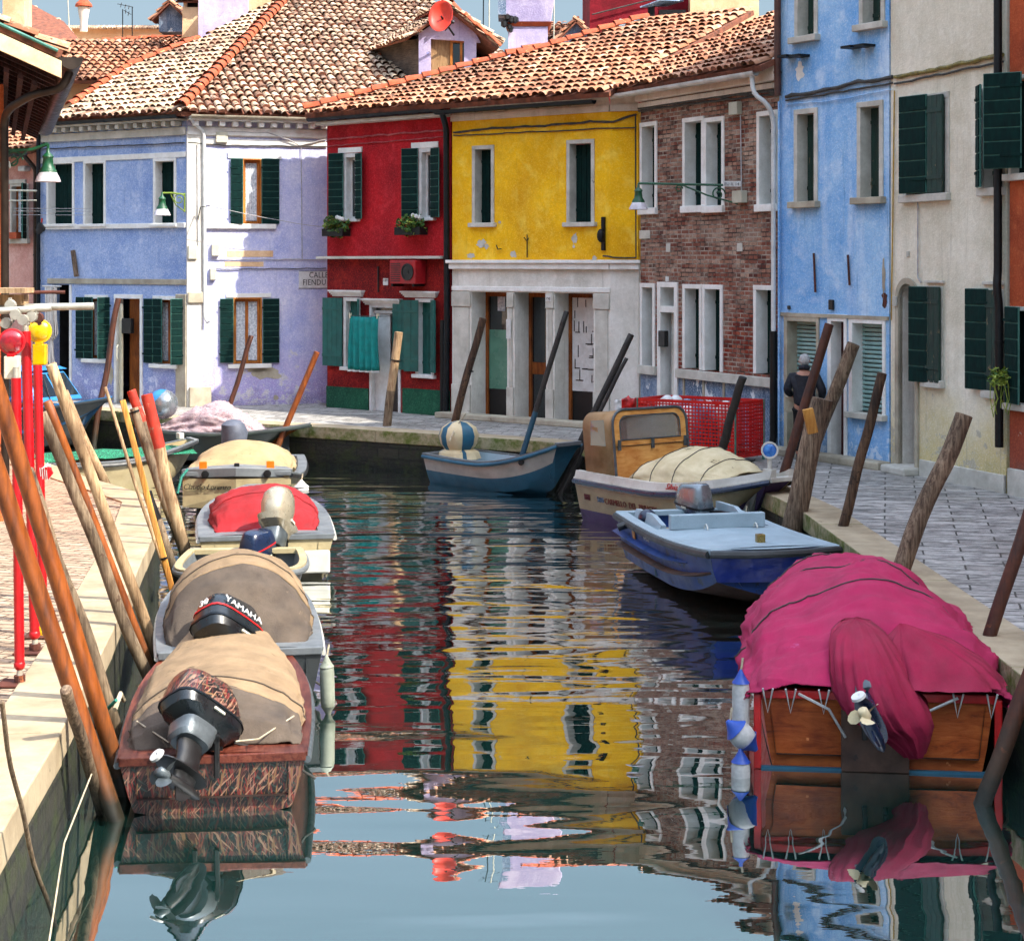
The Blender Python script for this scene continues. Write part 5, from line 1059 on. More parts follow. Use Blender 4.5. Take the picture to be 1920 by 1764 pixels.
# clothes lines on the violet house
h = thing('clothes_line', 'thin clothes line on brackets strung across the violet upper windows', 'clothes line', tuple(fp(PL, 60, 395, .4)))
for v in (392, 397, 404): cable(h, [fp(PL, 55, v, .5), fp(PL, 200, v+.5, .5)], .006, MAT['cable_pale'], 'line', 0, 4)
cable(h, [fp(PR, 375, 388, .1), fp(PR, 380, 386, .6), fp(PR, 520, 415, .5), fp(PR, 610, 427, .4)], .007, MAT['cable_pale'], 'line', 0, 4, .02)
MB().tube([fp(PR, 370, 415, .05), fp(PR, 373, 389, .2), fp(PR, 384, 388, .62)], .012, 5).build('bracket', MAT['iron'], h)
c = fp(PL, 106, 426, .5); h = thing('hanging_glove', 'small black garment with a red tip hanging from the clothes line', 'garment', tuple(c))
MB().loft([[V(c)+V((.09*k*math.cos(t)+ox, .03*math.sin(t), z)) for t in (2*math.pi*j/10 for j in range(10))] for k, z, ox in ((.5, .10, 0), (.8, .04, 0), (1.2, -.02, .02), (1.3, -.08, 0), (.5, -.17, -.03))]).build('cloth', MAT['black'], h, smooth=True); MB().tube([V(c)+V((.03, 0, .1)), V(c)+V((.04, 0, .2))], .02, 6).build('tip', MAT['dish'], h)
# drying frame of the pink house and striped mop cloth in the violet doorway
h = thing('drying_rack', 'white drying rack bars fixed on the pink house wall', 'drying rack', tuple(fp(PK, 20, 358, .4)))
MB().tube([fp(PK, 14, 358, .5), W(68, 358, 42)], .025, 6).tube([fp(PK, 14, 378, .5), W(68, 376, 42)], .02, 6).tube([fp(PK, 30, 355, .5), fp(PK, 30, 382, .5)], .015, 5).build('bars', MAT['plasticgrey'], h)
s = PL.s_of(104); h = thing('striped_curtain', 'gathered white and brown striped cloth hanging at the violet house doorway', 'curtain', tuple(PL.p(s, .12, 1.2)))
m = N('striped_cloth'); p = m.coord('uv'); wv = m.n('TexWave'); wv.inputs['Scale'].default_value = 7; wv.inputs['Distortion'].default_value = .5; m.l(p, wv.inputs['Vector'])
stripe = m.done(m.ramp(wv.outputs['Fac'], [(.0, H('#3a3038')), (.3, H('#8a7a74')), (.45, H('#e4ddd2')), (1, H('#f0e8dc'))]), .95)
mb = PL.mb(); prof = [(PL.zz(104, 538), .17), (PL.zz(104, 570), .16), (PL.zz(104, 600), .17), (PL.zz(104, 625), .21), (PL.zz(104, 634), .13), (PL.zz(104, 638), .06), (PL.zz(104, 645), .07), (PL.zz(104, 685), .12)]
mb.loft([[(s+r*(1+.12*math.cos(9*t))*math.cos(t), .14+r*.5*(1+.12*math.cos(9*t))*math.sin(t), z) for t in (2*math.pi*j/36 for j in range(36))] for z, r in prof]).build('cloth', stripe, h, smooth=True)
MB().tube([PL.p(s-.3, .14, prof[0][0]+.02), PL.p(s+.35, .14, prof[0][0]+.02)], .02).build('rail', MAT['whitepaint'], h)
# ---------------------------------------------------------------- boats
WMODE = 'L'
def boat(name, label, stern, bow, cat='boat', group='boats moored along the canal'):
    a, b = V(stern), V(bow); d = b-a; h = thing(name, label, cat, (a.x, a.y, 0), math.atan2(d.y, d.x), group); return h, d.length
class Hull:
    def __init__(s, L, B, zs, zb, bow=0., zm=None, p=2.2, st=.88, rake=.35, chine=.8, kz=-.16, dead=.12):
        s.L, s.B, s.zs, s.zb, s.bow, s.p, s.st, s.rake, s.ch, s.kz, s.dead = L, B, zs, zb, bow, p, st, rake, chine, kz, dead; s.zm = min(zs, zb)-.03 if zm is None else zm
    def b(s, t):
        f = s.st+(1-s.st)*math.sin(min(1, t/.4)*math.pi/2)
        if t > .4: f *= 1-(1-s.bow)*((t-.4)/.6)**s.p
        return max(f*s.B/2, .012)
    def z(s, t): a, m, b = s.zs, s.zm, s.zb; return a+(m-a)*math.sin(min(1, t/.45)*math.pi/2) if t < .45 else m+(b-m)*((t-.45)/.55)**1.8
    def prof(s, t, rows=(0, .3, .62, 1.)):
        """starboard half from the keel up: list of (x, y, z)"""
        b, z = s.b(t), s.z(t); k = max(0, (t-.55)/.45); zk = s.kz+(.42 if s.bow < .3 else .2)*k**2.4*(s.zb/.7); bc = b*(s.ch-(.25 if s.bow < .6 else .06)*k**2); zc = zk+s.dead+.05*k
        out = [(s.L*t-s.rake*t**5, 0, zk)]
        for r in rows: out.append((s.L*t-s.rake*(1-r)*t**5, bc+(b-bc)*r**.8, zc+(z-zc)*r))
        return out
    def build(s, h, mside, mbot, mrim, minner, rows=(0, .3, .62, 1.), mats=None, n=26, cap=.09, rail=.025, mrail=None, deck=None, mdeck=None, floor=.12, mtran=None, seams=True, stern_deck=0):
        ts = [i/n for i in range(n+1)]; rings = []
        for t in ts:
            P = s.prof(t, rows); rings.append([(x, -y, z) for x, y, z in reversed(P[1:])]+P)
        R_ = len(rows); ms = mats or [0]+[1]*(R_-1); M_ = [mbot]+(mside if isinstance(mside, list) else [mside])
        def mm(k, i): j = (R_-1-i) if i < R_ else i-R_; return ms[j]
        o = MB().loft(rings, closed=False, ms=mm).build('hull', M_, h, smooth=True, ang=30)
        e = rings[0]; tr = MB().face([(p[0]-.001, p[1], p[2]) for p in e]); tr.build('transom', mtran or M_[1], h)
        if s.bow > 0: MB().face([(p[0]+.001, p[1], p[2]) for p in rings[-1]]).build('bow_plate', M_[1], h)
        # cap rail, rub rail
        for sg in (-1, 1):
            rr = []; rl = []
            for t in ts:
                x = s.L*t; b, z = s.b(t), s.z(t); c = min(cap, b*.9)
                rr.append([(x, sg*(b+.012), z-.01), (x, sg*(b+.012), z+.022), (x, sg*(b-c), z+.026), (x, sg*(b-c), z-.01)]); rl.append((x, sg*(b+.012), z-.035))
            MB().loft(rr).build('gunwale', mrim, h, smooth=True, ang=30)
            MB().tube(rl, rail, 8).build('rub_rail', mrail or mrim, h, smooth=True)
        x, b, z = 0, s.b(0), s.z(0); MB().box((-.03, -b, z-.04), (.09, b, z+.028)).build('transom_cap', mrim, h, bevel=.008)
        if s.bow > 0: b, z = s.b(1), s.z(1); MB().box((s.L-.07, -b, z-.04), (s.L+.03, b, z+.028)).build('bow_cap', mrim, h, bevel=.01)
        # inside
        ri = []
        for t in ts:
            x = s.L*t*(.985); b, z = s.b(t), s.z(t); c = min(cap, b*.9); fl = min(floor+.25*max(0, t-.6), z-.05); P = s.prof(t, rows); P = sorted((q[2], q[1]) for q in P); fl = max(fl, P[1][0]*.3+P[0][0]*.7+.05); w_ = 0
            for k_ in range(len(P)-1):
                if P[k_][0] <= fl <= P[k_+1][0]: w_ = P[k_][1]+(P[k_+1][1]-P[k_][1])*(fl-P[k_][0])/(P[k_+1][0]-P[k_][0]+1e-6)
            w_ = max(.003, w_-.05); zk_ = P[0][0]; xf = s.L*t-s.rake*t**5*(1-max(0, min(1, (fl-zk_)/(z-zk_+1e-6))))-.05; ri.append([(x, -(b-c), z), (xf, -min(w_, b-c), fl), (xf, min(w_, b-c), fl), (x, b-c, z)])
        MB().loft(ri, closed=False).build('inner_liner', minner, h)
        if s.bow < .1 and not deck: deck = (.84, .99)
        if deck:
            t0, t1 = deck; rr = []
            for i in range(13):
                t = t0+(t1-t0)*i/12; x = s.L*t; b = max(s.b(t)-.06, .01); z = s.z(t)+.012; rr.append([(x, b*math.cos(a), z+.04*math.sin(a)*b) for a in (math.pi*j/8 for j in range(9))])
            dk = MB().loft(rr, closed=False); x = s.L*t0; b = s.b(t0)-.06; dk.face([(x, b, s.z(t0)), (x, -b, s.z(t0)), (x, -b*.95, floor), (x, b*.95, floor)]); dk.build('foredeck', mdeck or mrim, h, smooth=True, ang=30)
        return o
def cover(h, st, mat, name='cover', n=72, seed=0, wr=.014, sub=9, fold=.0, hem=True, seams=(), smat=None):
    """cloth arched over hoops: stations (x, half width, base z, top z, squareness[, y offset])"""
    S_ = []; ph = seed*7.3
    for i in range(len(st)-1):
        for k in range(sub): t = k/sub; S_.append([a+(b-a)*t for a, b in zip(st[i], st[i+1])])
    S_.append(list(st[-1])); rings = []
    for x, hw, zb, zt, p, *yo in S_:
        yo = yo[0] if yo else 0; r = []
        for j in range(n+1):
            a = math.pi*j/n; c, s_ = math.cos(a), math.sin(a); y = hw*math.copysign(abs(c)**(2/p), c); z = zb+(zt-zb)*abs(s_)**(2/p)
            w_ = noise.noise(V((x*1.6+ph, y*2.2, z*2.2)))*wr*1.6+noise.noise(V((x*5+ph, a*2.5, 3)))*wr*.8+fold*math.sin(a*17+x*3+ph)*(1-s_)**1.5+wr*.55*(1-abs(noise.noise(V((x*5.5+ph, a*1.1+x*1.5, 7)))))**10+wr*.5*(1-abs(noise.noise(V((x*1.6-ph, a*5-x*2, 2)))))**12*(1.25-s_)
            if j in (0, n): z += .03*math.sin(x*9+ph)
            r.append((x+w_*.5, yo+y+w_*c, z+w_*s_))
        rings.append(r)
    o = MB().loft(rings, closed=False).build(name, mat, h, smooth=True, ang=180, solid=.008)
    for q in seams:
        i = min(range(len(S_)), key=lambda k: abs(S_[k][0]-q)); MB().tube([V(p)+V((0, p[1]*.006, .010)) for p in rings[i]], .007, 5).build('cord', smat or MAT['cable'], o, smooth=True)
    return o
def sring(cx, cy, z, rx, ry, p=3., n=20, tx=0):
    return [(cx+rx*math.copysign(abs(math.cos(a))**(2/p), math.cos(a)), cy+ry*math.copysign(abs(math.sin(a))**(2/p), math.sin(a)), z+tx*rx*math.copysign(abs(math.cos(a))**(2/p), math.cos(a))) for a in (2*math.pi*j/n for j in range(n))]
M_STEEL = MAT['plasticgrey']
def outboard(h, x, y, z, tilt, yaw, cowl, pan, leg, k=1., round_=False, prop=None, stripe=None, lab=None, tiller=True, hidden_leg=False, roll=0, anode=False, ls=1.):
    """outboard engine clamped on the transom; tilt swings the leg aft and up"""
    M = Matrix.Translation(V((x, y, z))) @ Matrix.Rotation(R(roll), 4, 'X') @ Matrix.Rotation(R(tilt), 4, 'Y') @ Matrix.Rotation(R(yaw), 4, 'Z') @ Matrix.Scale(k, 4)
    if round_:
        cw = [sring(-.10, 0, .10, .17, .12, 2.4), sring(-.11, 0, .2, .23, .16, 2.4), sring(-.10, 0, .34, .265, .175, 2.3), sring(-.08, 0, .48, .24, .165, 2.2, tx=.05), sring(-.06, 0, .57, .17, .125, 2.1, tx=.08), sring(-.05, 0, .61, .06, .05, 2)]
    else:
        cw = [sring(-.07, 0, .17, .30, .172, 3.6), sring(-.07, 0, .26, .295, .168, 3.6), sring(-.075, 0, .38, .27, .150, 3.4, tx=.10), sring(-.08, 0, .46, .235, .125, 3.2, tx=.16), sring(-.08, 0, .478, .2, .10, 3., tx=.18)]
    ob = MB(M).loft([sring(-.02, 0, .0, .15, .1, 3), sring(-.04, 0, .06, .22, .14, 3.2), sring(-.06, 0, .10, .295, .172, 3.4), sring(-.07, 0, .165, .315, .182, 3.6)]).build('outboard_engine', pan, h, smooth=True, ang=35)
    c = MB(M).loft(cw).build('cowling', cowl, ob, smooth=True, ang=40 if not round_ else 180)
    if not round_: MB(M).loft([sring(-.07, 0, .160, .323, .19, 3.6), sring(-.07, 0, .182, .32, .187, 3.6)]).build('cowl_seam', MAT['gutterdark'], ob, smooth=True, ang=30)
    if stripe: MB(M).loft([sring(-.07, 0, .275, .2985, .1715, 3.6), sring(-.071, 0, .29, .297, .170, 3.6)]).build('stripe', stripe, c)
    if lab:
        for s_ in (1, -1):
            text('lettering', lab[0], M @ frame3((-.09, -s_*.166, .315), (s_, 0, 0), (0, s_*.18, 1)), .1, MAT['whitepaint'], c, ext=.004, shear=.25)
        text('lettering', lab[1], M @ frame3((-.362, 0, .31), (0, -1, 0), (.15, 0, 1)), .09, MAT['whitepaint'], c, ext=.004)
    if not hidden_leg:
        M = M @ Matrix.Diagonal((1, 1, ls, 1))
        MB(M).loft([sring(-.13, 0, .02, .16, .13, 3.5), sring(-.15, 0, -.13, .15, .12, 3.2), sring(-.15, 0, -.18, .13, .10, 3)]).build('leg_fairing', MAT['steelgrey'], ob, smooth=True, ang=30)
        MB(M).loft([sring(-.15, 0, -.12, .11, .06, 2.2), sring(-.15, 0, -.35, .10, .05, 2.2), sring(-.16, 0, -.52, .10, .035, 2.1)]).build('leg', leg, ob, smooth=True, ang=40)
        MB(M).loft([sring(-.20, 0, -.53, .22, .085, 2.4), sring(-.20, 0, -.545, .22, .085, 2.4)]).build('ventilation_plate', leg, ob)
        MB(M).loft([sring(-.16, 0, -.54, .10, .03, 2.1), sring(-.17, 0, -.66, .09, .028, 2.1)]).build('lower_leg', leg, ob, smooth=True)
        ax = Matrix.Rotation(R(-90), 4, 'Y'); MB(M).lathe([(.005, -.16), (.035, -.12), (.05, -.03), (.048, .08), (.04, .14)], 14, axis=ax, o=(-.17, 0, -.69)).build('gearcase', leg, ob, smooth=True)
        MB(M).loft([[(-.08, .008, -.72), (-.24, .008, -.72), (-.22, .004, -.86), (-.16, .004, -.84)], [(-.08, -.008, -.72), (-.24, -.008, -.72), (-.22, -.004, -.86), (-.16, -.004, -.84)]]).build('skeg', leg, ob)
        pr = MB(M).lathe([(.03, 0), (.045, .02), (.042, .09), (.03, .10)], 12, axis=ax, o=(-.31, 0, -.69))
        for q in range(3):
            a0 = q*2*math.pi/3+.4; rg = []
            for r_, w_, tw in ((.03, .03, .9), (.08, .055, .7), (.12, .05, .5), (.145, .02, .4)):
                cy, cz = r_*math.cos(a0), r_*math.sin(a0); ty, tz = -math.sin(a0), math.cos(a0)
                rg.append([(-.35-w_*math.sin(tw)*e, cy+ty*w_*math.cos(tw)*e, -.69+cz+tz*w_*math.cos(tw)*e) for e in (-1, 0, 1)])
            pr.loft(rg, closed=False)
        pr.build('propeller', prop or MAT['steelgrey'], ob, smooth=True, ang=50)
        if anode: MB(M).lathe([(.06, 0), (.055, .02), (.02, .022), (.001, .012)], 18, axis=ax, o=(-.42, 0, -.535)).build('anode', MAT['whitepaint'], ob)
    MB(Matrix.Translation(V((x, y, z)))).box((-.07, -.10, -.26), (-.02, -.06, .06)).box((-.07, .06, -.26), (-.02, .10, .06)).box((.03, -.12, -.2), (.08, .12, .02)).box((-.07, -.1, .0), (.08, .1, .05)).build('clamp_bracket', MAT['iron'], ob, bevel=.008)
    MB(M).tube([(.22, .08, .10), (.42, .10, -.02), (.55, .25, -.12), (.8, .3, -.1)], .014, 6).build('fuel_hose', MAT['black'], ob, smooth=True); MB(M).tube([(.22, -.05, .12), (.40, -.12, .16), (.5, -.3, -.05), (.75, -.35, -.1)], .010, 6).build('control_cable', MAT['cable'], ob, smooth=True)
    for sg_ in (-1, 1): MB(M).box((-.12, sg_*.186-.008, .14), (-.02, sg_*.186+.008, .17)).build('latch', M_STEEL, ob, bevel=.003)
    if tiller: MB(M).tube([(.2, .05, .12), (.45, .06, .18), (.7, .07, .2)], [.022, .02, .026], 8).build('tiller_handle', MAT['iron'], ob, smooth=True)
    return ob
M = MAT
M['steelgrey'] = simple('worn_grey_aluminium', '#5c6468', '#3d4448', 7, .4, .15, 60, metal=.4)
M['silver'] = simple('silver_beige_cowl', '#a89f8a', '#958c78', 4, .28, .03, 60, metal=.35, coat=.4)
M['silver2'] = simple('silver_cowl', '#8f969a', '#777e84', 4, .25, .03, metal=.6, coat=.4)
M['blackgloss'] = simple('black_cowl', '#0e1316', '#151c20', 4, .3, .06, 60, coat=.3)
M['navy'] = simple('navy_cowl', '#15243f', '#0d1830', 4, .3, .05, coat=.3)
M['tarp'] = simple('tan_canvas', '#8e7658', '#6f5b42', 3.2, .95, .5, 60, kind='obj', wear='#55452f', wth=.62, wscale=4)
M['tarp_dark'] = simple('shaded_tan_canvas', '#564a3e', '#3c332b', 3.5, .95, .5, 60, kind='obj', wear='#74634e', wth=.64, wscale=3)  # darker copy of the tan canvas, shade of the rear panels in its colour
M['tarp_cream'] = simple('cream_canvas', '#d6c6a0', '#bba980', 3, .85, .35, 70, kind='obj', wear='#5a4c30', wth=.63, wscale=3)
M['tarp_beige'] = simple('sunlit_beige_canvas', '#a4906a', '#8a7654', 3, .95, .5, 50, kind='obj', wear='#6c5c40', wth=.63, wscale=4)
M['tarp_red'] = simple('red_canvas', '#940a14', '#74080e', 3, .85, .4, 90, kind='obj')
M['magenta'] = simple('magenta_canvas', '#ac184e', '#8e1040', 2.5, .85, .4, 90, kind='obj', wear='#b04a78', wth=.66, wscale=1.5)
M['magenta2'] = simple('crimson_magenta_canvas', '#9c0c3c', '#7e082e', 2.5, .85, .4, 90, kind='obj')
M['greycloth'] = simple('grey_nylon_cover', '#565c6a', '#3e434f', 5, .7, .5, 50, kind='obj')
M['rope'] = simple('pale_rope', '#b9ad94', '#8d8068', 20, .9, .5); M['rope_teal'] = simple('teal_rope', '#1c7a68', '#145a50', 20, .8, .4)
M['mahogany'] = wood('varnished_mahogany', '#5c281c', '#744030', '#301410', 3, (1, 8, 8), .4, .25)
M['plywood'] = wood('orange_stained_plywood', '#b0541e', '#c86c30', '#6a2c12', 2.2, (1, 1.2, 6), .6, .4, wear='#c87a48', wth=.66)
M['blond'] = wood('varnished_blond_plywood', '#d69a52', '#e2ae68', '#b87a38', 2.2, (1, 1.5, 7), .35, .1)
M['gelcoat'] = simple('ivory_gelcoat', '#b0a27c', '#948664', 3, .4, .1, 50, kind='obj', wear='#8a7a54', wth=.66, wscale=3)
M['gel_white'] = simple('white_gelcoat', '#d0cdc2', '#b0ada2', 3, .35, .1, 50, kind='obj', wear='#84878a', wth=.68)
M['gel_grey'] = simple('grey_gelcoat', '#6f7476', '#565b5e', 3, .4, .12, 50, kind='obj', wear='#a5abb0', wth=.66)
M['gel_dark'] = simple('dark_weathered_hull', '#2a2f30', '#1c2021', 3, .5, .15, 50, kind='obj', wear='#54595a', wth=.66)
M['greenblack'] = simple('green_black_hull_paint', '#28332a', '#1b231d', 3, .45, .2, 40, kind='obj', wear='#4c5c3c', wth=.66)
M['teal'] = simple('teal_antifouling', '#1d5c74', '#174a60', 3, .5, .15, 40, kind='obj', wear='#2c7f94', wth=.66)
M['purple'] = simple('purple_antifouling', '#4a3560', '#38284c', 3, .6, .2, 40, kind='obj', wear='#2a2030', wth=.6)
M['royal'] = simple('royal_blue_paint', '#0a3fc0', '#0a2f92', 3, .4, .2, 40, kind='obj', wear='#1c1f33', wth=.69)
M['royal2'] = simple('faded_blue_hull', '#103f86', '#0c2f64', 3, .45, .3, 40, kind='obj', wear='#1c2836', wth=.58)
M['brownbottom'] = simple('rusty_brown_bottom_paint', '#5a4032', '#3c2a22', 4, .7, .3, 30, kind='obj', wear='#2c2420', wth=.6)
M['palegrey'] = simple('pale_blue_grey_deck', '#9fb2ba', '#8da0a8', 2.5, .45, .12, 60, kind='obj', wear='#6f8088', wth=.68)
M['cabinblue'] = simple('cabin_blue_paint', '#2f7bb0', '#2569a0', 2, .4, .1, 40, kind='obj')
M['fender_white'] = simple('white_fender_vinyl', '#c9c8c4', '#9c9b96', 5, .5, .1, kind='obj', wear='#6f6e68', wth=.66); M['fender_blue'] = simple('blue_fender_vinyl', '#1c4fb0', '#163f92', 5, .45, .1, kind='obj')
M['fender_grey'] = simple('algae_grey_fender', '#8f9484', '#6c7264', 4, .6, .2, kind='obj', wear='#4c5444', wth=.6); M['orangeplastic'] = simple('orange_plastic', '#e07a14', '#c8640c', 5, .4, .05); M['redpaint'] = simple('red_trim_paint', '#c41414', '#a40e10', 5, .45, .15, kind='obj')
def camo():
    m = N('reed_camouflage'); c = H('#120e0c'); 
    for i, (rot, col, sc_, th) in enumerate(((20, '#4e241e', 5, .57), (75, '#6a443a', 5.7, .60), (-35, '#2c423c', 6.2, .60), (110, '#8a665a', 5.5, .61), (-10, '#7a2c26', 6.6, .61), (50, '#a8866e', 7.3, .64), (150, '#8a6a4a', 6.9, .64))):
        p = m.coord('obj2', (.55, .05, .55), (R(rot*1.3), R(rot*.7+10), R(rot))); n_ = m.noise(p, sc_*.55, 1.2, .5); n_ = m.math('ADD', n_, m.math('MULTIPLY', m.noise(m.coord('obj'), 9+i, 2), .08)); c = m.mix(m.rng(n_, th+.02, th+.035), c, H(col))
    return m.done(m.mix(1., c, (.62, .58, .56, 1), 'MULTIPLY'), .45, None, coat=.2)
M['camo'] = camo()
m = N('patterned_blanket'); p = m.coord('obj'); a = m.noise(m.coord('obj', (2, 9, 9)), 3, 5, .7, 1.); M['blanket'] = m.done(m.ramp(a, [(.3, H('#3a3a44')), (.42, H('#8a7a80')), (.52, H('#b09c9c')), (.6, H('#7d5a62')), (.72, H('#8a8288'))]), .95, m.bump(a, .5, .02))
m = N('teal_striped_cloth'); p = m.coord('obj'); wv = m.n('TexWave', bands_direction='Y'); wv.inputs['Scale'].default_value = 2.2; wv.inputs['Distortion'].default_value = 1.2; m.l(p, wv.inputs['Vector'])
M['stripe'] = m.done(m.ramp(wv.outputs['Fac'], [(.0, H('#1c7a80')), (.12, H('#1c7a80')), (.2, H('#e2dcc4')), (.6, H('#e8e2cc')), (.64, H('#c4a860')), (.7, H('#e2dcc4'))]), .9)
m = N('green_net'); p = m.coord('obj'); v = m.n('TexVoronoi', feature='DISTANCE_TO_EDGE'); v.inputs['Scale'].default_value = 26; m.l(p, v.inputs['Vector'])
M['net'] = m.done(m.mix(m.rng(v.outputs[0], .02, .12), H('#2f9a70'), H('#0e3f30')), .8, m.bump(m.noise(p, 12, 5), 1, .05))
def fender(label, top, r, L, group='fenders hanging from the boats', tips='fender_blue', tilt=(0, 0), body='fender_white'):
    h = thing('fender', label, 'fender', tuple(top), 0, group); a = V((tilt[0], tilt[1], -1)).normalized(); q = a.to_track_quat('Z', 'Y').to_matrix().to_4x4()
    MB().lathe([(.02, .0), (r*.45, .03), (r*.9, .07), (r, .12), (r, L-.12), (r*.9, L-.07), (r*.45, L-.03), (.02, L)], 18, axis=q).build('body', M[body], h, smooth=True)
    for z0_, sg in ((0, 1), (L, -1)): MB().lathe([(r*p, z0_+sg*z_) for p, z_ in ((.15, -.03), (.35, 0), (.62, .035), (.9, .062), (1.03, .075), (.8, .07))], 18, axis=q).build('end_cap', M[tips], h, smooth=True)
    MB().tube([(0, 0, .0), (.02, .02, .12)], .01, 5).build('lanyard', M['rope'], h); return h
def rope(label, pts, r=.014, mat='rope', sag=.0, tw=None):
    P = [V(p) for p in pts]; out = []
    for i in range(len(P)-1):
        for j in range(8): t = j/8; q = P[i].lerp(P[i+1], t); q.z -= sag*4*t*(1-t); out.append(q)
    out.append(P[-1]); o = MB().tube(out, r, 6).build('mooring_rope', M[mat], None, smooth=True); return tag(o, label, 'rope', 'mooring ropes')

# A nearest left: skiff with reed camouflage
h, L = boat('covered_skiff', 'skiff with brown canopy and reed camouflage stern, nearest on the left', (-2.20, 12.95), (-2.72, 17.0))
Hh = Hull(L, 1.46, .40, .66, 0, st=.93, kz=-.1, chine=.84, p=2.6)
Hh.build(h, M['mahogany'], M['black'], M['mahogany'], M['darkdoor'], cap=.13, rail=.028, mrail=M['steelgrey'], mtran=M['camo'], deck=(.0, .14), mdeck=M['mahogany'])
cover(h, [(.26, .64, .50, .56, 2.2, 0), (.36, .66, .50, .72, 2.2), (.62, .655, .50, .98, 2.1, 0), (.80, .65, .5, 1.07, 2.05)] and [(.20, .60, .40, .44, 2.0, 0), (.30, .62, .40, .60, 2.0, 0), (.44, .635, .41, .66, 1.85, 0), (.67, .64, .42, .745, 1.8, 0)], M['tarp_dark'], 'cover_rear_panel', seed=1, wr=.03, fold=.02)
cover(h, [(.66, .645, .40, .75, 1.8, 0), (.95, .66, .41, .77, 1.8, 0), (1.4, .66, .42, .74, 1.8, 0), (2.3, .60, .46, .70, 2.0, 0), (3.0, .44, .54, .70, 2.0, 0), (3.7, .22, .66, .74, 2.0, 0)], M['tarp'], seed=1, wr=.016, fold=.010, seams=(.95,), smat=M['tarp_dark'])
outboard(h, .02, .05, .52, 56, -46, M['camo'], M['blackgloss'], M['black'], 1.05, tiller=False, anode=True, roll=4, ls=.74)
for y0, z0 in ((.66, .5), (-.66, .5)): MB().tube([(.5, y0*.9, .56), (.1, y0*.5, .5), (-.02, y0*.25, .52)], .006, 5).build('tie_cord', M['rope'], h)
# B second: Yamaha
h, L = boat('covered_skiff', 'dark grey skiff with brown canopy and black outboard, second from the front on the left', (-2.45, 15.9), (-3.15, 19.9))
Hh = Hull(L, 1.56, .52, .74, 0, st=.94, kz=-.1, chine=.84, p=2.8)
Hh.build(h, M['gel_dark'], M['black'], M['gel_grey'], M['darkdoor'], cap=.15, rail=.022, mrail=M['gel_white'], deck=(0, .12), mdeck=M['gel_grey'])
cover(h, [(.20, .58, .50, .54, 2.0, 0), (.34, .64, .51, .74, 2.0, 0), (.6, .67, .52, 1.02, 2.0, 0), (.82, .68, .52, 1.16, 2.0, 0)], M['tarp_dark'], 'cover_rear_panel', seed=2, wr=.026, fold=.015)
cover(h, [(.82, .685, .52, 1.165, 2.0, 0), (1.1, .69, .52, 1.20, 2.0, 0), (1.7, .68, .53, 1.17, 2.0, 0), (2.4, .6, .56, 1.05, 2.0, 0), (3.2, .4, .64, .88, 2.0, 0), (3.7, .2, .7, .78, 2.0, 0)], M['tarp'], seed=2, wr=.018, fold=.012, seams=(1.1,), smat=M['tarp_dark'])
outboard(h, -.03, .06, .46, 50, -46, M['blackgloss'], M['blackgloss'], M['black'], 1.18, stripe=M['redpaint'], lab=('YAMAHA', '30'), roll=4, tiller=False, ls=.74)
fender('long grey fender hanging at the right side of the dark grey skiff', (-1.66, 15.75, .50), .065, .50, tips='fender_grey', tilt=(.03, 0), body='fender_grey')
# C small dinghy squeezed in
h, L = boat('dinghy', 'small cream dinghy with navy outboard squeezed behind the dark grey skiff', (-3.35, 22.15), (-3.18, 20.15))
Hh = Hull(L, 1.55, .42, .50, .55, st=.9, rake=.1); Hh.build(h, M['gel_grey'], M['gel_dark'], M['gelcoat'], M['gel_grey'], cap=.08, rail=.035, mrail=M['gel_grey'])
outboard(h, .1, .12, .22, 12, -30, M['navy'], M['iron'], M['iron'], .95, stripe=M['redpaint'], hidden_leg=True)
# D red cover, silver outboard
h, L = boat('covered_motorboat', 'grey white motorboat with red canopy and silver outboard tied at the left poles', (-3.14, 22.55), (-3.85, 26.9))
Hh = Hull(L, 1.78, .52, .62, .25, st=.96, p=2.6, kz=-.15); Hh.build(h, M['gelcoat'], M['gel_dark'], M['gel_grey'], M['gel_white'], cap=.2, rail=.03, mrail=M['gel_white'], deck=(.0, .07), mdeck=M['gel_grey'])
MB().box((.33, -.72, .44), (.45, .72, .50)).build('thwart', M['orangewood'], h, bevel=.01)
for y0_, y1_ in ((-.80, -.32), (.32, .80)): MB().box((-.14, y0_, .06), (-.01, y1_, .34)).build('transom_locker', M['gel_white'], h, bevel=.02)
cover(h, [(.45, .60, .5, .53, 2.0, 0), (.9, .68, .54, .80, 2.0, 0), (1.25, .70, .54, .92, 2.0, 0), (1.7, .74, .54, .97, 1.9, 0), (2.3, .72, .56, .88, 1.9, 0), (3.3, .5, .58, .72, 1.9, 0)], M['tarp_red'], seed=4, wr=.03, fold=.012, seams=(1.25,), smat=M['tarp_red'])
outboard(h, -.04, -.15, .50, 34, -25, M['silver'], M['silver'], M['silver'], 1.12, round_=True, roll=6)
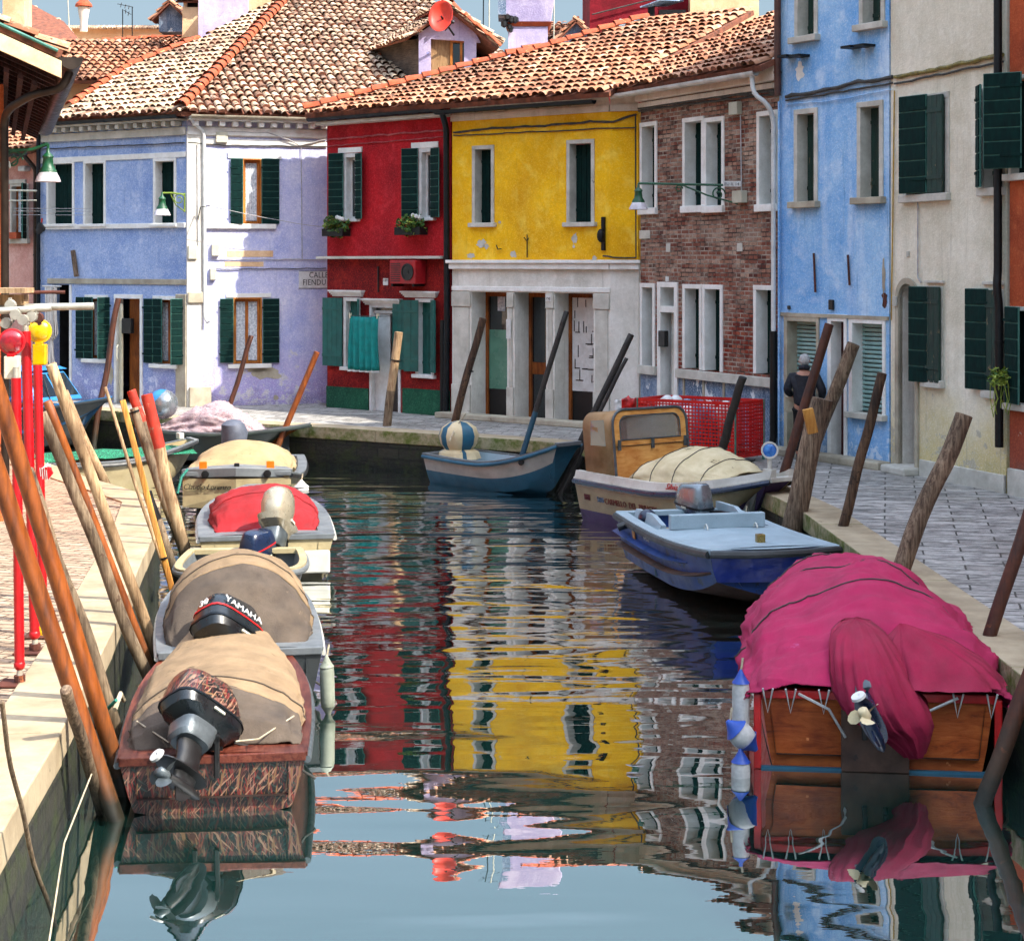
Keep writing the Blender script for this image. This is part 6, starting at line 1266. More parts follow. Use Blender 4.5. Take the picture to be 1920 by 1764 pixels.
# E bow to the viewer
h, L = boat('covered_motorboat', 'ivory boat with beige canopy, bow with script lettering facing the viewer', (-4.62, 31.6), (-4.30, 27.5))
Hh = Hull(L, 1.95, .55, .74, .86, st=.9, rake=.1, kz=-.1, p=2.5); Hh.build(h, M['gelcoat'], M['gel_dark'], M['gel_grey'], M['gel_white'], cap=.14, rail=.03, mrail=M['black'], deck=(.86, .97), mdeck=M['gel_grey'])
b1 = Hh.b(1)
MB().loft([[(L-.02, -b1*1.0, z), (L+.16*k, 0, z+dz), (L-.02, b1*1.0, z)] for z, k, dz in ((.22, .5, -.05), (.45, .9, 0), (.66, 1.1, .01))], closed=False).build('bow_plate', M['gelcoat'], h)
MB().loft([[(L-.05, -b1*1.03, z), (L+.20, 0, z+.05), (L-.05, b1*1.03, z), (L-.35, b1*.9, z), (L-.2, 0, z+.06), (L-.35, -b1*.9, z)] for z in (.66, .80)]).build('bow_fascia', M['gel_grey'], h, bevel=.01)
for sg in (-1, 1):
    MB().lathe([(.06, 0), (.06, .03), (.02, .035)], 14, axis=Matrix.Rotation(R(90), 4, 'Y'), o=(L+.09, sg*.48, .74)).build('navigation_light', M['iron'], h)
    MB().box((L-.02, sg*.52-.06, .80), (L+.02, sg*.52+.06, .93)).build('reflector', M['orangeplastic'], h, bevel=.01)
    a_ = math.atan2(.17, b1)*sg
    nr_ = V((1, sg*.16, 0)).normalized()
    text('lettering', 'Claudio Lorenzo' if sg < 0 else 'Claudio Lorenzo', frame3(V((L+.085, sg*.46, .50)), V((0, 1, 0)) - V((1, 0, 0))*(.16*sg), (0, 0, 1)), .125, MAT['black'], h, shear=.35, ext=.003, spacing=.9)
MB().box((L-.02, -.04, .82), (L+.06, .04, .90)).build('bow_cleat', M['iron'], h, bevel=.01)
cover(h, [(L-.28, .80, .70, .74, 2.0, 0), (L-.6, .82, .68, .92, 1.9, 0), (L-1.0, .82, .68, 1.06, 1.8, 0), (L-1.6, .82, .64, 1.10, 1.8, 0), (L-2.6, .8, .6, .98, 1.9, 0), (L-3.4, .7, .58, .76, 2.0, 0)], M['tarp_beige'], seed=6, wr=.02, fold=.02)
MB().loft([[V((.05+x, y-.38, z-.12))+V((k*math.cos(t), k*.8*math.sin(t), 0)) for t in (2*math.pi*j/14 for j in range(14))] for z, k, x, y in ((.5, .2, 0, 0), (.8, .26, 0, 0), (1.1, .30, .0, .03), (1.25, .26, .02, 0), (1.32, .16, 0, 0), (1.34, .05, 0, 0))]).build('engine_cover', M['greycloth'], h, smooth=True)
fender('round yellowed buoy hanging at the right bow corner of the ivory boat', (-3.28, 27.4, .62), .12, .24, tips='fender_white')
# F with the green net
h, L = boat('fishing_boat', 'ivory open boat heaped with green netting beyond the left quay corner', (-8.6, 29.9+.9), (-5.85, 32.3))
Hh = Hull(L, 1.5, .55, .78, .3, st=.9, rake=.3); Hh.build(h, M['gelcoat'], M['gel_dark'], M['gel_grey'], M['gelcoat'], cap=.1, rail=.035, mrail=M['black'])
MB().loft([[(x, y*w_, .5+.16*math.cos(y*1.6)+.06*noise.noise(V((x*2, y*3, 5)))) for y in (-.62+1.24*j/16 for j in range(17))] for x, w_ in ((.15+i*.17, 1-.03*max(0, i-12)) for i in range(18))], closed=False).build('net_heap', M['net'], h, smooth=True, ang=180)
MB().box((L-.3, -.1, .8), (L-.2, .1, .92)).build('bow_bitt', M['gel_white'], h, bevel=.02)
# G dark boat with blanket
h, L = boat('dark_rowing_boat', 'long low green black boat heaped with a patterned pink blanket', (-7.4, 36.1), (-3.98, 34.75))
Hh = Hull(L, 1.3, .66, .84, 0, st=.85, rake=.9, kz=-.05, p=1.8, chine=.7); Hh.build(h, M['greenblack'], M['black'], M['gel_grey'], M['brownwood'], cap=.08, rail=.03, mrail=M['greenblack'])
cover(h, [(.2, .4, .6, .66, 2, 0), (.6, .52, .6, .84, 2, 0), (1.1, .55, .6, 1.08, 1.9, 0), (1.7, .56, .6, 1.14, 2, 0), (2.2, .48, .6, .98, 2, 0), (2.6, .33, .6, .7, 2, 0)], M['blanket'], 'blanket', seed=9, wr=.07, fold=.03)
cc = W(306, 758, 35.6); h = thing('ball_fender', 'big grey and blue ball fender standing on the dark boat stern', 'fender', tuple(cc)); MB().ball((0, 0, 0), .30, 22).build('body', M['silver2'], h, smooth=True); MB().lathe([(.02, .31), (.1, .30), (.2, .24), (.27, .14), (.255, .13)], 20, axis=Matrix.Rotation(R(-50), 4, 'Y')).build('blue_end', M['cabinblue'], h, smooth=True)
# H blue cabin boat
h, L = boat('cabin_boat', 'blue cabin boat with dark hull and slanted windscreen at the far left', (-13.2, 40.2), (-8.55, 37.55))
Hh = Hull(L, 2.1, .85, 1.15, 0, st=.9, rake=.8, kz=-.2, p=2.0)
Hh.build(h, [M['gel_dark'], M['cabinblue']], M['black'], M['cabinblue'], M['cabinblue'], rows=(0, .42, .50, .93, 1.), mats=[0, 1, 2, 1, 1], cap=.2, rail=.04, mrail=M['gel_dark'], deck=(.3, .985), mdeck=M['cabinblue'])
x0, x1 = 1.2, 3.55
c0 = [(x0, -.82, 1.0), (x1+.35, -.72, 1.02), (x1+.35, .72, 1.02), (x0, .82, 1.0)]; c1 = [(x0+.05, -.70, 1.62), (x1-.15, -.6, 1.66), (x1-.15, .6, 1.66), (x0+.05, .70, 1.62)]
ca = MB().loft([c0, c1]).build('cabin', M['cabinblue'], h, bevel=.06); MB().loft([[(x0-.05, -.74, 1.63), (x1-.05, -.63, 1.67), (x1-.05, .63, 1.67), (x0-.05, .74, 1.63)], [(x0+.05, -.66, 1.70), (x1-.2, -.55, 1.73), (x1-.2, .55, 1.73), (x0+.05, .66, 1.70)]]).build('cabin_roof', M['cabinblue'], ca, bevel=.02)
def quadp(a, b, c, d, s0, s1, t0, t1, n_): # panel on a quad face pushed out by n_
    A, B_, C_, D_ = V(a), V(b), V(c), V(d); f = lambda s, t: (A.lerp(B_, s)).lerp(D_.lerp(C_, s), t); nn = (B_-A).cross(D_-A).normalized()*n_
    return [f(s0, t0)+nn, f(s1, t0)+nn, f(s1, t1)+nn, f(s0, t1)+nn]
for s0, s1 in ((.06, .48), (.52, .94)): MB().face(quadp(c0[1], c0[2], c1[2], c1[1], s0, s1, .15, .88, .012)).build('windscreen', M['glass'], ca)
for s0, s1 in ((.08, .40), (.46, .86)): 
    MB().face(quadp(c0[0], c0[1], c1[1], c1[0], s0, s1, .2, .85, .012)).build('side_window', M['glass'], ca)
MB().tube([(x1+.33, -.3, 1.08), (x1+.05, -.2, 1.5)], .012, 5).build('wiper', M['iron'], ca); MB().tube([(x0+.2, -.5, 1.72), (x0+.25, -.5, 1.8), (x1-.5, -.45, 1.82), (x1-.4, -.45, 1.74)], .015, 5).tube([(x0+.2, .5, 1.72), (x0+.25, .5, 1.8), (x1-.5, .45, 1.82), (x1-.4, .45, 1.74)], .015, 5).build('roof_rails', M['iron'], ca)
# I centre boat with the striped bundle
h, L = boat('small_boat', 'small open boat with white side over teal bottom and striped bundle, in mid canal', (-1.20, 32.6), (.98, 30.25))
Hh = Hull(L, 1.34, .52, .92, .42, st=.88, rake=.35, kz=-.12, zm=.50, p=2.4, chine=.7)
Hh.build(h, [M['teal'], M['gel_white']], M['teal'], M['gel_grey'], M['palegrey'], rows=(0, .22, .45, .72, 1.), mats=[0, 1, 1, 2, 2], cap=.08, rail=.03, mrail=M['teal'])
MB().box((1.4, -.58, .36), (1.62, .58, .42)).build('thwart', M['palegrey'], h, bevel=.01)
MB().tube([(L*.80, -Hh.b(.8)-.0, .58), (L*.805, -Hh.b(.8)-.025, .58)], .05, 10).build('scupper', M['iron'], h)
cc = Matrix.Identity(4)
hb_ = thing('striped_bundle', 'cream and teal striped cloth bundle at the stern of the mid canal boat', 'bundle', (-.98, 32.35, .55))
MB().loft([[V((k*(1+.06*math.sin(7*t))*math.cos(t), k*.8*(1+.06*math.sin(7*t))*math.sin(t), z)) for t in (2*math.pi*j/28 for j in range(28))] for z, k in ((-.12, .40), (.0, .36), (.05, .26), (.15, .33), (.3, .36), (.45, .31), (.54, .18), (.57, .04))], ms=lambda k, i: 1 if i % 7 in (2, 3) and k > 1 or i % 9 == 4 else 0).build('cloth', [M['tarp_cream'], M['teal']], hb_, smooth=True)
# J cabin boat with the wooden windscreen
h, L = boat('wheelhouse_boat', 'ivory and purple boat with blond wood windscreen and cream tarpaulin near the right quay', (1.62, 27.95), (3.82, 24.85))
Hh = Hull(L, 1.72, .66, .98, .28, st=.92, rake=.55, kz=-.14, zm=.66, p=2.8, chine=.78)
Hh.build(h, [M['purple'], M['gelcoat'], M['gel_white']], M['purple'], M['gel_white'], M['gel_white'], rows=(0, .30, .52, .86, 1.), mats=[0, 1, 2, 2, 3], cap=.10, rail=.04, mrail=M['navy'], deck=(.78, 1), mdeck=M['gel_white'])
for sg in (-1, 1): MB().loft([[(L*t, sg*(Hh.b(t)-.0), Hh.z(t)+.02), (L*t, sg*(Hh.b(t)-.03), Hh.z(t)+.13), (L*t, sg*(Hh.b(t)-.12), Hh.z(t)+.13), (L*t, sg*(Hh.b(t)-.12), Hh.z(t)+.0)] for t in (i/16 for i in range(17))]).build('coaming', M['gel_white'], h, smooth=True, ang=40)
def rrect(x, hw, z0, z1, r, n=6, q=1.0):
    P = [(x, -hw, z0)]; 
    for j in range(n+1): a = math.pi-math.pi/2*j/n; P.append((x, -(hw-r)+r*math.cos(a), z1-r+r*math.sin(a)))
    for j in range(n+1): a = math.pi/2-math.pi/2*j/n; P.append((x, (hw-r)+r*math.cos(a), z1-r+r*math.sin(a)))
    P.append((x, hw, z0)); return P
xw = .95; out_ = rrect(0, .74, .72, 1.78, .22); inn = rrect(0, .60, 1.32, 1.68, .13)
def lift(P, x): return [(x-(p[2]-.72)*.12, p[1], p[2]) for p in P]
mb = MB(); mb.loft([lift(out_, xw), lift(out_, xw+.035)], closed=True, cap0=False, cap1=False); mb.loft([lift(inn, xw), lift(inn, xw+.035)], closed=True, cap0=False, cap1=False)
for x in (xw, xw+.035): mb.loft([lift(out_, x), lift([(0, p[1], max(p[2], 1.32)) for p in inn], x)], closed=False); mb.face(lift([(0, -.74, .72), (0, .74, .72), (0, .60, 1.32), (0, -.60, 1.32)], x))
wsn = mb.build('windscreen_panel', M['blond'], h); MB().face(lift(inn, xw+.018)).build('pane', MAT['clear'], wsn)
MB().tube(lift(out_, xw+.04), .022, 8).build('edge_trim', M['steelgrey'], wsn, smooth=True)
MB().tube(lift(inn, xw+.038)+[lift(inn, xw+.038)[0]], .012, 6).build('pane_trim', M['steelgrey'], wsn, smooth=True)
for y in (-.66, 0, .66): MB().box((xw-.0, y-.03, 1.17), (xw+.02, y+.03, 1.33)).build('hinge', M['steelgrey'], wsn, bevel=.004)
MB().box((xw-.025, -.70, 1.225), (xw-.008, .70, 1.235)).build('panel_joint', M['darkdoor'], wsn)
mb = MB(); ro = lift(out_, xw); ba = [(p[0]-.75, p[1]*.95, p[2]-(.10 if p[2] > 1 else 0)) for p in ro]
m1 = [tuple(V(a).lerp(V(b), .5)+V((0, 0, -.03 if a[2] > 1.4 else 0))) for a, b in zip(ro, ba)]
cb_ = mb.loft([ro, m1, ba], closed=False).build('canvas_hood', simple('brown_hood_canvas', '#a88660', '#86683f', 4, .9, .4, 60, kind='obj'), h, smooth=True, ang=60, solid=.01)
MB().face([(xw-.22, -.742, 1.22), (xw-.62, -.728, 1.2), (xw-.64, -.715, 1.58), (xw-.28, -.74, 1.62)]).build('clear_window', M['glass2'], cb_)
cover(h, [(xw+.1, .55, .74, .80, 2, 0), (xw+.35, .68, .74, 1.05, 1.9, 0), (xw+.8, .72, .76, 1.24, 1.9, 0), (xw+1.3, .70, .78, 1.26, 1.9, 0), (xw+1.8, .6, .84, 1.15, 1.9, 0), (xw+2.15, .42, .9, .98, 1.9, 0)], M['tarp_cream'], seed=12, wr=.025, fold=.008, seams=(xw+.35, xw+.8, xw+1.3, xw+1.8))
def side_text(body, t, frac, size, mat, **k):
    b, z = Hh.b(t), Hh.z(t); P = Hh.prof(t, (0, .3, .52, .86, 1.)); a = V(P[3]); c_ = V(P[4]); q = a.lerp(c_, frac); t2 = t+.05; P2 = V(Hh.prof(t2, (0, .3, .52, .86, 1.))[3]).lerp(V(Hh.prof(t2, (0, .3, .52, .86, 1.))[4]), frac)
    for sg in (-1,):
        o = V((q.x, sg*(q.y+.012), q.z)); xd = V((P2.x-q.x, sg*(P2.y-q.y), P2.z-q.z)); up = V((c_.x-a.x, sg*(c_.y-a.y), c_.z-a.z)); return text('lettering', body, frame3(o, xd, up), size, mat, h, ext=.006, **k)
# the viewer sees its right hand side, where the bow is to the right
side_text('CARMELLO  DEL  PRINCIPE', .37, .08, .13, simple('brown_lettering', '#7a4030', '#6a3428', 8), sx=.8); side_text('588', .17, .1, .12, M['dado'])
o = side_text('IIIII', .075, .1, .13, simple('dark_red_lettering', '#6a1c28', '#50141c', 8), shear=.1)
o = text('lettering', 'Silvia', frame3((L*.62, -Hh.b(.62)-.006, Hh.z(.62)+.035), (1, -.0+.18*0, .04), (0, .2, 1)), .13, M['redpaint'], h, shear=.4, ext=.004)
P = Hh.prof(.76, (0, .3, .52, .86, 1.)); q = V(P[3]).lerp(V(P[4]), .55); ey = MB(frame3((q.x, -q.y-.012, q.z), (1, .24, .02), (0, 0, 1))); ey.lathe([(.001, .004), (.10, .003), (.11, 0)], 18, axis=Matrix.Diagonal((1, .42, 1, 1)), m=0); ey.lathe([(.001, .010), (.035, .009), (.036, 0)], 12, m=1); ey.lathe([(.001, .006), (.085, .005), (.09, 0)], 18, axis=Matrix.Diagonal((1, .36, 1, 1)), m=2)
ey.build('painted_eye', [M['mahogany'], M['black'], M['whitepaint']], h)
sl2 = MB().tube([(L-.42, .15, 1.05), (L-.42, .15, 1.24)], .03, 8).tube([(L-.42, .15, 1.0), (L-.42, .15, 1.07)], .1, 12); so_ = sl2.build('searchlight', M['gel_white'], h, smooth=True)
fx = Matrix.Rotation(R(78), 4, 'Z') @ Matrix.Rotation(R(90), 4, 'X') if 0 else V((.75, -.65, .05)).normalized().to_track_quat('Z', 'Y').to_matrix().to_4x4()
MB().lathe([(.03, -.12), (.1, -.08), (.125, .02), (.125, .05), (.10, .052), (.10, .04)], 20, axis=fx, o=(L-.42, .15, 1.34)).build('lamp_head', M['gel_white'], so_, smooth=True, ang=50); MB().lathe([(.098, .040), (.07, .052), (.001, .058)], 20, axis=fx, o=(L-.42, .15, 1.34)).build('lamp_lens', simple('blue_lamp_lens', '#1c5cb0', '#3c8ad0', 9, .1, .0, coat=1), so_, smooth=True)
c = W(1352, 889, 25.7); f = fender('white fender with blue end lying on the bow of the boat with the wood windscreen', tuple(c), .10, .55, tilt=(.98, -.1)); f.rotation_euler = (0, 0, 0)
# K blue boat with blunt bow
h, L = boat('blue_motorboat', 'royal blue blunt bowed motorboat with pale grey deck and silver outboard', (2.2, 23.6), (3.0, 20.1))
Hh = Hull(L, 1.74, .70, .76, .90, st=.96, rake=.24, kz=-.04, zm=.68, p=3.2, chine=.84, dead=.14)
Hh.build(h, [M['royal2'], M['royal']], M['brownbottom'], M['palegrey'], M['palegrey'], rows=(0, .34, .66, 1.), mats=[0, 1, 1, 1], cap=.13, rail=.045, mrail=M['gel_dark'], deck=(.42, 1), mdeck=M['palegrey'])
P1 = Hh.prof(1, (0, .34, .66, 1.)); yb_ = [p for p in P1]
MB().loft([[(p[0]+.012+.10*(1-(y/(abs(p[1])+.001))**2), y, p[2]) for y in [-p[1], -p[1]*.5, 0, p[1]*.5, p[1]]] for p in P1[1:]], closed=False).build('bow_plate', M['royal'], h, smooth=True)
MB().tube([(L+.02, -Hh.b(1), .735), (L+.13, -Hh.b(1)*.5, .735), (L+.15, 0, .735), (L+.13, Hh.b(1)*.5, .735), (L+.02, Hh.b(1), .735)], .045, 8).build('bow_fender_rail', M['gel_dark'], h, smooth=True)
MB().loft([[(L-.1, y, .785), (L+.12-.18*(y/Hh.b(1))**2, y, .79)] for y in (-Hh.b(1)+Hh.b(1)*2*j/8 for j in range(9))], closed=False).build('bow_deck', M['palegrey'], h)
for sg in (-1, 1):
    for rr_, x0, x1, mt in ((.34, .0, .98, 'brownbottom'), (.62, 0, .8, 'royal2')):
        pts = []
        for i in range(17):
            t = x0+(x1-x0)*i/16; q = Hh.prof(t, (rr_,))[1]; pts.append([(q[0], sg*(q[1]-.02), q[2]+.05), (q[0], sg*(q[1]+.10*min(1, (x1-t)*5+.15)), q[2]), (q[0], sg*(q[1]-.02), q[2]-.02)])
        MB().loft(pts).build('spray_strake', M[mt], h, smooth=True, ang=30)
MB().box((L*.44, -.62, .72), (L*.47, .62, .90)).build('deck_coaming', M['palegrey'], h, bevel=.01)
MB().loft([[(x, -.66, .64), (x, -.62, z_), (x, -.56, z_), (x, -.55, .3)] for x, z_ in ((.2, .78), (.9, .80), (1.3, .72))]).build('side_coaming', M['palegrey'], h)
MB().loft([[(x, .66, .64), (x, .62, z_), (x, .56, z_), (x, .55, .3)] for x, z_ in ((.0, .82), (.7, .84), (1.2, .72))]).build('side_coaming', M['palegrey'], h)
MB().box((L*.86, -.05, .77), (L*.86+.09, .05, .87)).build('bow_cleat', simple('brass_fitting', '#a08a50', '#6c5c30', 8, .3, .1, metal=.8), h, bevel=.01)
for y in (.45, -.2): MB().tube([(L*.5+.06*math.cos(a), y, .73+.06*math.sin(a)) for a in (math.pi*j/8 for j in range(9))], .01, 5).build('deck_ring', M['gel_white'], h)
outboard(h, .12, .25, .62, 6, 20, M['silver2'], M['silver2'], M['iron'], .95, round_=False, hidden_leg=True)
tq = Hh.prof(.34, (.34, .66, 1.)); 
for bd, t, mt, sz in (('0401', .40, 'whitepaint', .12),):
    q = V(Hh.prof(t, (.78,))[1]); q2 = V(Hh.prof(t+.05, (.78,))[1]); text('lettering', bd, frame3((q.x, -q.y-.012, q.z), (q2.x-q.x, -(q2.y-q.y), 0), (0, -.12, 1)), sz, M[mt], h, ext=.004, shear=-.2)
q = V(Hh.prof(.24, (.8,))[1]); MB(frame3((q.x, -q.y-.012, q.z), (1, 0, 0), (0, -.15, 1))).box((-.06, -.09, 0), (.06, .09, .006)).build('ochre_sticker', simple('ochre_sticker', '#c08a30', '#8a5c18', 30, .6, 0), h)
c = W(1214, 972, 22.9); hb_ = thing('ball_fender', 'round dark blue ball fender on the stern corner of the royal blue boat', 'fender', tuple(c)); MB().ball((0, 0, 0), .125, 20).build('body', M['navy'], hb_, smooth=True); MB().tube([(.09, -.05, -.06), (.15, -.03, -.12), (.28, .0, -.13)], .018, 6).build('lanyard', M['rope'], hb_)
c = W(1170, 985, 22.8); hb_ = thing('tiller_bar', 'black padded bar lying over the stern corner of the royal blue boat', 'bar', tuple(c)); MB().tube([(-.08, 0, -.03), (.0, .0, 0), (.28, .1, .05)], [.05, .05, .045], 10).build('padding', M['black'], hb_, smooth=True)
c = W(1398, 966, 23.4); fender('white fender with blue end standing behind the pale deck of the royal blue boat', tuple(c), .10, .30, tilt=(.95, 0))
# L magenta cover
h, L = boat('covered_workboat', 'wooden boat under a big magenta cover, nearest on the right', (2.90, 14.0), (3.42, 18.7))
Hh = Hull(L, 1.92, .60, .80, 0, st=.95, kz=-.1, p=2.6, chine=.9)
Hh.build(h, M['redpaint'], M['black'], M['redpaint'], M['darkdoor'], cap=.06, rail=.03, mrail=M['redpaint'], mtran=M['plywood'])
for y in (-.97, .91): MB().box((-.05, y, .0), (-.01, y+.06, .60)).build('transom_post', M['redpaint'], h, bevel=.01)
MB().box((-.06, -.25, .0), (-.005, .28, .5)).build('engine_pad', M['brownbottom'], h, bevel=.01); MB().box((-.04, -.94, -.04), (.0, .94, .02)).build('bottom_plank', M['teal'], h)
mg = cover(h, [(-.10, 1.02, .54, .68, 3.0, .0), (.0, 1.04, .52, .76, 2.8, 0), (.35, 1.04, .52, .93, 2.3, 0), (.75, 1.04, .54, 1.16, 2.0, 0), (1.2, 1.04, .56, 1.26, 1.85, 0), (1.9, 1.01, .58, 1.28, 1.75, 0), (2.6, .94, .62, 1.25, 1.65, 0), (3.3, .80, .7, 1.16, 1.55, 0), (4.1, .5, .78, .98, 1.55, 0), (4.7, .12, .84, .90, 1.6, 0)], M['magenta'], seed=15, wr=.05, fold=.022, n=110, sub=14, seams=(1.2, 2.3, 3.2))
# back flap and the drape over the tilted engine
def drape(h, rings, mat, name, folds, amp, seed, n=56, parent=None):
    out = []; 
    for k, (cx, cy, cz, rx, ry, rz) in enumerate(rings):
        r = []
        for j in range(n):
            a = 2*math.pi*j/n; q_ = abs(math.sin(folds*.5*a+seed+.12*k)); f = 1+amp*(.25+k/len(rings))*(1.7*(q_**.6)-1.1+.6*math.sin((folds*1.7)//1*a+k*.35+seed)); r.append((cx+rx*math.cos(a)*f, cy+ry*math.sin(a)*f, cz+rz*math.cos(a)+.02*noise.noise(V((a*2, k, seed)))))
        out.append(r)
    return MB().loft(out, cap1=False).build(name, mat, parent or h, smooth=True, ang=180)
drape(h, [(.50, .12, 1.10, .02, .02, 0), (.44, .12, 1.09, .10, .12, .02), (.30, .12, 1.04, .20, .20, .05), (.15, .10, .95, .26, .25, .08), (.02, .07, .82, .29, .28, .11), (-.08, .02, .68, .29, .30, .13), (-.14, -.06, .54, .24, .29, .12), (-.16, -.16, .42, .17, .22, .08), (-.17, -.22, .30, .12, .14, .05), (-.18, -.26, .20, .07, .08, .03)], M['magenta2'], 'engine_drape', 17, .22, 2)
drape(h, [(.44, -.25, 1.08, .02, .03, 0), (.30, -.36, .98, .10, .26, .05), (.12, -.46, .86, .12, .38, .05), (.0, -.50, .76, .12, .44, .04), (-.07, -.5, .71, .10, .44, .03)], M['magenta2'], 'cover_flap', 11, .17, 5)
outboard(h, -.02, .02, .52, 74, -22, M['navy'], M['navy'], M['navy'], 1.0, tiller=False, prop=M['tarp_cream'], anode=True, roll=-4)
for y in (-.88, -.62, .42, .68, .86):
    MB().tube([(-.12, y-.04, .66), (-.07, y, .46), (-.12, y+.04, .66)], .009, 5).build('elastic_hook', M['fender_white'], h)
for sg in (-1, 1): MB().tube([(-.08, sg*.25, .28), (-.09, sg*.38, .5), (-.10, sg*.62, .62)], .012, 5).build('bungee_cord', M['fender_white'], h)
c = W(1389, 1262, 14.1); fender('white fender with blue cap hanging high at the left side of the magenta boat', (c.x, c.y, c.z), .07, .52)
c = W(1392, 1356, 13.9); fender('round white and blue buoy at the stern corner of the magenta boat', (c.x-.1, c.y, c.z), .10, .27, tilt=(1, 0))
c = W(1389, 1410, 13.85); fender('white fender with dark blue cap hanging lowest at the magenta boat', (c.x, c.y, c.z), .075, .46)
WMODE = 'W'
# ---------------------------------------------------------------- mooring poles
M['w_grey'] = wood('grey_weathered_pole', '#7a6650', '#a08c72', '#3a2c20', 3.2, (10, 10, .8), wear='#4a3828', wth=.62, wet=True)
M['w_light'] = wood('pale_weathered_pole', '#a88a66', '#c9ac86', '#5c4430', 3.2, (10, 10, .8), wet=True)
M['w_dark'] = wood('dark_wet_pole', '#4a3526', '#705640', '#1e140e', 3.2, (9, 9, .7), wear='#2a2018', wth=.58, wet=True)
M['w_thick'] = wood('cracked_oak_pole', '#6c5644', '#a08970', '#221810', 4.5, (8, 8, .6), bump=1., wear='#a08a70', wth=.66, wet=True)
M['w_red'] = simple('flaking_red_pole_paint', '#b8321c', '#8a2414', 6, .8, .5, 30, kind='obj', wear='#8a7460', wth=.58, wscale=8)
M['plastic'] = simple('orange_brown_plastic_pole', '#985018', '#78390e', 3, .5, .12, 90, kind='obj', wear='#a05a24', wth=.7, wet=True)
M['rustpole'] = simple('rust_brown_pole', '#5a2c14', '#3c1c0e', 5, .6, .35, 40, kind='obj', wear='#7c4424', wth=.64, wet=True)
M['w_plank'] = wood('yellow_new_plank', '#c48a3c', '#d8a458', '#94602a', 3, (8, 8, .6))
M['blackpole'] = simple('black_tarred_pole', '#16130f', '#2a241d', 6, .7, .5, 40, kind='obj'); M['bluepole'] = simple('teal_blue_painted_pole', '#1c4a5c', '#15394a', 6, .6, .3, 40, kind='obj', wear='#4a7080', wth=.66)
PG = 'mooring poles along the canal'
def pole(label, p1, p2, rpx, mat, top=None, ttop=.0, zend=-.9, lean=0., wob=.006, name='mooring_pole', taper=.92, n=14, band=None, group=PG, flat=None, bend=0., end=None, seed=None):
    """p1 (u, v, z) a point seen low on the pole, p2 (u, v) its top; the pole stands on between them down into the mud"""
    a = G(*p1); b = W(p2[0], p2[1], a.y+lean); d = b-a; k = (zend-a.z)/d.z; foot = a+d*k if zend < a.z else a
    r = rpx/2*a.y/FOC; ax = (b-foot); L = ax.length; q = ax.normalized()
    h = thing(name, label, 'pole' if name != 'stake' else 'stake', tuple(foot), 0, group)
    rnd = random.Random(seed if seed is not None else int(p1[0]*7+p2[1])); o1 = rnd.uniform(0, 50); K = 18; rings = []; x = q.cross(V((0, 1, 0))).normalized(); y = q.cross(x).normalized()
    for i in range(K+1):
        t = i/K; rr = r*(1+(taper-1)*t) ; c = q*(L*t)+x*(bend*r*6*math.sin(math.pi*t)+wob*6*noise.noise(V((t*4, o1, 0))))+y*(wob*6*noise.noise(V((t*4, o1, 9))))
        ring = []
        for j in range(n):
            a_ = 2*math.pi*j/n; f = 1+wob*9*noise.noise(V((math.cos(a_)*1.5+o1, math.sin(a_)*1.5, t*L*2.5)))
            if flat: ring.append(c+x*(rr*f*math.copysign(abs(math.cos(a_))**.5, math.cos(a_)))+y*(rr*flat*math.copysign(abs(math.sin(a_))**.5, math.sin(a_))))
            else: ring.append(c+(x*math.cos(a_)+y*math.sin(a_))*rr*f)
        rings.append(ring)
    rings.append([V(p)*.0+q*(L+.006)+(p-q*L)*.86 for p in rings[-1]])
    if top and ttop: i0 = int(K*(1-ttop)); ms = lambda k, i: 1 if k >= i0 else 0
    else: ms = None
    MB().loft(rings, ms=ms).build('shaft', [M[mat]]+([M[top]] if top else []), h, smooth=True, ang=50, world=False)
    if band:
        for bt in band: c = q*(L*bt); MB().tube([c-q*.012, c+q*.012], r*1.12, 12).build('iron_band', MAT['iron'], h, world=False)
    return h
pole('thick orange brown plastic pole leaning at the left edge beside the grey wooden one', (203, 1385, .45), (-14, 705), 31, 'plastic', wob=0, taper=1, lean=-.6)
pole('orange brown plastic pole entering from the left frame edge, ending by the nearest skiff', (205, 1500, .15), (-44, 770), 33, 'plastic', wob=0, taper=1, lean=-.8)
pole('grey wooden pole right behind the twin orange brown plastic poles', (202, 1318, .45), (52, 880), 25, 'w_grey', lean=-.2)
pole('long grey brown wooden pole left of the slim orange brown plastic pole', (264, 1240, .42), (78, 775), 23, 'w_grey', lean=-.3)
pole('slim orange brown plastic pole between two long wooden poles on the left', (266, 1210, .45), (89, 753), 17, 'plastic', wob=0, taper=1, lean=-.3)
pole('tall pale wooden pole with sawn top in front of the blue cabin boat', (273, 1172, .52), (97, 683), 22, 'w_light', lean=-.4)
pole('short pale pole behind the tall one, its foot by the left quay corner', (187, 886, .5), (118, 735), 19, 'w_light')
pole('very thin pale stick standing between the wooden poles on the left', (302, 1050, .5), (196, 727), 7, 'w_light', wob=.003)
pole('narrow new yellow plank lashed to a post at the left quay', (320, 1095, .3), (230, 751), 12, 'w_plank', wob=.002, flat=.5, band=(.45,))
pole('short grey post with black wrapped head behind the yellow plank', (327, 1072, .2), (277, 922), 19, 'w_grey', top='black', ttop=.16)
pole('grey pole with metal capped top in the cluster of red topped poles', (318, 962, .6), (250, 766), 18, 'w_grey', band=(.985,))
pole('red topped grey pole, left one of the red topped cluster', (312, 905, .6), (248, 732), 19, 'w_grey', top='w_red', ttop=.16, lean=.1)
pole('red topped brown pole, right and stoutest of the red topped cluster', (345, 1035, .2), (275, 740), 24, 'w_light', top='w_red', ttop=.20)
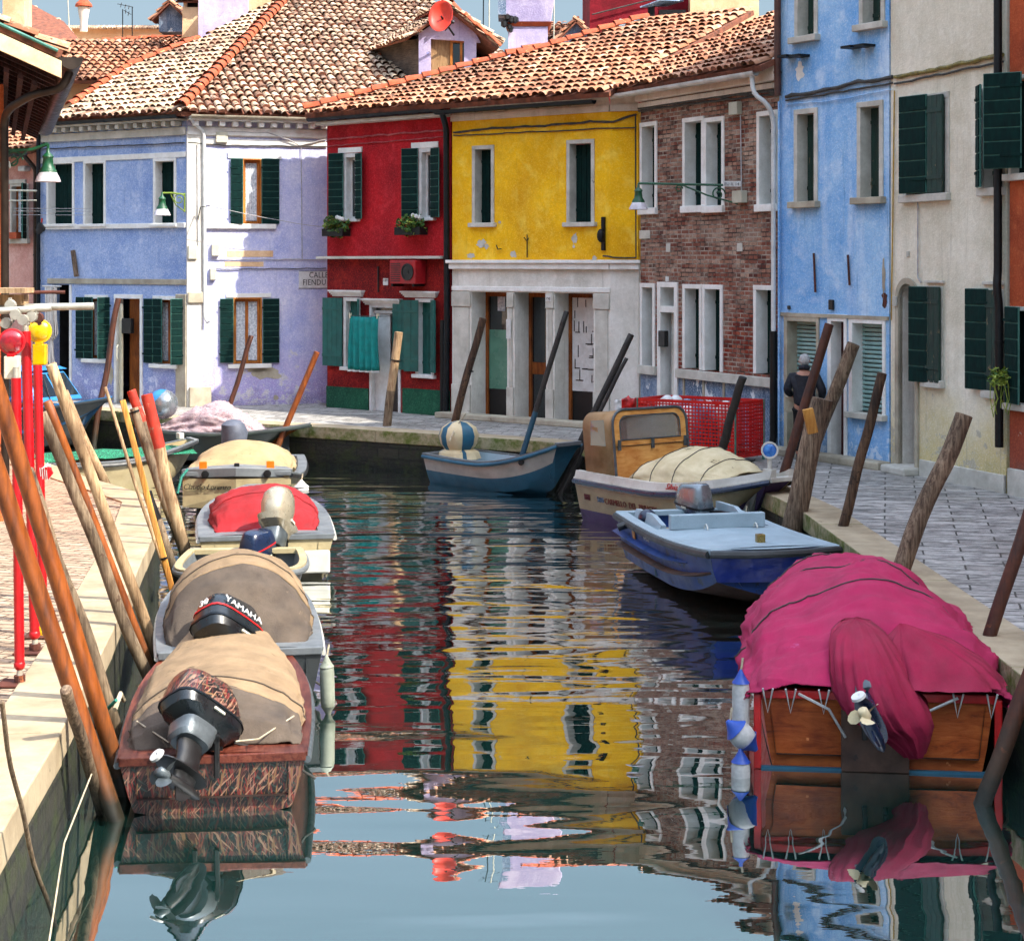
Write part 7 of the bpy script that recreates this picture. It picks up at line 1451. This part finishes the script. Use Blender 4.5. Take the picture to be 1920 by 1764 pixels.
pole('thin dark pole with small red head between the red topped poles', (338, 985, .3), (279, 782), 15, 'w_dark', top='w_red', ttop=.06)
pole('short rough stake beside the nearest skiff, left of its stern', (190, 1525, .0), (124, 1292), 23, 'w_thick', name='stake', group=None, lean=-1.0)
pole('thin bent stick at the bottom left corner leaning on the quay', (112, 1735, .0), (4, 1316), 9, 'w_grey', name='stake', group=None, bend=.6, lean=-1.2)
pole('red brown pole far left, its top between the pink and violet houses', (66, 600, .75) if 0 else (70, 780, .0), (84, 512), 9, 'rustpole')
pole('red brown pole leaning right in front of the violet house door', (181, 800, .42), (222, 560), 12, 'rustpole', lean=.2)
pole('brown pole with white mark in front of the lower window on the sunlit violet wall', (423, 786, .82), (472, 630), 10, 'rustpole')
pole('orange brown pole beside the bow of the dark rowing boat', (536, 800, .78), (594, 660), 12, 'plastic', wob=.002)
pole('pale topped wooden pole standing in the water before the red house', (716, 868, .0), (748, 623), 17, 'w_grey', top='w_light', ttop=.32, band=(.84,))
pole('slanting brown pole behind the striped bundle', (842, 835, .62), (906, 597), 15, 'w_dark', band=(.75,))
pole('thin pole, black above and teal blue below, behind the small mid canal boat', (985, 833, .76), (1062, 584), 11, 'bluepole', top='blackpole', ttop=.40, wob=.003, band=(.58,))
pole('black pole leaning right before the white shopfront corner', (1100, 805, 1.1), (1183, 627), 13, 'blackpole')
pole('thinner black pole strapped alongside the black pole at the shopfront corner', (1106, 812, 1.06), (1175, 672), 8, 'blackpole')
pole('dark slim pole standing in front of the red mesh crates', (1340, 884, .75), (1393, 707), 17, 'blackpole', zend=.7, lean=-.3)
pole('tall rust brown pole left of the thick oak poles', (1465, 905, .75), (1555, 608), 19, 'rustpole', wob=.003, lean=-.1)
pole('tall thick oak pole behind the shorter one on the right quay', (1512, 870, .75), (1601, 645), 27, 'w_thick', lean=-.2, seed=5)
pole('short very thick cracked oak pole with wooden block nailed on', (1492, 960, .75), (1541, 748), 43, 'w_thick', seed=8)
c = W(1519, 785, 22.6); bl_ = thing('nailed_block', 'small wooden block nailed to the short thick oak pole', 'block', tuple(c)); MB(Matrix.Rotation(R(-12), 4, 'Y')).box((-.07, -.05, -.19), (.06, .05, .13)).build('block', M['w_plank'], bl_, bevel=.008, world=False)
pole('straight brown pole right of the thick oak poles before the roller shutter', (1572, 1025, .5), (1654, 700), 20, 'w_dark', lean=-.1)
pole('stout twisted bare pole standing on the right quay kerb', (1706, 1078, .75), (1808, 778), 36, 'w_thick', bend=.16, lean=.1, seed=21)
pole('smooth rust brown pole at the right edge above the magenta cover', (1855, 1195, .75), (1934, 950), 27, 'rustpole', wob=.002)
pole('reddish wet pole at the right edge beside the magenta boat', (1870, 1432, .3), (1962, 1175), 34, 'rustpole', wob=.004, lean=.0)
pole('black dripping post between the mid canal boat and the wheelhouse boat', (1066, 905, .1), (1092, 855), 16, 'blackpole')
# ---------------------------------------------------------------- red barrier scaffold on the left quay
def post(label, foot, top, rpx, sleeve_to=.0, grey=False):
    a = G(*foot); b = W(top[0], top[1], a.y); r = rpx/2*a.y/FOC; h = thing('barrier_post', label, 'post', tuple(a), 0, 'red sleeved barrier posts on the left quay'); d = b-a; L = d.length; q = d.normalized()
    n = 120; MB().tube([q*(.16+(L*.985-.16)*i/n) for i in range(n+1)], [r*(1 if i % 2 else .93) for i in range(n+1)], 14).build('sleeve', M['scarlet'], h, smooth=True, world=False)
    MB().tube([q*.0, q*(L+.35 if grey else L+.05)], r*.62, 12).build('tube', M['galv'], h, smooth=True, world=False); MB().box((-.16, -.13, .0), (.16, .13, .015)).build('base_plate', MAT['rust'], h, world=False, bevel=.004)
    MB().tube([q*.02, q*.07], r*1.1, 10).build('foot_nut', MAT['rust'], h, world=False); MB().ball(q*.15, r*1.15, 12).build('cap', M['scarlet'], h, smooth=True, world=False)
    return h
M['scarlet'] = simple('scarlet_corrugated_plastic', '#c20a16', '#a00810', 4, .4, .05); M['galv'] = simple('galvanised_steel', '#c4bfb0', '#9a9588', 8, .4, .2, metal=.5)
post('red sleeved post, nearest and leftmost of the barrier', (37, 1282, .75), (30, 700), 19)
post('tall red sleeved post in the middle of the barrier', (66, 1222, .75), (48, 612), 19)
post('red sleeved post with bare steel top, farthest of the barrier', (82, 1192, .75), (70, 668), 17, grey=True)
def blamp(label, c, col, box_):
    h = thing('warning_lamp', label, 'lamp', tuple(c), 0, None); ax = V((.1, -1, .05)).normalized().to_track_quat('Z', 'Y').to_matrix().to_4x4()
    MB().lathe([(.02, -.04), (.09, -.04), (.105, -.02), (.105, .0), (.095, .004), (.088, .004)], 24, axis=ax).build('rim', M['scarlet'] if col == 'r' else M['yel'], h, smooth=True, ang=40, world=False)
    MB().lathe([(.088, .004), (.07, .02), (.04, .028), (.001, .031)], 24, axis=ax).build('lens', M['redlens'] if col == 'r' else M['yel'], h, smooth=True, world=False)
    MB().box((-.055, -.03, -.29), (.06, .05, -.11)).build('battery_box', MAT['creamdoor'] if box_ else M['yel'], h, bevel=.01, world=False); MB().box((-.03, -.03, -.115), (.03, .03, -.09)).build('neck', M['scarlet'] if col == 'r' else M['yel'], h, world=False); return h
M['yel'] = simple('yellow_lamp_plastic', '#e8b80a', '#c89a06', 6, .25, .0, coat=.5); M['redlens'] = simple('red_lamp_lens', '#a00414', '#7a0210', 30, .12, .1, 60, coat=1)
blamp('round red warning lamp with cream battery box on the left barrier', W(22, 641, 13.8), 'r', True); blamp('round yellow warning lamp behind the middle barrier post', W(74, 621, 15.1), 'y', False)
h = thing('scaffold_rails', 'white scaffold tubes, planks and rusty couplers crossing above the red posts', 'scaffold', tuple(W(40, 590, 14.2)))
def sp(a, b, Y, r, m, n_='tube'): MB().tube([W(a[0], a[1], Y), W(b[0], b[1], Y+.1)], r, 12).build(n_, m, h, smooth=True)
sp((-60, 586), (96, 578), 14.0, .027, M['galv']); sp((-40, 578), (176, 574), 14.6, .030, M['galv']); sp((40, 548), (122, 548), 15.0, .015, MAT['rust'])
MB().box(tuple(W(-60, 550, 14.4)), tuple(W(64, 546, 14.7)+V((0, 0, .03)))).build('plank', M['w_light'], h); MB().box(tuple(W(-60, 572, 14.6)), tuple(W(54, 552, 14.75))).build('plank', M['w_light'], h)
rnd = random.Random(8)
for u, v, m_ in ((12, 606, 'galv'), (30, 590, 'galv'), (44, 600, 'galv'), (52, 596, 'rustm'), (72, 596, 'rustm'), (20, 572, 'galv'), (60, 594, 'galv')):
    c = W(u, v, 14.1+rnd.uniform(-.1, .3)); mb = MB(Matrix.Translation(c) @ Matrix.Rotation(rnd.uniform(0, 3), 4, 'Y'))
    mb.lathe([(.022, -.03), (.042, -.03), (.046, 0), (.042, .03), (.022, .03)], 12, axis=Matrix.Rotation(R(90), 4, 'X')).box((-.06, -.015, -.012), (.06, .015, .012)); mb.tube([(.05, -.03, 0), (.05, .03, 0)], .012, 6)
    mb.build('coupler', M['galv'] if m_ == 'galv' else MAT['rust'], h, smooth=True, ang=40)
h = thing('red_tape', 'crumpled red and white tape tied round the far barrier post', 'tape', tuple(W(85, 885, 15.2))); mb = MB()
for k in range(9):
    a = k*.8; mb.face([W(72+2*k, 878+rnd.uniform(-5, 5), 15.1), W(80+2*k, 872+rnd.uniform(-6, 6), 15.2), W(84+2*k, 892+rnd.uniform(-6, 6), 15.15), W(74+2*k, 896+rnd.uniform(-4, 6), 15.1)], k % 2)
mb.build('tape', [M['scarlet'], MAT['whitepaint']], h)
h = thing('clamp', 'yellow plastic clamp at the foot of the far barrier post', 'clamp', tuple(W(83, 1180, 15.5))); MB().box((-.05, -.03, -.05), (.04, .03, .03)).tube([(-.05, 0, .0), (-.08, 0, .08)], .012, 6).build('jaw', M['yel'], h, world=False)
# ---------------------------------------------------------------- red mesh crates on the right quay
def lattice(mb, A, B_, z0, z1, nx, nz, t=.012, bar=.02):
    A, B_ = V(A), V(B_); d = (B_-A); L = d.length; x = d.normalized(); y = V((x.y, -x.x, 0)); mb.T = Matrix(((x.x, y.x, 0, A.x), (x.y, y.y, 0, A.y), (0, 0, 1, 0), (0, 0, 0, 1)))
    for i in range(nx+1): s = L*i/nx; mb.box((s-bar/2, -t, z0), (s+bar/2, 0, z1))
    for j in range(nz+1): z = z0+(z1-z0)*j/nz; mb.box((-.0, -t-.002, z-bar*.62), (L, .002, z+bar*.62))
    for s0, s1, a, b in ((-.02, L+.02, z0-.02, z0+.03), (-.02, L+.02, z1-.03, z1+.02), (-.02, .03, z0, z1), (L-.03, L+.02, z0, z1)): mb.box((s0, -t-.006, a), (s1, .006, b))
    mb.T = Matrix()
c1, c0_, c2 = V((2.1, 29.5, 0)), V((3.62, 28.55, 0)), V((4.18, 29.25, 0)); c3 = c1+(c2-c0_)
h = thing('mesh_crate', 'large red plastic mesh crate on the right quay behind the wheelhouse boat', 'crate', tuple((c1+c2)/2+V((0, 0, .75))), 0)
RM = simple('red_crate_plastic', '#d0120c', '#a80c08', 5, .45, .05)
for a, b_, nx in ((c1, c0_, 30), (c0_, c2, 12), (c3, c2, 30), (c1, c3, 12)): mb = MB(); lattice(mb, a, b_, .86, 1.74, nx, 15); mb.build('mesh_panel', RM, h)
for p_ in (c1, c0_, c2, c3): MB().tube([(p_.x, p_.y, .76), (p_.x, p_.y, 1.76)], .022, 8).build('corner_pole', MAT['copper'], h, smooth=True)
MB().prism([tuple(q.to_2d()) for q in (c1, c0_, c2, c3)], .84, .87).build('floor', MAT['dark'], h)
rnd = random.Random(12); h2 = thing('folded_covers', 'heap of folded grey and white covers inside the red mesh crate', 'covers', (2.9, 29.4, .87)); mb = MB()
for k in range(16):
    t_, s_ = rnd.uniform(.1, .9), rnd.uniform(.25, .75); p_ = c1.lerp(c0_, t_)+(c2-c0_)*s_; zt_ = 1.66+rnd.uniform(-.05, .13); mb.loft([[(p_.x+.13*math.cos(a)*k_, p_.y+.13*math.sin(a)*k_, z) for a in (2*math.pi*j/10+k for j in range(10))] for z, k_ in ((.9, 1.1), (1.4, 1.0), (zt_-.06, .9), (zt_, .3))], m=k % 2)
mb.build('cloth', [MAT['dado'], MAT['whitepaint']], h2, smooth=True, ang=60)
h = thing('red_cloth', 'crumpled red and white cloth hanging over the crate end by the shopfront corner', 'cloth', (1.95, 29.7, 1.5)); mb = MB()
mb.loft([[V((1.72+.55*i/14, 29.55+.1*noise.noise(V((i*.7, j, 1))), 1.78-.05*j+.06*noise.noise(V((i*.6, j*.8, 3)))-.10*abs(i-6)/8)) for i in range(15)] for j in range(5)], closed=False, ms=lambda k, i: 1 if i < 3 else 0); mb.build('cloth', [RM, MAT['whitepaint']], h, smooth=True, ang=180, solid=.01)
# ---------------------------------------------------------------- mooring ropes
rope('white rope from the left quay pole to the nearest skiff', [W(232, 1312, 14.0), W(226, 1300, 13.8), W(215, 1330, 13.6)], .02)
rope('teal green rope round the plastic pole at the nearest skiff, upper one', [W(180, 1365, 13.9), W(200, 1330, 13.7), W(218, 1312, 13.6)], .014, 'rope_teal')
rope('teal green rope at the nearest skiff running down to the water, lower one', [W(219, 1400, 13.4), W(205, 1425, 13.3), W(192, 1475, 13.3), W(200, 1560, 13.0)], .014, 'rope_teal')
rope('white cord hanging from the magenta boat to the right edge pole', [W(1880, 1300, 14.3), W(1890, 1330, 14.4), W(1908, 1342, 14.6)], .014)
rope('teal rope from red topped poles to the ivory boat bow', [W(333, 925, 27.2), W(340, 895, 27.3), W(352, 880, 27.4)], .02, 'rope_teal')
rope('long thin white line lying along the mossy left quay wall', [V((-2.42, 8.9, .1)), V((-2.85, 11.2, .35)), V((-3.02, 12.8, .42))], .006)
rope('pale rope from the brown pole to the striped bundle boat', [W(842, 828, 31.9), W(855, 800, 32.2), W(874, 775, 32.2)], .014)
# ---------------------------------------------------------------- person walking away by the blue house
P0_ = G(1508, 862, .75); h = thing('person', 'person with white hair in a dark padded jacket walking away past the blue house', 'person', (P0_.x, P0_.y, .75), R(-14))
def skinned(name, verts, edges, mat, root=0, sub=2):
    me = bpy.data.meshes.new(name); me.from_pydata([v[:3] for v in verts], edges, []); o = bpy.data.objects.new(name, me); COL.objects.link(o); me.materials.append(mat)
    md = o.modifiers.new('skin', 'SKIN'); md.use_smooth_shade = True; sv = me.skin_vertices[0].data
    for i, v in enumerate(verts): sv[i].radius = (v[3], v[4] if len(v) > 4 else v[3]); sv[i].use_root = i == root
    s_ = o.modifiers.new('sub', 'SUBSURF'); s_.levels = s_.render_levels = sub; o.parent = h; return o
skin = simple('skin', '#c08a70', '#a87058', 12, .6, .1, kind='obj'); jk = simple('black_navy_jacket', '#0b0f18', '#151a26', 9, .75, .5, 30, kind='obj'); tr = simple('black_trousers', '#0c0d10', '#08090b', 9, .85, .4, kind='obj')
V_ = [(0, 0, .95, .14, .11), (0, .0, 1.15, .15, .11), (0, .02, 1.36, .17, .11), (0, .03, 1.46, .08, .08), (0, .04, 1.53, .055), (0, .06, 1.62, .075, .09), (0, .06, 1.70, .06, .07),
      (-.17, .02, 1.40, .06), (-.27, .0, 1.16, .05), (-.22, .20, 1.05, .035), (-.20, .27, 1.04, .03), (.17, .02, 1.40, .06), (.28, -.02, 1.16, .05), (.27, .14, 1.00, .035), (.26, .20, .98, .03),
      (-.09, .0, .88, .095), (-.10, .08, .48, .065), (-.10, .02, .10, .045), (-.10, .14, .045, .038), (.09, 0, .88, .095), (.10, -.04, .48, .065), (.10, -.20, .13, .045), (.10, -.10, .05, .038)]
E_2 = [(0, 1), (1, 2), (2, 3), (3, 4), (4, 5), (5, 6), (2, 7), (7, 8), (8, 9), (9, 10), (2, 11), (11, 12), (12, 13), (13, 14), (0, 15), (15, 16), (16, 17), (17, 18), (0, 19), (19, 20), (20, 21), (21, 22)]
for base_, sx_ in ((10, -1), (14, 1)):
    bx, by, bz = V_[base_][:3]
    for f in range(4):
        i = len(V_); V_.append((bx+(f-1.5)*.019, by+.045, bz-.005, .009)); V_.append((bx+(f-1.5)*.020, by+.075-.004*abs(f-1), bz-.03, .008)); E_2 += [(base_, i), (i, i+1)]
    i = len(V_); V_.append((bx-sx_*.035, by+.02, bz+.0, .010)); V_.append((bx-sx_*.045, by+.05, bz-.012, .009)); E_2 += [(base_, i), (i, i+1)]
body = skinned('body', V_, E_2, skin)
skinned('jacket', [(0, 0, .86, .19, .15), (0, 0, 1.0, .19, .15), (0, .01, 1.22, .20, .155), (0, .02, 1.38, .20, .145), (0, .03, 1.47, .11, .10), (-.20, .02, 1.38, .085), (-.29, -.01, 1.16, .078), (-.23, .17, 1.06, .062), (.20, .02, 1.38, .085), (.30, -.03, 1.16, .078), (.28, .11, 1.02, .062)], [(0, 1), (1, 2), (2, 3), (3, 4), (3, 5), (5, 6), (6, 7), (3, 8), (8, 9), (9, 10)], jk, 2)
skinned('trousers', [(0, 0, .92, .16, .13), (-.09, .0, .82, .11), (-.10, .08, .48, .085), (-.10, .02, .12, .07), (.09, 0, .82, .11), (.10, -.04, .48, .085), (.10, -.19, .15, .07)], [(0, 1), (1, 2), (2, 3), (0, 4), (4, 5), (5, 6)], tr, 0)
for x_, y_, z_ in ((-.10, .06, .045), (.10, -.15, .055)): MB().loft([sring(x_, y_, z_+dz, rx, ry, 2.4, 16) for dz, rx, ry in ((-.045, .045, .13), (-.02, .05, .135), (.03, .045, .10), (.06, .04, .05))]).build('shoe', MAT['black'], h, smooth=True, world=False)
hm = MB(Matrix.Translation(V((0, .045, 1.655)))); hm.ball((0, 0, 0), .098, 18, (.92, 1.05, 1.12)); hr = simple('white_hair', '#b8b4b0', '#8d8986', 16, .9, .6, 60, kind='obj'); hr_ = hm.build('hair', hr, h, smooth=True, world=False)
MB().ball((-.088, .06, 1.63), .022, 8, (.5, 1, 1.4)).ball((.088, .06, 1.63), .022, 8, (.5, 1, 1.4)).build('ears', skin, h, smooth=True, world=False)
MB().tube([(-.07, .01, 1.53), (0, -.04, 1.54), (.07, .01, 1.53)], .045, 10).build('collar', jk, h, smooth=True, world=False)
b_ = h.matrix_basis; Tm = Matrix.Translation(V((P0_.x, P0_.y, .75))) @ Matrix.Rotation(R(-14), 4, 'Z'); c = Tm @ V((-.22, .30, .93))
h = thing('paper_bag', 'pale paper parcel carried in the left hand of the walking person', 'parcel', tuple(c)); MB(Matrix.Rotation(R(-14), 4, 'Z')).box((-.13, -.06, -.16), (.11, .08, .10)).build('paper', simple('pale_parcel_paper', '#c4b9a2', '#a4967c', 8, .8, .3), h, bevel=.015, world=False)
